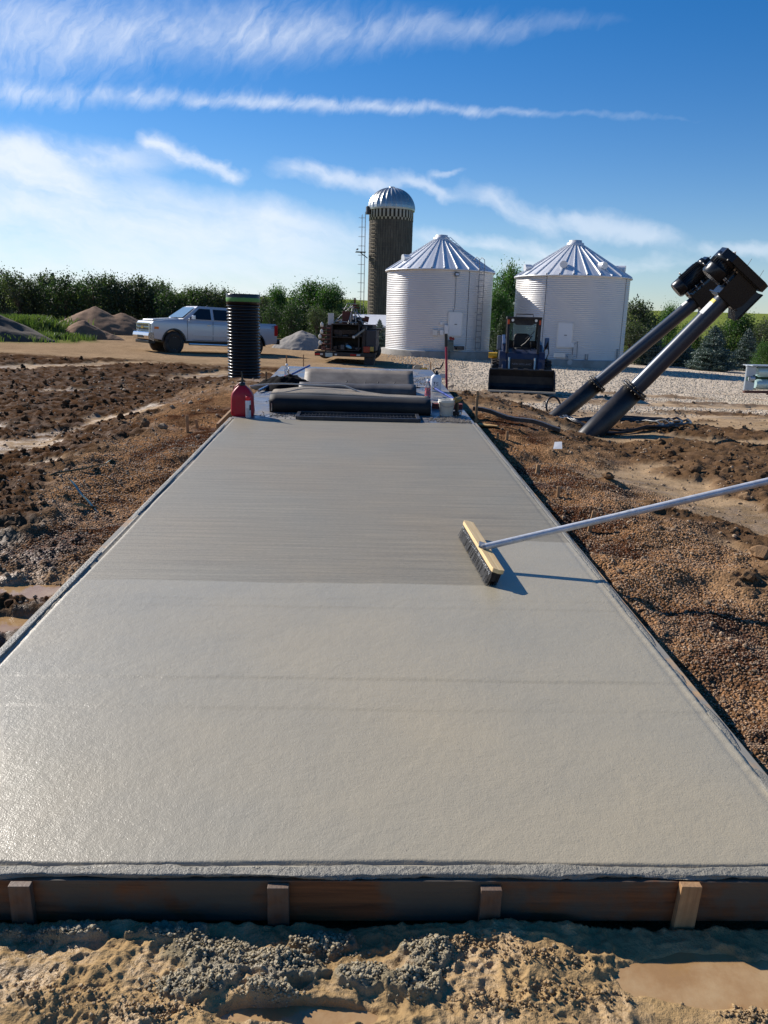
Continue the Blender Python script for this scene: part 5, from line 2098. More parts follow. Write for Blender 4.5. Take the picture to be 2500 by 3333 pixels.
# ---------------------------------------------------------------- the broom
def broom():
    pa = Vector((*S(1510, 1745, 0), 0))      # far end of the bristle line
    pb = Vector((*S(1605, 1910, 0), 0))      # near end
    d = (pb - pa).normalized()
    L = (pb - pa).length
    # local frame: x along the head, z up; y points to the right (handle side)
    x = -d
    z = Vector((0, 0, 1))
    y = z.cross(x)
    if y.x < 0:
        x, y = -x, -y
    Mr = Matrix((x, y, z)).transposed().to_4x4()
    Mr.translation = (pa + pb) / 2
    # head tilts towards the handle
    M = SLAB_M @ Mr @ Matrix.Rotation(R(-14), 4, 'X')
    root = thing('push_broom', 'wide push broom with a pale wooden head resting on the wet slab', 'broom', M=M)
    h = L / 2
    wood = wood_mat('broom_wood', lin(232, 204, 152), lin(206, 172, 118), 'x', .5)
    blk = MB()
    tw, th = .034, .024
    blk.prism([(-h, -tw), (-h + .03, -tw - 0.004), (h - .03, -tw - .004), (h, -tw), (h + .012, 0), (h, tw), (-h, tw), (-h - .012, 0)], .085, .085 + th, axis='z')
    blk.build('wooden_head', wood, root, 0.008)
    br = MB()
    r_ = random.Random(5)
    n = 190
    for row in range(6):
        for i in range(n):
            xx = -h + .012 + (2 * h - .024) * (i + r_.random() * .8) / n
            yy_ = -.030 + .012 * row
            lx, ly = r_.uniform(-.010, .010), r_.uniform(-.012, .006)
            w_ = .0028
            br.add([(xx - w_, yy_, .090), (xx + w_, yy_, .090), (xx + w_ + lx, yy_ + ly - .008, -.004 + r_.uniform(-.006, .002)), (xx - w_ + lx, yy_ + ly - .008, -.004 + r_.uniform(-.006, .002))], [(0, 1, 2, 3)])
    br.box((0, 0, .055), (2 * h - .03, .048, .062))
    br.build('bristles', mat('bristle_black', (0.010, 0.010, 0.012), .55, 0, .2), root)
    # white cement flecks held among the bristles
    fl = MB()
    for i in range(150):
        xx = r_.uniform(-h + .02, h - .02)
        s_ = r_.uniform(.0015, .0035)
        fl.box((xx, -.0375, .066 + r_.gauss(0, .006)), (s_, s_, s_), rot=(r_.random(), r_.random(), 0))
    tag(fl.build('cement_flecks', mat('fleck_white', lin(220, 220, 216), .6), root), kind='stuff')
    # socket and handle: runs up to the right, out of the picture towards the viewer
    Mi = M.inverted()
    alu = mat('handle_aluminium', lin(196, 198, 202), 0.42, 0.35, 0.12, 20, 0.1, 60, dirt=lin(120, 120, 116), dscale=18, damt=0.35)
    s0 = P(1596, 1776, P_depth(1596, 1776, .13))
    e = P(2500, 1566, 4.5)
    dirv = (e - s0)
    e2 = s0 + dirv * 1.5
    a0, a1 = Mi @ s0, Mi @ e2
    MB(True).tube([a0 - (a1 - a0).normalized() * .03, a0 + (a1 - a0) * .33, a0 + (a1 - a0) * .331, a1], [.0205, .0205, .0215, .0215], 20).build('handle', alu, root)
    sk = MB(True)
    dn = (a1 - a0).normalized()
    sk.tube([a0 - dn * .05, a0 + dn * .07], [.020, .0195], 16)
    sk.bar(a0 - dn * .05, (0.0, 0, .11), .045, .012)
    sk.build('socket', mat('socket_grey', lin(140, 142, 146), .5, .5), root)


def P_depth(px, py, h):
    v, u = S(px, py, h)
    return (SLAB_M @ Vector((v, u, h))).y


broom()

_m = mat


def mat(name, col=None, *a, **k):
    if col is None:
        return MATS[name]
    return _m(name, col, *a, **k)




# ---------------------------------------------------------------- silver pickup
def arc(cx, cz, r, a0, a1, n=12):
    return [(cx + r * math.cos(R(a0 + (a1 - a0) * i / n)), cz + r * math.sin(R(a0 + (a1 - a0) * i / n))) for i in range(n + 1)]


def wheel(root, x, y, r, w_, sgn, spokes=6, name='wheel'):
    wb = MB(True)
    M = Matrix.Translation((x, y, r)) @ Matrix.Rotation(-sgn * PI / 2, 4, 'X')   # local z points outboard
    tyre = mat('tyre_rubber', (0.016, 0.016, 0.016), .75, 0, .2, 8, .3, 40, dirt=lin(100, 84, 66), dscale=5, damt=.5)
    wb.lathe([(r * .62, -w_ / 2), (r * .86, -w_ / 2), (r * .97, -w_ * .42), (r, -w_ * .3), (r, w_ * .3), (r * .97, w_ * .42), (r * .86, w_ / 2), (r * .62, w_ / 2), (r * .58, w_ * .3)], 40, M)
    wo_ = wb.build(name, tyre, root)
    rb = MB(True)
    rb.lathe([(r * .60, w_ * .48), (r * .62, w_ * .50), (r * .59, w_ * .46), (r * .56, w_ * .2), (0, w_ * .15)], 32, M)
    rb.build('rim', mat('rim_dark', (0.02, 0.02, 0.022), .35, .6), wo_)
    sp = MB()
    for k in range(spokes):
        a = 2 * PI * k / spokes
        for da in (-.16, .16):
            A = M @ Vector((r * .12 * math.cos(a), r * .12 * math.sin(a), w_ * .40))
            B = M @ Vector((r * .57 * math.cos(a + da), r * .57 * math.sin(a + da), w_ * .44))
            sp.bar(A, B, .022, .03)
    sp.lathe([(r * .17, w_ * .3), (r * .16, w_ * .46), (0, w_ * .48)], 16, M)
    sp.build('spokes', mat('spoke_alloy', lin(196, 196, 200), .35, .25), wo_)
    return wo_


def curve_sides(o):
    """gives slab sided panels a crease and a gentle outward curve"""
    import bmesh
    bm = bmesh.new()
    bm.from_mesh(o.data)
    for z in (.58, .68, .78, .88, 1.0, 1.12, 1.20, 1.26, 1.31, 1.36):
        bmesh.ops.bisect_plane(bm, geom=bm.verts[:] + bm.edges[:] + bm.faces[:], plane_co=(0, 0, z), plane_no=(0, 0, 1), dist=1e-5)
    for v in bm.verts:
        z = v.co.z
        k = 1 - .045 * abs((z - .98) / .5) ** 2.2 - (.05 * max(0, (z - 1.33) / .09) if z > 1.33 else 0)
        if z > 1.26:
            k -= .012
        v.co.y *= k
    bm.to_mesh(o.data)
    bm.free()
    me = o.data
    me.polygons.foreach_set('use_smooth', [True] * len(me.polygons))
    me.set_sharp_from_angle(angle=R(24))


def pickup():
    nf = P(563, 1154, 33.8)
    psi = R(36)
    rz = PI + psi
    ox, oy = nf.x - (math.cos(rz) * 1.95 - math.sin(rz) * .95), nf.y - (math.sin(rz) * 1.95 + math.cos(rz) * .95)
    gz = nf.z - .06
    root = thing('pickup_truck', 'silver crew cab pickup truck parked beyond the mud, nose to the left', 'pickup', (ox, oy, gz), rz)
    root.rotation_euler = (0, R(-1.8), rz)
    root.scale = (.975, 1.0, 1.07)
    paint = mat('silver_paint', lin(190, 190, 192), .34, .25, .01, 1, 0, coat=.5, rvar=.01)
    glass = mat('tinted_glass', (0.012, 0.016, 0.022), .06, 0, .05, rvar=.02)
    wglass = mat('windscreen_glass', lin(120, 140, 150), .06, 0, .05, rvar=.02)
    chrome = mat('chrome', lin(214, 214, 216), .12, 1.0, .03, rvar=.03)
    blackp = black_plastic
    HW = .99
    # lower body with wheel arches, one side profile swept across
    rf, ra = .56, .56
    poly = [(2.93, .62), (2.95, .80), (2.93, 1.16), (2.86, 1.27), (2.3, 1.345), (1.7, 1.40), (1.5, 1.42), (-1.29, 1.42), (-1.33, 1.36)]
    poly_b = arc(1.95, .47, rf, 176, 4, 14)
    cab = poly + [(-1.33, .58)] + [(1.38, .56)] + poly_b[0:] + [(2.50, .56)]
    b = MB()
    b.prism(cab, -HW, HW)
    curve_sides(b.build('body', paint, root))
    bed = [(-1.35, 1.40), (-3.08, 1.42), (-3.12, 1.30), (-3.12, .62), (-2.95, .58)] + arc(-1.95 - .0, .42, ra, 0, 180, 14)[::-1] + [(-1.35, .58)]
    # note: arch runs from the rear to the front
    bb = MB()
    bed_poly = [(-1.35, 1.40), (-3.08, 1.42), (-3.12, 1.30), (-3.12, .62), (-2.95, .58)] + arc(-1.95, .47, ra, 176, 4, 14) + [(-1.35, .58)]
    for s in (-1, 1):
        bb.prism(bed_poly, s * HW, s * (HW - .09))
    bb.box((-2.30, 0, .86), (1.62, 1.8, .06))
    bb.box((-3.07, 0, 1.02), (.08, 1.8, .78))
    curve_sides(bb.build('cargo_bed', paint, root))
    # arches' dark liners
    for (cx, nm) in ((1.95, 'x'), (-1.95, 'y')):
        for s in (-1, 1):
            lm = MB(True)
            pts = arc(cx, .47, .565, 176, 4, 14)
            lm.add([(p[0], s * (HW + .012), p[1]) for p in pts] + [(cx + (p[0] - cx) * .90, s * (HW + .014), .47 + (p[1] - .47) * .90) for p in pts], [(i, i + 1, 16 + i, 15 + i) for i in range(14)], False)
            lm.add([(p[0], s * (HW + .012), p[1]) for p in pts] + [(p[0], s * .5, p[1]) for p in pts], [(i, i + 1, 16 + i, 15 + i) for i in range(14)], False)
            lm.build('wheel_arch', blackp, root)
    # greenhouse
    zb, zt = 1.40, 1.93
    g = MB()
    lo = [(1.55, .93), (1.55, -.93), (-1.32, -.93), (-1.32, .93)]
    hi = [(.78, .72), (.78, -.72), (-1.02, -.72), (-1.02, .72)]
    g.add([(x, y, zb) for x, y in lo] + [(x, y, zt) for x, y in hi], [(0, 1, 2, 3), (4, 5, 6, 7), (0, 1, 5, 4), (1, 2, 6, 5), (2, 3, 7, 6), (3, 0, 4, 7)], False)
    g.box((-.12, 0, zt + .015), (1.72, 1.34, .03))
    g.build('cab_roof', paint, root, .05)

    def on_side(x, t, s, off=.006):
        """point on the slanting side of the cab, t 0..1 up"""
        x0 = x
        y = .93 + (.72 - .93) * t
        return (x0, s * (y + off), zb + (zt - zb) * t)

    for s in (-1, 1):
        for nm, q in (('front_window', [(1.22, .08), (.70, .86), (.20, .86), (.20, .08)]), ('rear_window', [(.04, .08), (.04, .86), (-.78, .86), (-1.00, .5), (-1.04, .08)])):
            w1 = MB()
            w1.add([on_side(x, t, s, .012) for x, t in q], [tuple(range(len(q)))], False)
            w1.build(nm, glass, root)
            t1 = MB()
            qq = [on_side(x, t, s, .012) for x, t in q]
            for i in range(len(qq)):
                t1.bar(qq[i], qq[(i + 1) % len(qq)], .022, .014)
            t1.build('window_trim', blackp, root)
        # door lines and handles
        dl = MB()
        for x0 in (1.34, .13, -1.12):
            dl.box((x0, s * (HW + .001), 1.0), (.014, .006, .80))
        dl.box((-.08, s * (HW + .001), .60), (2.36, .006, .014))
        dl.build('door_seam', mat('seam_dark', lin(60, 64, 72), .6), root)
        for x0 in (.32, -.92):
            hd = MB()
            hd.box((x0, s * (HW + .03), 1.22), (.20, .035, .035))
            hd.build('door_handle', chrome, root, .01)
        ml = MB()
        ml.box((.0, s * (HW + .012), .80), (2.2, .02, .05))
        ml.box((0, s * (HW + .006), 1.28), (2.7, .014, .012))
        ml.build('side_moulding', paint, root, .004)
        # mirror
        mi = MB()
        mi.box((1.12, s * (HW + .16), 1.50), (.12, .22, .17))
        mi.box((1.15, s * (HW + .03), 1.43), (.06, .14, .05))
        mi.build('mirror', mat('mirror_silver', lin(210, 214, 220), .25, .6), root, .03)
        # running board
        rn = MB(True)
        rn.cyl((1.30, s * (HW + .06), .44), (-1.38, s * (HW + .06), .44), .045, seg=12)
        rn.build('running_board', chrome, root)
        hl = MB()
        hl.box((2.80, s * .80, 1.06), (.30, .36, .26))
        h_ = hl.build('headlight', mat('lamp_glass', lin(176, 182, 188), .1, .4), root, .03)
        MB().box((2.74, s * 0.945, 1.02), (.20, .10, .09)).build('indicator', mat('amber', lin(226, 120, 50), .2), h_)
        MB().box((2.97, s * .72, .68), (.03, .20, .12)).build('fog_light', blackp, root, .01)
        tl = MB()
        tl.box((-3.06, s * (HW - .05), 1.14), (.18, .14, .44))
        tl.build('tail_light', mat('tail_red', lin(170, 20, 24), .2), root, .02)
    # windscreen and back window
    ws = MB()
    ws.add([(1.49, .82, zb + .05), (1.49, -.82, zb + .05), (.84, -.66, zt - .045), (.84, .66, zt - .045)], [(0, 1, 2, 3)], False)
    o = ws.build('windscreen', wglass, root)
    for v in o.data.vertices:
        v.co += Vector((.025, 0, .03))
    bw = MB()
    bw.add([(-1.30, .72, zb + .1), (-1.30, -.72, zb + .1), (-1.09, -.6, zt - .08), (-1.09, .6, zt - .08)], [(0, 1, 2, 3)], False)
    bw.build('back_window', glass, root)
    # hood bulge
    hb = MB()
    hb.prism([(2.80, 1.30), (2.75, 1.345), (1.65, 1.445), (1.55, 1.40)], -.62, .62)
    hb.build('hood', paint, root, .03)
    # grille of chrome bars
    gr = MB()
    gr.box((2.945, 0, 1.02), (.05, 1.30, .34))
    go = gr.build('grille', blackp, root)
    gb = MB()
    for z in (.88, 1.02, 1.17):
        gb.box((2.985, 0, z), (.05, 1.55, .055))
    gb.box((2.985, .78, 1.02), (.05, .05, .34))
    gb.box((2.985, -.78, 1.02), (.05, .05, .34))
    gb.build('grille_bars', chrome, go, .01)
    em = MB()
    em.box((3.02, 0, 1.02), (.02, .26, .06))
    em.box((3.02, 0, 1.02), (.02, .12, .10))
    em.build('emblem', mat('emblem_gold', lin(200, 170, 90), .3, .6), go)
    fbm_ = MB()
    fbm_.prism([(2.86, .50), (3.08, .56), (3.12, .70), (3.08, .84), (2.86, .84)], -1.0, 1.0)
    bo = fbm_.build('front_bumper', chrome, root, .03)
    MB().box((3.115, 0, .66), (.02, .7, .10)).build('air_intake', blackp, bo)
    MB().box((2.90, 0, .46), (.3, 1.7, .12)).build('chin_spoiler', blackp, root, .02)
    rbm = MB()
    rbm.box((-3.20, 0, .66), (.20, 1.94, .20))
    rbm.build('rear_bumper', blackp, root, .03)
    an = MB()
    an.prism([(-.05, zt + .03), (.10, zt + .03), (-.03, zt + .10)], -.02, .02)
    an.build('roof_aerial', blackp, root)
    for x in (1.95, -1.95):
        for s in (-1, 1):
            wheel(root, x, s * .87, .45, .30, s, 8)
    ub = MB()
    ub.box((-.2, 0, .55), (5.0, 1.3, .20))
    ub.build('chassis', blackp, root)
    text_part('Z71', .15, (-2.93, HW + .004, 1.22), (PI / 2, 0, PI), mat('decal_grey', lin(96, 100, 108), .5), root, 'bed_decal')


def text_part(s, size, loc, rot, m, parent, name):
    cu = bpy.data.curves.new(name, 'FONT')
    cu.body = s
    cu.size = size
    cu.extrude = 0.002
    cu.align_x = 'CENTER'
    tmp = bpy.data.objects.new('tmp', cu)
    COL.objects.link(tmp)
    bpy.context.view_layer.update()
    me = bpy.data.meshes.new_from_object(tmp)
    bpy.data.objects.remove(tmp)
    bpy.data.curves.remove(cu)
    me.name = name
    me.materials.clear()
    me.materials.append(m)
    o = bpy.data.objects.new(name, me)
    COL.objects.link(o)
    o.location = loc
    o.rotation_euler = rot
    o.parent = parent
    return o


pickup()


# ---------------------------------------------------------------- skid steer
def skid():
    c = P(1694, 1278, 21.9)
    root = thing('skid_steer', 'dark blue skid steer loader facing the camera with its bucket on the ground', 'loader', (c.x, 21.9, c.z + .05), R(-7))
    navy = mat('navy_paint', lin(38, 50, 78), .4, .1, .15, 5, 0, dirt=lin(110, 98, 80), dscale=4, damt=.25)
    blk = mat('loader_black', (0.014, 0.014, 0.016), .5, .1, .2, 6, 0, dirt=lin(100, 88, 74), dscale=4, damt=.25)
    # bucket: open towards the viewer (-y)
    bk = MB()
    prof = [(-.52, 0.0), (-.05, 0.0), (.12, .06), (.20, .18), (.20, .40), (.12, .56), (.08, .56), (.155, .39), (.155, .19), (.09, .10), (-.06, .04), (-.52, .02)]
    bk.prism(prof, -.89, .89, axis='x')
    bucket_ = bk.build('bucket', blk, root)
    for s in (-1, 1):
        sd = MB()
        sd.prism([(-.52, 0), (-.05, 0), (.12, .06), (.20, .18), (.20, .40), (.12, .56), (-.06, .54), (-.50, .06)], s * .885, s * .915, axis='x')
        sd.build('side_plate', blk, bucket_)
    ce = MB()
    ce.box((0, -.57, .022), (1.84, .10, .044))
    ce.box((.918, -.24, .25), (.012, .05, .6), rot=(R(-38), 0, 0))
    ce.build('cutting_edge', mat('worn_edge', lin(170, 164, 150), .5, .2), bucket_)
    tr = MB()
    tr.box((0, .10, .57), (1.8, .12, .03), rot=(R(-20), 0, 0))
    for k in (-.6, -.18, .12, .55):
        tr.box((k, .08, .60), (.12, .10, .03))
    tr.build('top_rail', mat('rail_dusty', lin(86, 84, 82), .6, .3), bucket_)
    # body
    y0 = .42
    bd = MB()
    bd.prism([(y0, .30), (y0, .62), (y0 + .10, 1.02), (y0 + .5, 1.10), (y0 + 2.0, 1.20), (y0 + 2.15, .9), (y0 + 2.15, .35), (y0 + 1.9, .25)], -.44, .44, axis='x')
    bd.build('body', navy, root, .02)
    dr = MB()
    dr.box((0, y0 - .015, .72), (.62, .03, .28))
    dr.box((0, y0 - .02, .60), (.70, .05, .06))
    dr.build('front_panel', blk, root, .01)
    text_part('NEW HOLLAND', .075, (0, y0 - .034, .695), (PI / 2, 0, 0), mat('text_grey', lin(120, 124, 132), .5), root, 'front_lettering')
    for s in (-1, 1):
        fd = MB()
        fd.prism([(y0 - .05, .35), (y0 - .02, .86), (y0 + .15, 1.06), (y0 + .6, 1.12), (y0 + 1.9, 1.30), (y0 + 1.95, .8), (y0 + 1.2, .75), (y0 + .6, .66)], s * .46, s * .64, axis='x')
        fd.build('side_pod', navy, root, .02)
        # lift arm
        am = MB()
        am.bar((s * .50, y0 + 2.0, 1.42), (s * .50, y0 + .35, 1.18), .12, .16)
        am.bar((s * .50, y0 + .35, 1.18), (s * .50, y0 - .10, .55), .12, .15)
        am.bar((s * .50, y0 - .10, .58), (s * .50, y0 - .16, .22), .12, .15)
        am.build('lift_arm', navy, root, .02)
        ra = MB(True)
        ra.cyl((s * .36, y0 - .02, .90), (s * .36, y0 - .12, .45), .028, seg=10)
        ra.cyl((s * .36, y0 - .12, .55), (s * .36, y0 - .17, .36), .018, seg=10)
        ra.build('hydraulic_ram', bolt_m, root)
        # cab posts
        cp = MB()
        cp.bar((s * .43, y0 + .02, 1.02), (s * .45, y0 + .16, 1.98), .07, .09)
        cp.bar((s * .43, y0 + 1.35, 1.10), (s * .45, y0 + 1.25, 1.98), .07, .09)
        cp.build('cab_post', blk, root, .01)
        gi = MB()
        for k in range(9):
            gi.bar((s * .445, y0 + .20 + k * .13, 1.10), (s * .455, y0 + .22 + k * .12, 1.94), .01, .012)
        gi.bar((s * .45, y0 + .2, 1.5), (s * .45, y0 + 1.25, 1.5), .012, .03)
        gi.build('side_grille', blk, root)
        li = MB(True)
        li.cyl((s * .325, y0 + .07, 1.93), (s * .325, y0 + .13, 1.93), .038, seg=16)
        li.build('work_light', mat('lamp_white', lin(230, 230, 226), .2, .2), root)
        MB().box((s * .435, y0 + .10, 1.88), (.055, .05, .13)).build('marker_light', mat('marker_orange', lin(196, 74, 34), .3), root, .01)
        # tyres
        for yy2 in (y0 + .42, y0 + 1.55):
            wheel(root, s * .70, yy2, .41, .27, s, 5) if False else None
            wb = MB(True)
            M = Matrix.Translation((s * .715, yy2, .41)) @ Matrix.Rotation(s * PI / 2, 4, 'Y')
            wb.lathe([(.20, -.14), (.33, -.14), (.385, -.12), (.39, 0), (.385, .12), (.33, .14), (.20, .14), (.18, .06), (0, .05)], 36, M)
            w_ = wb.build('wheel', mat('tyre_rubber', None), root)
            tb = MB()
            for k in range(18):
                a = 2 * PI * k / 18
                for h in (-1, 1):
                    Mk = M @ Matrix.Rotation(a + h * .09, 4, 'Z') @ Matrix.Translation((.40, 0, h * .065)) @ Matrix.Rotation(h * .5, 4, 'X')
                    tb.box((0, 0, 0), (.045, .05, .14), M=Mk)
            tb.build('tread', mat('tyre_rubber', None), w_)
    rf = MB()
    rf.box((0, y0 + .70, 1.995), (.98, 1.30, .06))
    rf.prism([(-.45, 1.99), (.45, 1.99), (.45, 1.86), (.27, 1.84), (.22, 1.80), (-.22, 1.80), (-.27, 1.84), (-.45, 1.86)], y0 + .13, y0 + .17)
    rf.build('cab_roof', blk, root, .01)
    lb = MB(True)
    lb.tube([(-.24, y0 + .2, 2.03), (-.24, y0 + .2, 2.10), (.24, y0 + .2, 2.10), (.24, y0 + .2, 2.03)], .012, 6)
    lb.build('light_bar_frame', blk, root)
    # back window and rear of the cab
    rw = MB()
    rw.box((0, y0 + 1.32, 1.62), (.80, .012, .56))
    rw.build('rear_window', mat('cab_glass', lin(186, 206, 200), .05, 0, .02, trans=.85, rvar=.02, ior=1.1), root)
    rs_ = MB()
    rs_.box((0, y0 + 1.30, 1.22), (.86, .05, .26))
    rs_.box((0, y0 + 1.30, 1.93), (.86, .05, .08))
    rs_.build('rear_frame', blk, root)
    st = MB(True)
    st.lathe([(.9, 0), (1.0, .03), (1.0, .10), (.9, .13)], 20, Matrix.Translation((0, y0 + .85, 1.02)), sx=.24, sy=.24, sq=2)
    st.lathe([(1.0, 0), (1.0, .30), (.9, .40), (.6, .44)], 20, Matrix.Translation((0, y0 + 1.05, 1.12)), sx=.24, sy=.06, sq=2)
    st.build('seat', mat('seat_vinyl', (0.015, 0.015, 0.016), .6), root)
    wp = MB(True)
    wp.tube([(.30, y0 + .1, 1.65), (.22, y0 + .08, 1.55), (.06, y0 + .06, 1.42)], .01, 6)
    wp.tube([(.26, y0 + .5, 1.5), (.10, y0 + .6, 1.30), (-.02, y0 + .62, 1.2)], .022, 8)
    wp.tube([(-.33, y0 + .06, 1.68), (-.31, y0 + .04, 1.6), (-.31, y0 + .04, 1.5), (-.33, y0 + .06, 1.42)], .01, 6)
    wp.build('seat_bar', blk, root)
    for s in (-1, 1):
        js = MB(True)
        js.cyl((s * .26, y0 + .45, 1.02), (s * .24, y0 + .42, 1.26), .012, seg=8)
        js.cyl((s * .24, y0 + .42, 1.26), (s * .24, y0 + .42, 1.34), .022, .018, 10)
        js.build('joystick', blk, root)
    ho = MB(True)
    for k in range(4):
        ho.tube([(.62, y0 + .2 + .05 * k, 1.10), (.70, y0 + .1, 1.25 + .04 * k), (.74, y0 + .1, 1.05), (.66, y0 + .15, .80)], .014, 6)
    ho.build('hoses', blk, root)
    MB().box((-.66, y0 + .5, 1.28), (.13, .2, .42)).build('air_intake', mat('intake_grey', lin(96, 104, 116), .4, .3), root, .03)
    MB(True).cyl((-.95, y0 + .55, .92), (-.70, y0 + .55, .92), .085, seg=16).build('yellow_canister', mat('canister_yellow', lin(214, 164, 40), .4), root)
    MB().box((.70, y0 + .6, 1.3), (.12, .25, .32)).build('blue_tank', mat('tank_blue', lin(60, 92, 128), .4), root, .02)


skid()


# ---------------------------------------------------------------- tool trailer seen from behind
def trailer():
    d = 33.0
    c = P(1122, 1175, d)
    root = thing('tool_trailer', 'cluttered tool trailer with open shelves, parked with its back to the slab', 'trailer', (c.x, d, c.z), R(-3))
    dk_ = mat('trailer_dark', (0.022, 0.019, 0.018), .6, .1, .25, 4, 0, dirt=lin(90, 72, 58), dscale=3, damt=.3)
    rust = mat('rust_red', lin(92, 50, 42), .75, .1, .3, 5)
    wht = mat('faded_white', lin(196, 194, 186), .6, 0, .1)
    tn = mat('ply_tan', lin(186, 154, 110), .7, 0, .15)
    bd = MB()
    bd.box((0, 2.2, .30), (2.5, 4.4, .10))
    bd.build('bed', dk_, root)
    tb = MB()
    tb.box((0, -.02, .27), (2.54, .08, .17))
    tail = tb.build('tail_beam', dk_, root, .01)
    red_l = mat('tail_red', None)
    for (x0, x1, m_, nm) in ((-1.26, -1.04, red_l, 'tail_light'), (-1.03, -.92, wht, 'reverse_light'), (.24, .50, red_l, 'tail_light'), (.50, .66, wht, 'reverse_light'), (-.42, -.32, wht, 'reverse_light')):
        MB().box(((x0 + x1) / 2, -.07, .26), (x1 - x0, .03, .07)).build(nm, m_, tail, .005)
    MB().box((-.66, -.075, .24), (.30, .012, .16)).build('number_plate', mat('plate_green', lin(168, 184, 178), .5, 0, .15, 30), tail)
    MB().box((-1.07, .25, .40), (.46, .6, .05)).build('plywood_ledge', tn, root)
    # open shelf cabinet
    sh = MB()
    for x in (-.56, -.30 + .86 * 0, .58):
        if x in (-.56, .58):
            sh.box((x, .5, .97), (.05, 1.0, 1.08))
    for z in (.44, .98, 1.50):
        sh.box((.01, .5, z), (1.18, 1.0, .035))
    sh.box((.01, .98, .97), (1.18, .03, 1.08))
    cab = sh.build('shelf_cabinet', dk_, root)
    r_ = random.Random(9)
    for z in (.455, .995):
        k = -.5
        while k < .5:
            w_ = r_.uniform(.08, .26)
            h = r_.uniform(.05, .28)
            MB().box((k + w_ / 2, r_.uniform(.15, .5), z + .015 + h / 2), (w_ * .9, .3, h)).build('stowed_case', (dk_, rust, mat('case_brown', lin(70, 56, 46), .7), mat('case_grey', lin(72, 74, 78), .6))[r_.randrange(4)], cab, .01)
            k += w_
    for k in range(5):
        MB().box((.0, .10, 1.12 + k * .035), (1.0, .06, .014)).build('stored_bar', mat('bar_brown', lin(84, 70, 60), .6, .3), cab)
    bg = MB(True)
    bg.lathe([(.02, -.05), (.12, -.03), (.14, .02), (.09, .06), (0, .08)], 14, Matrix.Translation((.16, .02, .58)) @ Matrix.Rotation(.4, 4, 'Y'), sy=.7)
    bg.build('blue_bag', mat('bag_blue', lin(110, 168, 196), .5, 0, .3, 14), cab)
    # left rack with red shelves and white jugs
    rk = MB()
    for x in (-1.0, -.62):
        for y in (.05, .7):
            rk.box((x, y, .88), (.03, .03, 1.05))
    for z in (.45, .68, .86, 1.04, 1.20, 1.32):
        rk.box((-.81, .38, z), (.42, .68, .03))
    rack = rk.build('side_rack', rust, root)
    jm = mat('jug_milky', lin(214, 208, 192), .5, 0, .1)
    for (x, z) in ((-.97, 1.38), (-.98, 1.10), (-1.05, .90), (-1.04, .64)):
        j = MB(True)
        j.lathe([(.05, 0), (.065, .02), (.065, .12), (.03, .17), (.025, .19)], 16, Matrix.Translation((x, -.03, z)), sq=1)
        j.build('plastic_jug', jm, rack)
    for k in range(6):
        MB().box((-.8 + r_.uniform(-.15, .15), r_.uniform(.1, .3), .5 + k * .17), (.16, .16, .09)).build('stowed_case', (rust, mat('case_brown', None), dk_)[k % 3], rack, .01)
    # things on top
    MB().box((-.66, .5, 1.70), (.24, .10, .48)).build('white_panel', wht, root, .01)
    MB().box((.02, .7, 1.78), (.40, .5, .52)).build('red_box', rust, root, .01)
    MB().prism([(-.30, 1.55), (-.18, 1.72), (-.18, 1.56)], .3, .33).build('white_flag', wht, root)
    fr = MB(True)
    al = mat('frame_alu', lin(150, 150, 148), .5, .5)
    pts = [((-.55, .3, 1.52), (-.10, .6, 2.0)), ((-.10, .6, 2.0), (.30, .6, 2.30)), ((.30, .6, 2.30), (.72, .3, 1.52)), ((.10, .2, 1.52), (.25, .6, 2.25)), ((.40, .5, 1.55), (.28, .6, 2.28)), ((.0, .5, 2.02), (.45, .5, 2.02)), ((-.2, .5, 2.15), (.35, .5, 2.2)), ((.22, .2, 1.5), (.22, .2, 2.0)), ((.42, .2, 1.5), (.42, .2, 2.0)), ((-.45, .2, 1.62), (.5, .2, 1.58)), ((.5, .3, 1.7), (.9, .5, 1.55)), ((.0, .4, 2.35), (.42, .4, 2.33)), ((-.1, .4, 2.1), (.05, .4, 2.34)), ((.05, .7, 2.05), (.16, .7, 2.3))]
    for k, (a, b) in enumerate(pts):
        MB(True).cyl(a, b, .020, seg=6).build('frame_tube', al, root)
    jk = MB()
    jk.box((.34, .5, 2.42), (.07, .07, .34))
    jk.box((.36, .5, 2.30), (.22, .09, .05))
    jk.box((.42, .5, 2.20), (.20, .07, .05))
    jk.build('red_jack', rust, root)
    # screed trough leaning out on the right
    q = MB()
    q.bar((.42, -.12, 1.02), (.86, .2, 1.38), .10, .08)
    q.build('angled_trough', mat('trough_grey', lin(122, 122, 118), .5, .4), root, .01)
    MB().box((.38, -.16, 1.0), (.10, .08, .10)).build('trough_end', wht, root, .01)
    # side box on the right, with cans in front
    MB().box((1.08, 1.1, .86), (.42, 1.9, .86)).build('side_box', mat('box_grey', lin(58, 58, 62), .5, .3, .1), root, .01)
    MB().box((.78, .6, .9), (.16, 1.0, 1.1)).build('side_frame', dk_, root, .01)
    MB().box((.92, .05, .50), (.28, .22, .26)).build('orange_can', mat('can_orange', lin(150, 58, 34), .5), root, .03)
    MB().box((1.13, .05, .52), (.16, .18, .20)).build('yellow_can', mat('can_yellow', lin(180, 150, 74), .5), root, .03)
    MB().box((1.02, .6, .02), (.40, 1.2, .50)).build('mudguard', dk_, root, .02)
    MB().box((1.0, 1.6, 1.32), (.9, 1.5, .06)).build('top_tray', dk_, root)
    MB().box((.05, 2.5, .95), (2.0, 2.4, 1.1)).build('tool_body', dk_, root, .02)
    for s in (-1, 1):
        for yy2 in (1.6, 2.5):
            wheel(root, s * 1.02, yy2, .36, .22, s, 5)
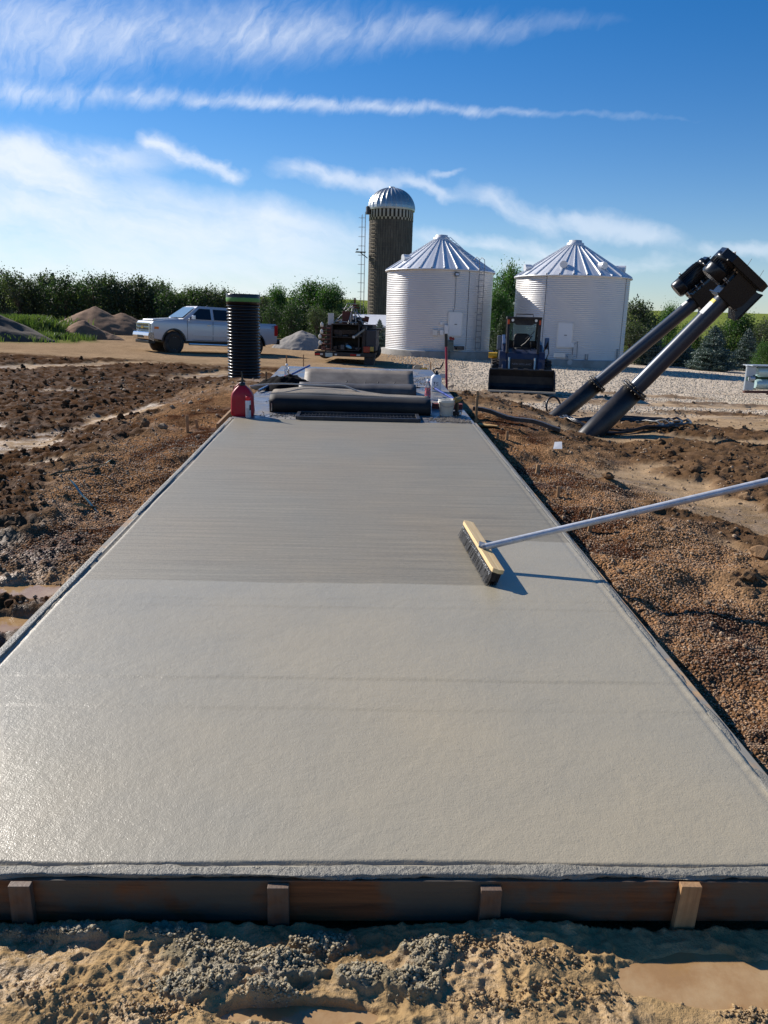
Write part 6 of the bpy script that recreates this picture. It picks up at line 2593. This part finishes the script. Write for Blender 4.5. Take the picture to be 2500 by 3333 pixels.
    for k in range(14):
        MB().box((r_.uniform(-.5, 1.0), r_.uniform(.6, 1.6), r_.uniform(1.55, 1.75)), (r_.uniform(.06, .22), r_.uniform(.1, .3), r_.uniform(.06, .30)), rot=(r_.uniform(-.3, .3), r_.uniform(-.3, .3), r_.uniform(0, 3))).build('loose_tool', (dk_, rust, al, mat('case_brown', None), dk_)[k % 5], root, .01)


trailer()


# ---------------------------------------------------------------- crated steel drums at the right edge
def drums():
    d = 22.3
    c = P(2418, 1279, d)
    root = thing('drum_cradle', 'pale green steel cradle holding two lying cylinders, at the right edge of the yard', 'machinery', (c.x, d, c.z + .08), R(8))
    pg = mat('pale_green_steel', lin(176, 204, 204), .4, .3, .08, 3, 0, dirt=lin(130, 120, 100), dscale=3, damt=.2)
    gs = mat('galv_panel', lin(170, 178, 184), .45, .5, .06)
    dg = mat('dark_green', lin(44, 82, 62), .5)
    e = MB()
    e.box((.15, -.02, .52), (.28, .04, .28))
    e.box((.15, -.02, .14), (.28, .04, .26))
    e.box((.02, 0, .34), (.03, .06, .70))
    e.box((.15, 0, .68), (.32, .08, .025))
    e.build('end_panel', gs, root, .005)
    MB(True).cyl((.10, -.06, .33), (.24, -.06, .33), .075, seg=16).build('bearing', gs, root)
    MB().box((.24, -.05, .33), (.04, .05, .20)).build('bearing_bracket', dg, root)
    MB().box((1.4, .30, .33), (2.3, .04, .66)).build('back_panel', dg, root)
    for z in (.52, .17):
        m = MB(True)
        m.tube([(.36, .05, z), (.44, .05, z), (2.6, .05, z)], [.11, .145, .145], 28)
        m.build('drum', pg, root)
    st = MB()
    for x in (.86, 1.9):
        st.box((x, -.115, .34), (.07, .02, .64))
        st.box((x + .1, -.12, .46), (.16, .02, .03))
    st.build('strap', pg, root)
    for (x0, x1, y, z) in ((-.02, 2.7, -.05, -.04), (.62, 2.7, -.22, -.07)):
        MB().box(((x0 + x1) / 2, y, z), (x1 - x0, .10, .07)).build('timber_skid', mat('skid_wood', lin(92, 62, 52), .8), root, .005)
    MB().box((1.4, .1, .70), (2.6, .5, .03)).build('top_rail', gs, root)


drums()


# ---------------------------------------------------------------- stakes
def stake_px(px, ytop, ybot, w_, label, group, m=None, rz=0.0, tilt=(0, 0)):
    g = PG(px, ybot)
    d = g.y
    h = (P(px, ytop, d) - P(px, ybot, d)).z
    return stake((g.x, g.y, g.z), max(h, .06), w_, w_ * .5, tilt, rz, label, group, m, depth=.12)


gR = 'stakes driven along the right form board'
gL = 'stakes left of the slab'
stake_px(1549, 1277, 1378, .040, 'tall pale stake at the right corner where slab meets the steel deck', gR)
stake_px(1650, 1403, 1431, .040, 'short stake beside the far end of the lower black board', gR, rz=.3)
stake_px(1619, 1416, 1437, .034, 'stubby stake nearest the far corner of the right form board', gR)
stake_px(1663, 1454, 1474, .036, 'low stake on the right, between the far cluster and the pea gravel mound', gR, rz=.6)
stake_px(1748, 1512, 1548, .048, 'broad pale stake with a dark shadow, second row back from the broom on the right', gR, rz=.35, tilt=(0, .08))
stake_px(1816, 1582, 1618, .034, 'thin stake standing in a small heap of pea gravel right of the slab', gR, rz=.5)
stake_px(1918, 1662, 1731, .034, 'leaning pale stake just behind the broom handle', gR, tilt=(0, .16))
stake_px(763, 1255, 1358, .036, 'tall stake at the left corner beside the red fuel can', gL, rz=.1)
stake_px(611, 1351, 1407, .038, 'brown stake standing alone in the gravel left of the slab', gL, rz=.3)
stake_px(643, 1365, 1394, .036, 'short pale stake leaning beside the lone brown one on the left', gL, tilt=(0, -.15))
stake_px(867, 1221, 1250, .050, 'short stake at the foot of the black culvert pipe', gL)
gF = 'far stakes behind the deck'
stake_px(933, 1158, 1198, .045, 'left of the two thin stakes standing behind the pink drink bottle', gF)
stake_px(988, 1155, 1194, .040, 'right of the two thin stakes, behind the tip of the blue pole', gF)
stake_px(1400, 1180, 1234, .040, 'dark upright stake behind the white jug', gF)
stake_px(1340, 1190, 1215, .040, 'leaning stake at the right end of the upright steel sheet', gF, tilt=(0, .2))
# small wooden wedge by the left corner of the deck
wd = MB()
a = PG(708, 1402) + Vector((0, 0, .05))
b = PG(757, 1362) + Vector((0, 0, .10))
wd.bar(a, b, .03, .09)
tag(wd.build('kicker_board', wood_mat('kicker_wood', lin(176, 140, 96), lin(140, 106, 70), 'y', .7), None, .003), 'short loose board set on edge at the left corner of the slab', 'board')

# ---------------------------------------------------------------- black boards, hoses, bits
def long_board(p0, p1, w_, h_, label, group, m, lift=(.05, .05)):
    a = PG(*p0)
    b = PG(*p1)
    a.z += lift[0]
    b.z += lift[1]
    mb = MB()
    n = 10
    prev = a
    pts = [a + (b - a) * (i / n) + Vector((0, 0, .02 * math.sin(i * 1.1))) for i in range(n + 1)]
    vs_, fs = [], []
    d = (b - a).normalized()
    sd_ = d.cross(Vector((0, 0, 1))).normalized() * w_ / 2
    for p in pts:
        for (s, z) in ((-1, -h_ / 2), (1, -h_ / 2), (1, h_ / 2), (-1, h_ / 2)):
            vs_.append(p + sd_ * s + Vector((0, 0, z)))
    for i in range(n):
        for k in range(4):
            fs.append((i * 4 + k, i * 4 + (k + 1) % 4, i * 4 + 4 + (k + 1) % 4, i * 4 + 4 + k))
    fs += [(0, 1, 2, 3), (n * 4, n * 4 + 1, n * 4 + 2, n * 4 + 3)]
    mb.add(vs_, fs, False)
    return tag(mb.build('dark_board', m, None, .004), label, 'board', group)


darkwood = mat('tarred_wood', lin(66, 60, 54), .5, .1, .25, 4, .2, 30, dirt=lin(120, 108, 92), dscale=3, damt=.4)
long_board((1445, 1292), (1768, 1352), .13, .09, 'upper of two long dark boards running from the deck towards the tubes', 'long dark boards beside the deck', darkwood, (.16, .03))
long_board((1540, 1362), (1822, 1418), .12, .06, 'lower of two long dark boards, its shadow falling on the pea gravel', 'long dark boards beside the deck', darkwood, (.16, .08))
cp_ = PG(1590, 1392)
sc_ = MB(True)
sc_.tube([cp_ + Vector((-.14, .10, .04)), cp_ + Vector((0, .02, .015)), cp_ + Vector((.13, -.06, .03))], [.05, .07, .04], 8)
for i in range(len(sc_.v)):
    v_ = sc_.v[i]
    sc_.v[i] = (v_[0], v_[1], cp_.z + (v_[2] - cp_.z) * .35 + .02)
tag(sc_.build('plywood_scrap', mat('scrap_tan', lin(190, 152, 96), .6), None), 'tan curved scrap lying by the corner of the slab, under the dark boards', 'scrap')

hz_ = PG(2010, 1390)
coil = thing('hose_coil', 'loose coil of black hose lying on the ground around the tube feet', 'hose', (hz_.x, hz_.y + .1, hz_.z + .03))
for k in range(4):
    rr_ = .92 + .06 * k
    off = Vector((.12 * k - .1, .05 * k, .012 * k))
    pts = []
    for q in range(0, 360, 10):
        a = R(q)
        x_, y_ = rr_ * math.cos(a) + off.x, rr_ * .95 * math.sin(a) + off.y
        g_ = ground_z(hz_.x + x_, hz_.y + .1 + y_) - (hz_.z + .03)
        pts.append((x_, y_, g_ + .03 + .008 * (1 + math.sin(a * 2 + k)) + off.z))
    MB(True).tube(pts, .021, 8, closed=True).build('hose_loop', mat('hose_black', (0.014, 0.014, 0.015), .35), coil)
hl_ = MB(True)
g2 = PG(1800, 1345)
pts = [g2 + Vector((.15 * math.cos(R(q)), .10 * math.sin(R(q)), .14 + .20 * math.sin(R(q)))) for q in range(-40, 230, 15)]
tag(hl_.tube(pts, .022, 8).build('hose_end', mat('hose_black', None), None), 'arched end of black hose left of the farther tube foot', 'hose')


def strap(pts_px, w_, label):
    mb = MB()
    pts = [PG(*p) + Vector((0, 0, lift)) for (p, lift) in pts_px]
    P2 = []
    for i in range(len(pts) - 1):
        for k in range(6):
            P2.append(pts[i].lerp(pts[i + 1], k / 6))
    P2.append(pts[-1])
    for i, p in enumerate(P2):
        p.z = max(p.z, ground_z(p.x, p.y) + .012) + .006 * math.sin(i)
    vs_, fs = [], []
    for i, p in enumerate(P2):
        d = (P2[min(i + 1, len(P2) - 1)] - P2[max(i - 1, 0)]).normalized()
        s_ = d.cross(Vector((0, 0, 1))).normalized() * w_ / 2
        for (k, z) in ((-1, 0), (1, 0), (1, .004), (-1, .004)):
            vs_.append(p + s_ * k + Vector((0, 0, z + .01 * k)))
    for i in range(len(P2) - 1):
        for k in range(4):
            fs.append((i * 4 + k, i * 4 + (k + 1) % 4, i * 4 + 4 + (k + 1) % 4, i * 4 + 4 + k))
    mb.add(vs_, fs, False)
    return tag(mb.build('plastic_strap', mat('teal_strap', lin(54, 110, 112), .4, 0, .2, 8, 0, dirt=lin(130, 120, 100), dscale=9, damt=.4), None), label, 'strap', 'teal plastic straps in the mud')


strap((((165, 1556), .02), ((300, 1536), .05), ((412, 1513), .03)), .035, 'long straight teal strap lying in the mud, the farther one left of the slab')
strap((((233, 1600), .09), ((275, 1638), .05), ((318, 1674), .02)), .030, 'teal strap crossing steeply over another, nearer the slab')
strap((((240, 1652), .02), ((300, 1662), .03), ((356, 1674), .02)), .030, 'teal strap lying low beneath the crossing one')
pp_ = PG(1814, 1480)
pb_ = MB()
pb_.add([pp_ + Vector(q) for q in ((-.06, 0, .01), (.05, -.03, .02), (.06, .06, .10), (-.03, .08, .09), (0, .02, .05))], [(0, 1, 4), (1, 2, 4), (2, 3, 4), (3, 0, 4)], False)
tag(pb_.build('paper_scrap', mat('paper_white', lin(232, 230, 226), .6), None), 'crumpled white paper scrap on the gravel right of the slab', 'litter')

# yellow cut-off saw and slabs of stone behind the jug
sg = PG(1376, 1222)
saw = thing('cutoff_saw', 'yellow cut-off saw lying among offcuts behind the upright steel sheet', 'saw', (sg.x, sg.y, sg.z + .02), R(20))
MB().box((0, 0, .14), (.30, .2, .18)).build('saw_body', mat('saw_yellow', lin(196, 150, 50), .5), saw, .03)
MB(True).cyl((-.24, -.05, .18), (-.24, -.03, .18), .17, seg=24).build('blade', mat('blade_steel', lin(150, 146, 138), .4, .6), saw)
h_ = MB(True)
h_.tube([(.02, 0, .22), (.05, 0, .34), (.22, 0, .36), (.26, 0, .22)], .018, 8)
h_.build('handle', mat('saw_white', lin(206, 200, 186), .5), saw)
for k, (px, py, sx, sy, lab) in enumerate(((1385, 1237, .55, .16, 'grey plank offcut lying right of the upright steel sheet'), (1408, 1226, .30, .12, 'pale offcut nearest the dark upright stake'), (1439, 1243, .22, .16, 'white board leaning behind the white jug'))):
    g = PG(px, py)
    mb = MB()
    mb.box((0, 0, .06), (sx, sy, .05), rot=((.0, .1, .2) if k < 2 else (R(60), .1, .3)))
    tag(mb.build('board_offcut', mat('offcut_%d' % k, (lin(112, 110, 106), lin(150, 136, 112), lin(210, 200, 184))[k], .7), None, .004), lab, 'offcut', 'offcuts behind the deck').location = (g.x, g.y, g.z + (.02 if k < 2 else .1))


# ---------------------------------------------------------------- heaps
def heap(c, rx, ry, h, m, label, seed, name='dirt_pile', ridge=0.0, peaks=None):
    n = 70
    X, Y = np.meshgrid(np.linspace(-1.15, 1.15, n), np.linspace(-1.15, 1.15, n))
    x, y = X.ravel(), Y.ravel()
    z = np.zeros_like(x)
    for (px, py, s, k) in (peaks or [(0, 0, 1, 1)]):
        r_ = np.hypot((x - px) / s, (y - py) / s) + .25 * (fbm(x * 2 + seed, y * 2, 3, seed) - .5)
        z = np.maximum(z, k * np.clip(1 - r_, 0, 1) ** 0.9)
    z = z * h + .05 * h * (ridged(x * 6, y * 6, 4, seed + 3) - .5) * (z > 0.02)
    xx, yy_ = c[0] + x * rx, c[1] + y * ry
    gz = base_h(xx, yy_) + .02
    v = np.stack([x * rx, y * ry, gz - c[2] + z - .12 * (z < .01) - 0.02], 1)
    i = np.arange(n - 1)[:, None] * n
    k = np.arange(n - 1)[None]
    f = np.stack([i + k, i + k + 1, i + n + k + 1, i + n + k], -1).reshape(-1)
    o = bulk_mesh(name, v, 4, f, m, True)
    o.location = c
    tag(o, label, 'pile', 'heaps of dirt and gravel')
    return o


dirt_m = mat('heap_dirt', lin(130, 98, 72), .95, 0, .35, 3, .9, 12, dirt=lin(100, 74, 54), dscale=1.2, damt=.6)
grav_m = mat('heap_gravel', lin(138, 132, 124), .95, 0, .4, 9, .9, 14)
dark_m = mat('heap_dark', lin(84, 72, 60), .95, 0, .4, 5, .9, 10)
c = P(330, 1075, 52)
heap((c.x, 52, .35), 3.6, 3.0, 1.85, dirt_m, 'largest brown dirt pile, in front of the trees left of the truck', 401, peaks=[(-.08, 0, .9, .95), (.35, .1, .75, .8)])
c = P(272, 1092, 43)
heap((c.x, 43, .3), 2.1, 1.6, 1.05, dirt_m, 'smaller brown dirt pile in front of the largest one', 405, peaks=[(0, 0, .8, 1), (.5, .1, .55, .45), (-.4, 0, .5, .5)])
c = P(983, 1131, 45)
heap((c.x, 45, -.02), 1.75, 1.5, 1.15, grav_m, 'grey gravel mound between the pickup truck and the tool trailer', 409, 'gravel_pile')
c = P(-30, 1135, 37)
heap((c.x, 37, .35), 3.2, 2.4, 1.45, dark_m, 'dark rubble pile at the left edge behind the mud', 413, 'rubble_pile', peaks=[(-.1, 0, 1, 1)])


# ---------------------------------------------------------------- trees
def leaf_mat(name, c0, c1, trans=.35):
    m = bpy.data.materials.new(name)
    m.use_nodes = True
    t = NT(m.node_tree)
    b = m.node_tree.nodes['Principled BSDF']
    oi = t.n('ShaderNodeObjectInfo')
    gp = t.n('ShaderNodeNewGeometry')
    nz = t.noise(t.vm('ADD', t.n('ShaderNodeTexCoord').outputs['Object'], (3, 1, 2)), .9, 4, .6)
    c = t.mix(t.ramp(nz, [(.35, 0), (.65, 1)]), c0, c1)
    k = t.m('MULTIPLY_ADD', gp.outputs['Random Per Island'], .7, .62)
    k = t.m('MULTIPLY', k, t.m('MULTIPLY_ADD', oi.outputs['Random'], .4, .8))
    c = t.mix(1.0, c, k, 'MULTIPLY')
    t.put(b.inputs['Base Color'], c)
    b.inputs['Roughness'].default_value = .6
    tr = t.n('ShaderNodeBsdfTranslucent')
    t.put(tr.inputs[0], t.mix(1.0, c, (1.2, 1.5, .6), 'MULTIPLY'))
    ms = t.n('ShaderNodeMixShader')
    ms.inputs[0].default_value = trans
    t.t.links.new(b.outputs[0], ms.inputs[1])
    t.t.links.new(tr.outputs[0], ms.inputs[2])
    out = [n for n in m.node_tree.nodes if n.type == 'OUTPUT_MATERIAL'][0]
    t.t.links.new(ms.outputs[0], out.inputs[0])
    return m


bark = mat('bark', lin(84, 72, 62), .9, 0, .2, 6)
L_olive = leaf_mat('leaf_olive', lin(58, 68, 48), lin(84, 92, 66))
L_green = leaf_mat('leaf_green', lin(52, 82, 34), lin(80, 108, 48))
L_dark = leaf_mat('leaf_dark', lin(44, 60, 36), lin(62, 78, 44))
L_spruce = leaf_mat('needle_blue', lin(66, 86, 80), lin(92, 108, 102), .1)
L_spr2 = leaf_mat('needle_green', lin(50, 70, 44), lin(74, 92, 58), .1)
L_weed = leaf_mat('weed_green', lin(80, 98, 50), lin(112, 120, 70), .3)


def leaves_at(pts, size, r_, flat=0.0):
    n = len(pts)
    a = r_.normal(0, 1, (n, 3))
    a /= np.linalg.norm(a, axis=1)[:, None]
    b = r_.normal(0, 1, (n, 3))
    b -= a * (a * b).sum(1)[:, None]
    b /= np.linalg.norm(b, axis=1)[:, None]
    s = size * r_.uniform(.6, 1.3, n)[:, None]
    a *= s
    b *= s * .62
    V = np.stack([pts - a, pts - b * .9, pts + a, pts + b * .9], 1).reshape(-1, 3)
    F = np.arange(4 * n)
    return V, F


def broad_tree(seed, h, w_, leaf_m, nclump, nleaf, leaf, trunk_h=.25, airy=0.0, name='tree', low=0.12):
    r_ = np.random.default_rng(seed)
    root = thing(name, '', 'tree')
    tb = MB(True)
    tr = h * .022 + .05
    bend = r_.uniform(-.04, .04, 2) * h
    tb.tube([(0, 0, -.3), (bend[0] * .4, bend[1] * .4, h * .3), (bend[0], bend[1], h * .62), (bend[0], bend[1], h * .85)], [tr * 1.3, tr, tr * .6, tr * .2], 8)
    C = []
    for k in range(nclump):
        # clump centres through the volume, more near the outside
        u = r_.uniform(0, 1)
        z = low + (1 - low) * (u ** .85)
        zz_ = (z - .5) * 2
        prof = math.sqrt(max(0, 1 - max(zz_, -.55) ** 2 * .96)) * (0.85 + .15 * math.sin(seed + z * 9))
        rad = prof * w_ * .5 * (r_.uniform(.2, 1) ** .45)
        a = r_.uniform(0, 2 * PI)
        lob = 1 + .22 * math.sin(3 * a + seed) + .12 * math.sin(5 * a + 2 * seed + z * 5)
        C.append((rad * lob * math.cos(a) + bend[0] * z, rad * lob * math.sin(a) + bend[1] * z, z * h * r_.uniform(.93, 1.03)))
    C = np.array(C)
    for k in range(0, nclump, max(1, nclump // 14)):
        c = C[k]
        tb.tube([(bend[0] * .5, bend[1] * .5, c[2] * .45), (c[0] * .5, c[1] * .5, c[2] * .75), tuple(c)], [tr * .5, tr * .3, tr * .1], 5)
    tb.build('trunk', bark, root)
    cs = w_ * r_.uniform(.06, .14, nclump)
    pts = []
    for c, s in zip(C, cs):
        k = int(nleaf * r_.uniform(.5, 1.5))
        q = r_.normal(0, 1, (k, 3)) * s * np.array([1, 1, .75])
        pts.append(c + q)
    # ragged shoots above the crown
    for k in range(int(6 + airy * 10)):
        c = C[r_.integers(0, nclump)]
        if c[2] < h * .7:
            continue
        t = r_.uniform(0, 1, 26)[:, None]
        d = np.array([r_.uniform(-.2, .2), r_.uniform(-.2, .2), 1.0]) * h * r_.uniform(.05, .14)
        pts.append(c + t * d + r_.normal(0, .06, (26, 3)))
    pts = np.concatenate(pts)
    pts = pts[pts[:, 2] > .05]
    V, F = leaves_at(pts, leaf, r_)
    o = bulk_mesh('crown', V, 4, F, leaf_m, False)
    o.parent = root
    return root


def spruce(seed, h, w_, leaf_m, name='spruce_tree'):
    r_ = np.random.default_rng(seed)
    root = thing(name, '', 'spruce')
    MB(True).tube([(0, 0, -.3), (0, 0, h * .96)], [h * .03, .02], 8).build('trunk', bark, root)
    pts = []
    z = .04 * h
    while z < h * .97:
        f = 1 - z / h
        L = w_ * .5 * (f ** .75) * r_.uniform(.85, 1.12)
        nb = int(9 + 9 * f)
        for k in range(nb):
            a = r_.uniform(0, 2 * PI)
            Lk = L * r_.uniform(.7, 1.15)
            m = int(16 + 46 * f * Lk)
            t = r_.uniform(.12, 1, m) ** .7
            sw = (1 - t * .5) * .16 * Lk + .05
            px = np.cos(a) * Lk * t + r_.normal(0, 1, m) * sw * abs(math.sin(a)) + r_.normal(0, .04, m)
            py = np.sin(a) * Lk * t + r_.normal(0, 1, m) * sw * abs(math.cos(a)) + r_.normal(0, .04, m)
            pz = z - .12 * Lk * t + .22 * Lk * t ** 2 * .8 + r_.normal(0, .05, m)
            pts.append(np.stack([px, py, pz], 1))
        z += h * .038
    pts.append(np.stack([r_.normal(0, .05, 50), r_.normal(0, .05, 50), h * r_.uniform(.93, 1.02, 50)], 1))
    pts = np.concatenate(pts)
    pts = pts[pts[:, 2] > .03]
    V, F = leaves_at(pts, .085, r_)
    o = bulk_mesh('crown', V, 4, F, leaf_m, False)
    o.parent = root
    return root


def place_tree(proto, used, px, ytop, d, label, group, h0, wfac=1.0, rz=0.0, cat=None):
    o = proto if proto.name not in used else copy_tree(proto)
    used.add(proto.name)
    g = float(base_h(np.array([P(px, 1100, d).x]), np.array([d]))[0])
    t = P(px, ytop, d)
    s = (t.z - g) / h0
    o.location = (t.x, d, g)
    o.scale = (s * wfac, s * wfac, s)
    o.rotation_euler = (0, 0, rz)
    o['label'] = label
    if group:
        o['group'] = group
    if cat:
        o['category'] = cat
    return o


used = set()
bush = [broad_tree(500 + k, 5.2, 4.6, L_olive if k % 2 == 0 else L_dark, 120, 42, .115, airy=1.6, name='windbreak_tree', low=.05) for k in range(4)]
GB = 'trees of the windbreak along the left horizon'
rr = random.Random(3)
tops = [(-70, 885), (0, 890), (55, 905), (100, 925), (150, 900), (205, 905), (255, 925), (300, 910), (350, 905), (395, 925), (440, 915), (480, 940), (520, 925), (560, 945), (600, 948), (640, 950), (680, 945), (720, 952), (755, 965), (800, 975), (850, 970)]
LW = ['leftmost tree of the windbreak, dark and half out of view', 'dark full tree at the left edge, above the weeds', 'rounded olive tree next to the left edge of the windbreak', 'lower tree in a dip of the windbreak near the left edge',
      'airy tree beside the utility pole, its left neighbour', 'airy tall tree just right of the utility pole', 'low olive tree above the left slope of the largest dirt pile', 'ragged tree over the left shoulder of the largest dirt pile',
      'tall ragged tree above the peak of the largest dirt pile', 'lower tree over the right slope of the largest dirt pile', 'ragged tree just left of the nose of the pickup', 'dip tree above the nose of the pickup',
      'tree above the hood of the pickup truck', 'small tree above the windscreen of the pickup', 'tree above the front door of the pickup', 'olive tree above the rear door of the pickup',
      'tree above the cab back of the pickup, left of the culvert pipe', 'tree hard against the left side of the culvert pipe', 'tree hidden mostly by the culvert pipe', 'tree showing just right of the culvert pipe', 'low tree behind the bed of the pickup, right of the culvert pipe']
for k, (px, yt) in enumerate(tops):
    place_tree(bush[k % 4], used, px, yt, 60 + rr.uniform(-2, 2), LW[k], GB, 5.2, rr.uniform(.85, 1.0), rr.uniform(0, 6))
LT = ['thicket behind the leftmost weeds', 'thicket low behind the second tree from the left', 'thicket showing through the gap beside the utility pole', 'thicket behind the foot of the utility pole', 'thicket behind the left shoulder of the largest dirt pile', 'thicket straight behind the peak of the largest dirt pile', 'thicket behind the right slope of the largest dirt pile', 'thicket behind the nose of the pickup', 'thicket behind the windscreen of the pickup', 'thicket behind the rear door of the pickup', 'thicket just left of the culvert pipe', 'thicket behind the culvert pipe', 'thicket just right of the culvert pipe', 'thicket behind the gravel mound', 'thicket left of the tool trailer', 'thicket behind the tool trailer']
# lower dense row behind, filling gaps
GBB = 'low thicket trees behind the windbreak'
for k in range(16):
    px = -60 + k * 68
    o = place_tree(bush[(k + 2) % 4], used, px, 985 + rr.uniform(-8, 18), 66 + rr.uniform(-1, 1), 'dark low '+LT[k], GBB, 5.2, 1.7, rr.uniform(0, 6))
up = P(183, 1040, 63)
upb = MB(True)
upb.cyl((0, 0, 0), (0, 0, P(183, 888, 63).z - .3), .14, .10, 10)
uo = upb.build('pole_shaft', bark, None)
upr = thing('utility_pole', 'thin utility pole rising out of the windbreak on the left', 'utility pole', (up.x, 63, .3))
uo.parent = upr
MB().box((0, 0, P(183, 900, 63).z - .6), (.9, .1, .1)).build('crossarm', bark, upr)

oak = [broad_tree(600 + k, 6.5, 6.4, L_green, 210, 60, .125, name='leafy_tree', low=.08) for k in range(3)]
GM = 'trees in the middle distance'
for k, (px, yt, d, wf, lab) in enumerate(((905, 945, 64, .60, 'rounded tree right of the culvert pipe, left of the big green one'), (1000, 926, 70, 1.0, 'biggest rounded green tree of the middle clump'), (1078, 940, 68, .75, 'green tree on the right shoulder of the middle clump'),
                                      (1110, 992, 74, .5, 'small green tree just left of the silo'), (1160, 985, 86, .9, 'low tree behind the foot of the silo'), (945, 990, 58, .75, 'bush behind the gravel mound'), (1030, 1010, 56, .8, 'bush behind the left end of the tool trailer'), (880, 1000, 57, .8, 'bush behind the bed of the pickup'), (1090, 1020, 57, .7, 'bush behind the top of the tool trailer'))):
    place_tree(oak[k % 3] if k < 5 else bush[k % 4], used, px, yt, d, lab, GM, 6.5 if k < 5 else 5.2, wf, k * 1.3)
GR = 'trees right of and between the bins'
place_tree(oak[1], used, 1650, 878, 66, 'tall green tree rising between the two bins', GR, 6.5, .48, 2.0)
place_tree(oak[2], used, 1625, 960, 62, 'shorter green tree low between the bins', GR, 6.5, .6, 1.0)
for k, (px, yt, d, wf, lab) in enumerate(((2075, 990, 52, .8, 'dark round tree just right of the right bin'), (2120, 1018, 55, .7, 'dark tree behind the upper part of the farther tube'), (2180, 1006, 60, .45, 'narrow tree peeking over the farther tube'),
                                      (2255, 1062, 56, .7, 'yellowish bush between the leaning tubes'), (2400, 1026, 55, .78, 'big round green tree right of the leaning tubes'), (2480, 1052, 52, .7, 'green tree at the right edge'), (2330, 1070, 54, .8, 'low tree under the tube heads'), (2490, 1120, 44, .6, 'nearest green bush at the right edge above the drums'), (2060, 1060, 50, .9, 'dark shrub at the foot of the right bin'))):
    place_tree((oak if k in (2, 3, 4, 7) else bush)[k % 3], used, px, yt, d, lab, GR, 6.5 if k in (2, 3, 4, 7) else 5.2, wf, k * 1.7)
sp = [spruce(700, 5.0, 4.6, L_spruce), spruce(701, 5.0, 3.6, L_spr2)]
GS = 'spruce trees of the farmyard'
for k, (pr, px, yt, d, wf, lab) in enumerate(((1, 1640, 1015, 50, .85, 'green spruce standing between the two bins'), (0, 1236, 1040, 52, .9, 'dark blue spruce at the left foot of the left bin'), (0, 2330, 1062, 47, 1.25, 'broad blue spruce right of the leaning tubes'),
                                         (0, 2130, 1065, 50, 1.1, 'blue spruce right of the right bin, partly behind the farther tube'), (0, 2225, 1075, 51, 1.1, 'blue spruce seen between the two leaning tubes'), (0, 2440, 1070, 50, 1.0, 'blue spruce behind the bush at the right edge'), (1, 1600, 1075, 53, .9, 'small dark spruce hugging the right side of the left bin'))):
    place_tree(sp[pr], used, px, yt, d, lab, GS, 5.0, wf, k * 1.1, 'spruce')


# ---------------------------------------------------------------- weeds and grass
def tufts(name, n, gen, h, label, m):
    pts = gen(n)
    r_ = np.random.default_rng(5)
    V, F = [], []
    gz = terrain(pts[:, 0], pts[:, 1])[0]
    k = 5
    n = len(pts)
    base_ = np.repeat(np.stack([pts[:, 0], pts[:, 1], gz], 1), k, 0) + np.concatenate([r_.normal(0, .08, (n * k, 2)), np.zeros((n * k, 1))], 1)
    hh = np.repeat(pts[:, 2], k) * r_.uniform(.5, 1.2, n * k) * h
    a = r_.uniform(0, 2 * PI, n * k)
    lean = r_.normal(0, .28, (n * k, 2)) * hh[:, None]
    w_ = .018 + .03 * hh
    dx, dy = np.cos(a) * w_, np.sin(a) * w_
    z0 = np.zeros_like(dx)
    t = base_ + np.concatenate([lean, hh[:, None]], 1)
    mid = base_ + np.concatenate([lean * .35, hh[:, None] * .55], 1)
    v0 = base_ + np.stack([dx, dy, z0], 1)
    v1 = base_ - np.stack([dx, dy, z0], 1)
    v2 = mid - np.stack([dx, dy, z0], 1) * .8
    v3 = mid + np.stack([dx, dy, z0], 1) * .8
    v4 = t - np.stack([dx, dy, z0], 1) * .2
    v5 = t + np.stack([dx, dy, z0], 1) * .2
    V = np.stack([v0, v1, v2, v3, v4, v5], 1).reshape(-1, 3)
    o = (np.arange(n * k) * 6)[:, None]
    F = np.concatenate([o + np.array([[0, 1, 2, 3]]), o + np.array([[3, 2, 4, 5]])], 1).reshape(-1)
    ob = bulk_mesh(name, V, 4, F, m, False)
    return tag(ob, label, None, None, 'stuff')


def gen_weed(n):
    x = rng.normal(-18.9, 1.3, n)
    y = rng.normal(40.5, 2.2, n)
    # taller at the back left
    hh = .35 + .75 * sstep(39, 42, y) * sstep(-17, -18.5, x)
    ok = (x < -15.0) & (fbm(x * .8, y * .8, 3, 331) > .42)
    return np.stack([x, y, hh], 1)[ok]


tufts('weeds', 5000, gen_weed, .85, 'bright green weeds growing beside the dark rubble pile', L_weed)


def gen_grass(n):
    x = rng.uniform(2, 26, n)
    y = 51 + .1 * (x - 10) + rng.exponential(1.6, n)
    return np.stack([x, y, rng.uniform(.4, 1, n)], 1)


tufts('grass', 6000, gen_grass, .28, 'rough grass strip along the far edge of the gravel', leaf_mat('grass_green', lin(98, 108, 58), lin(128, 128, 76)))
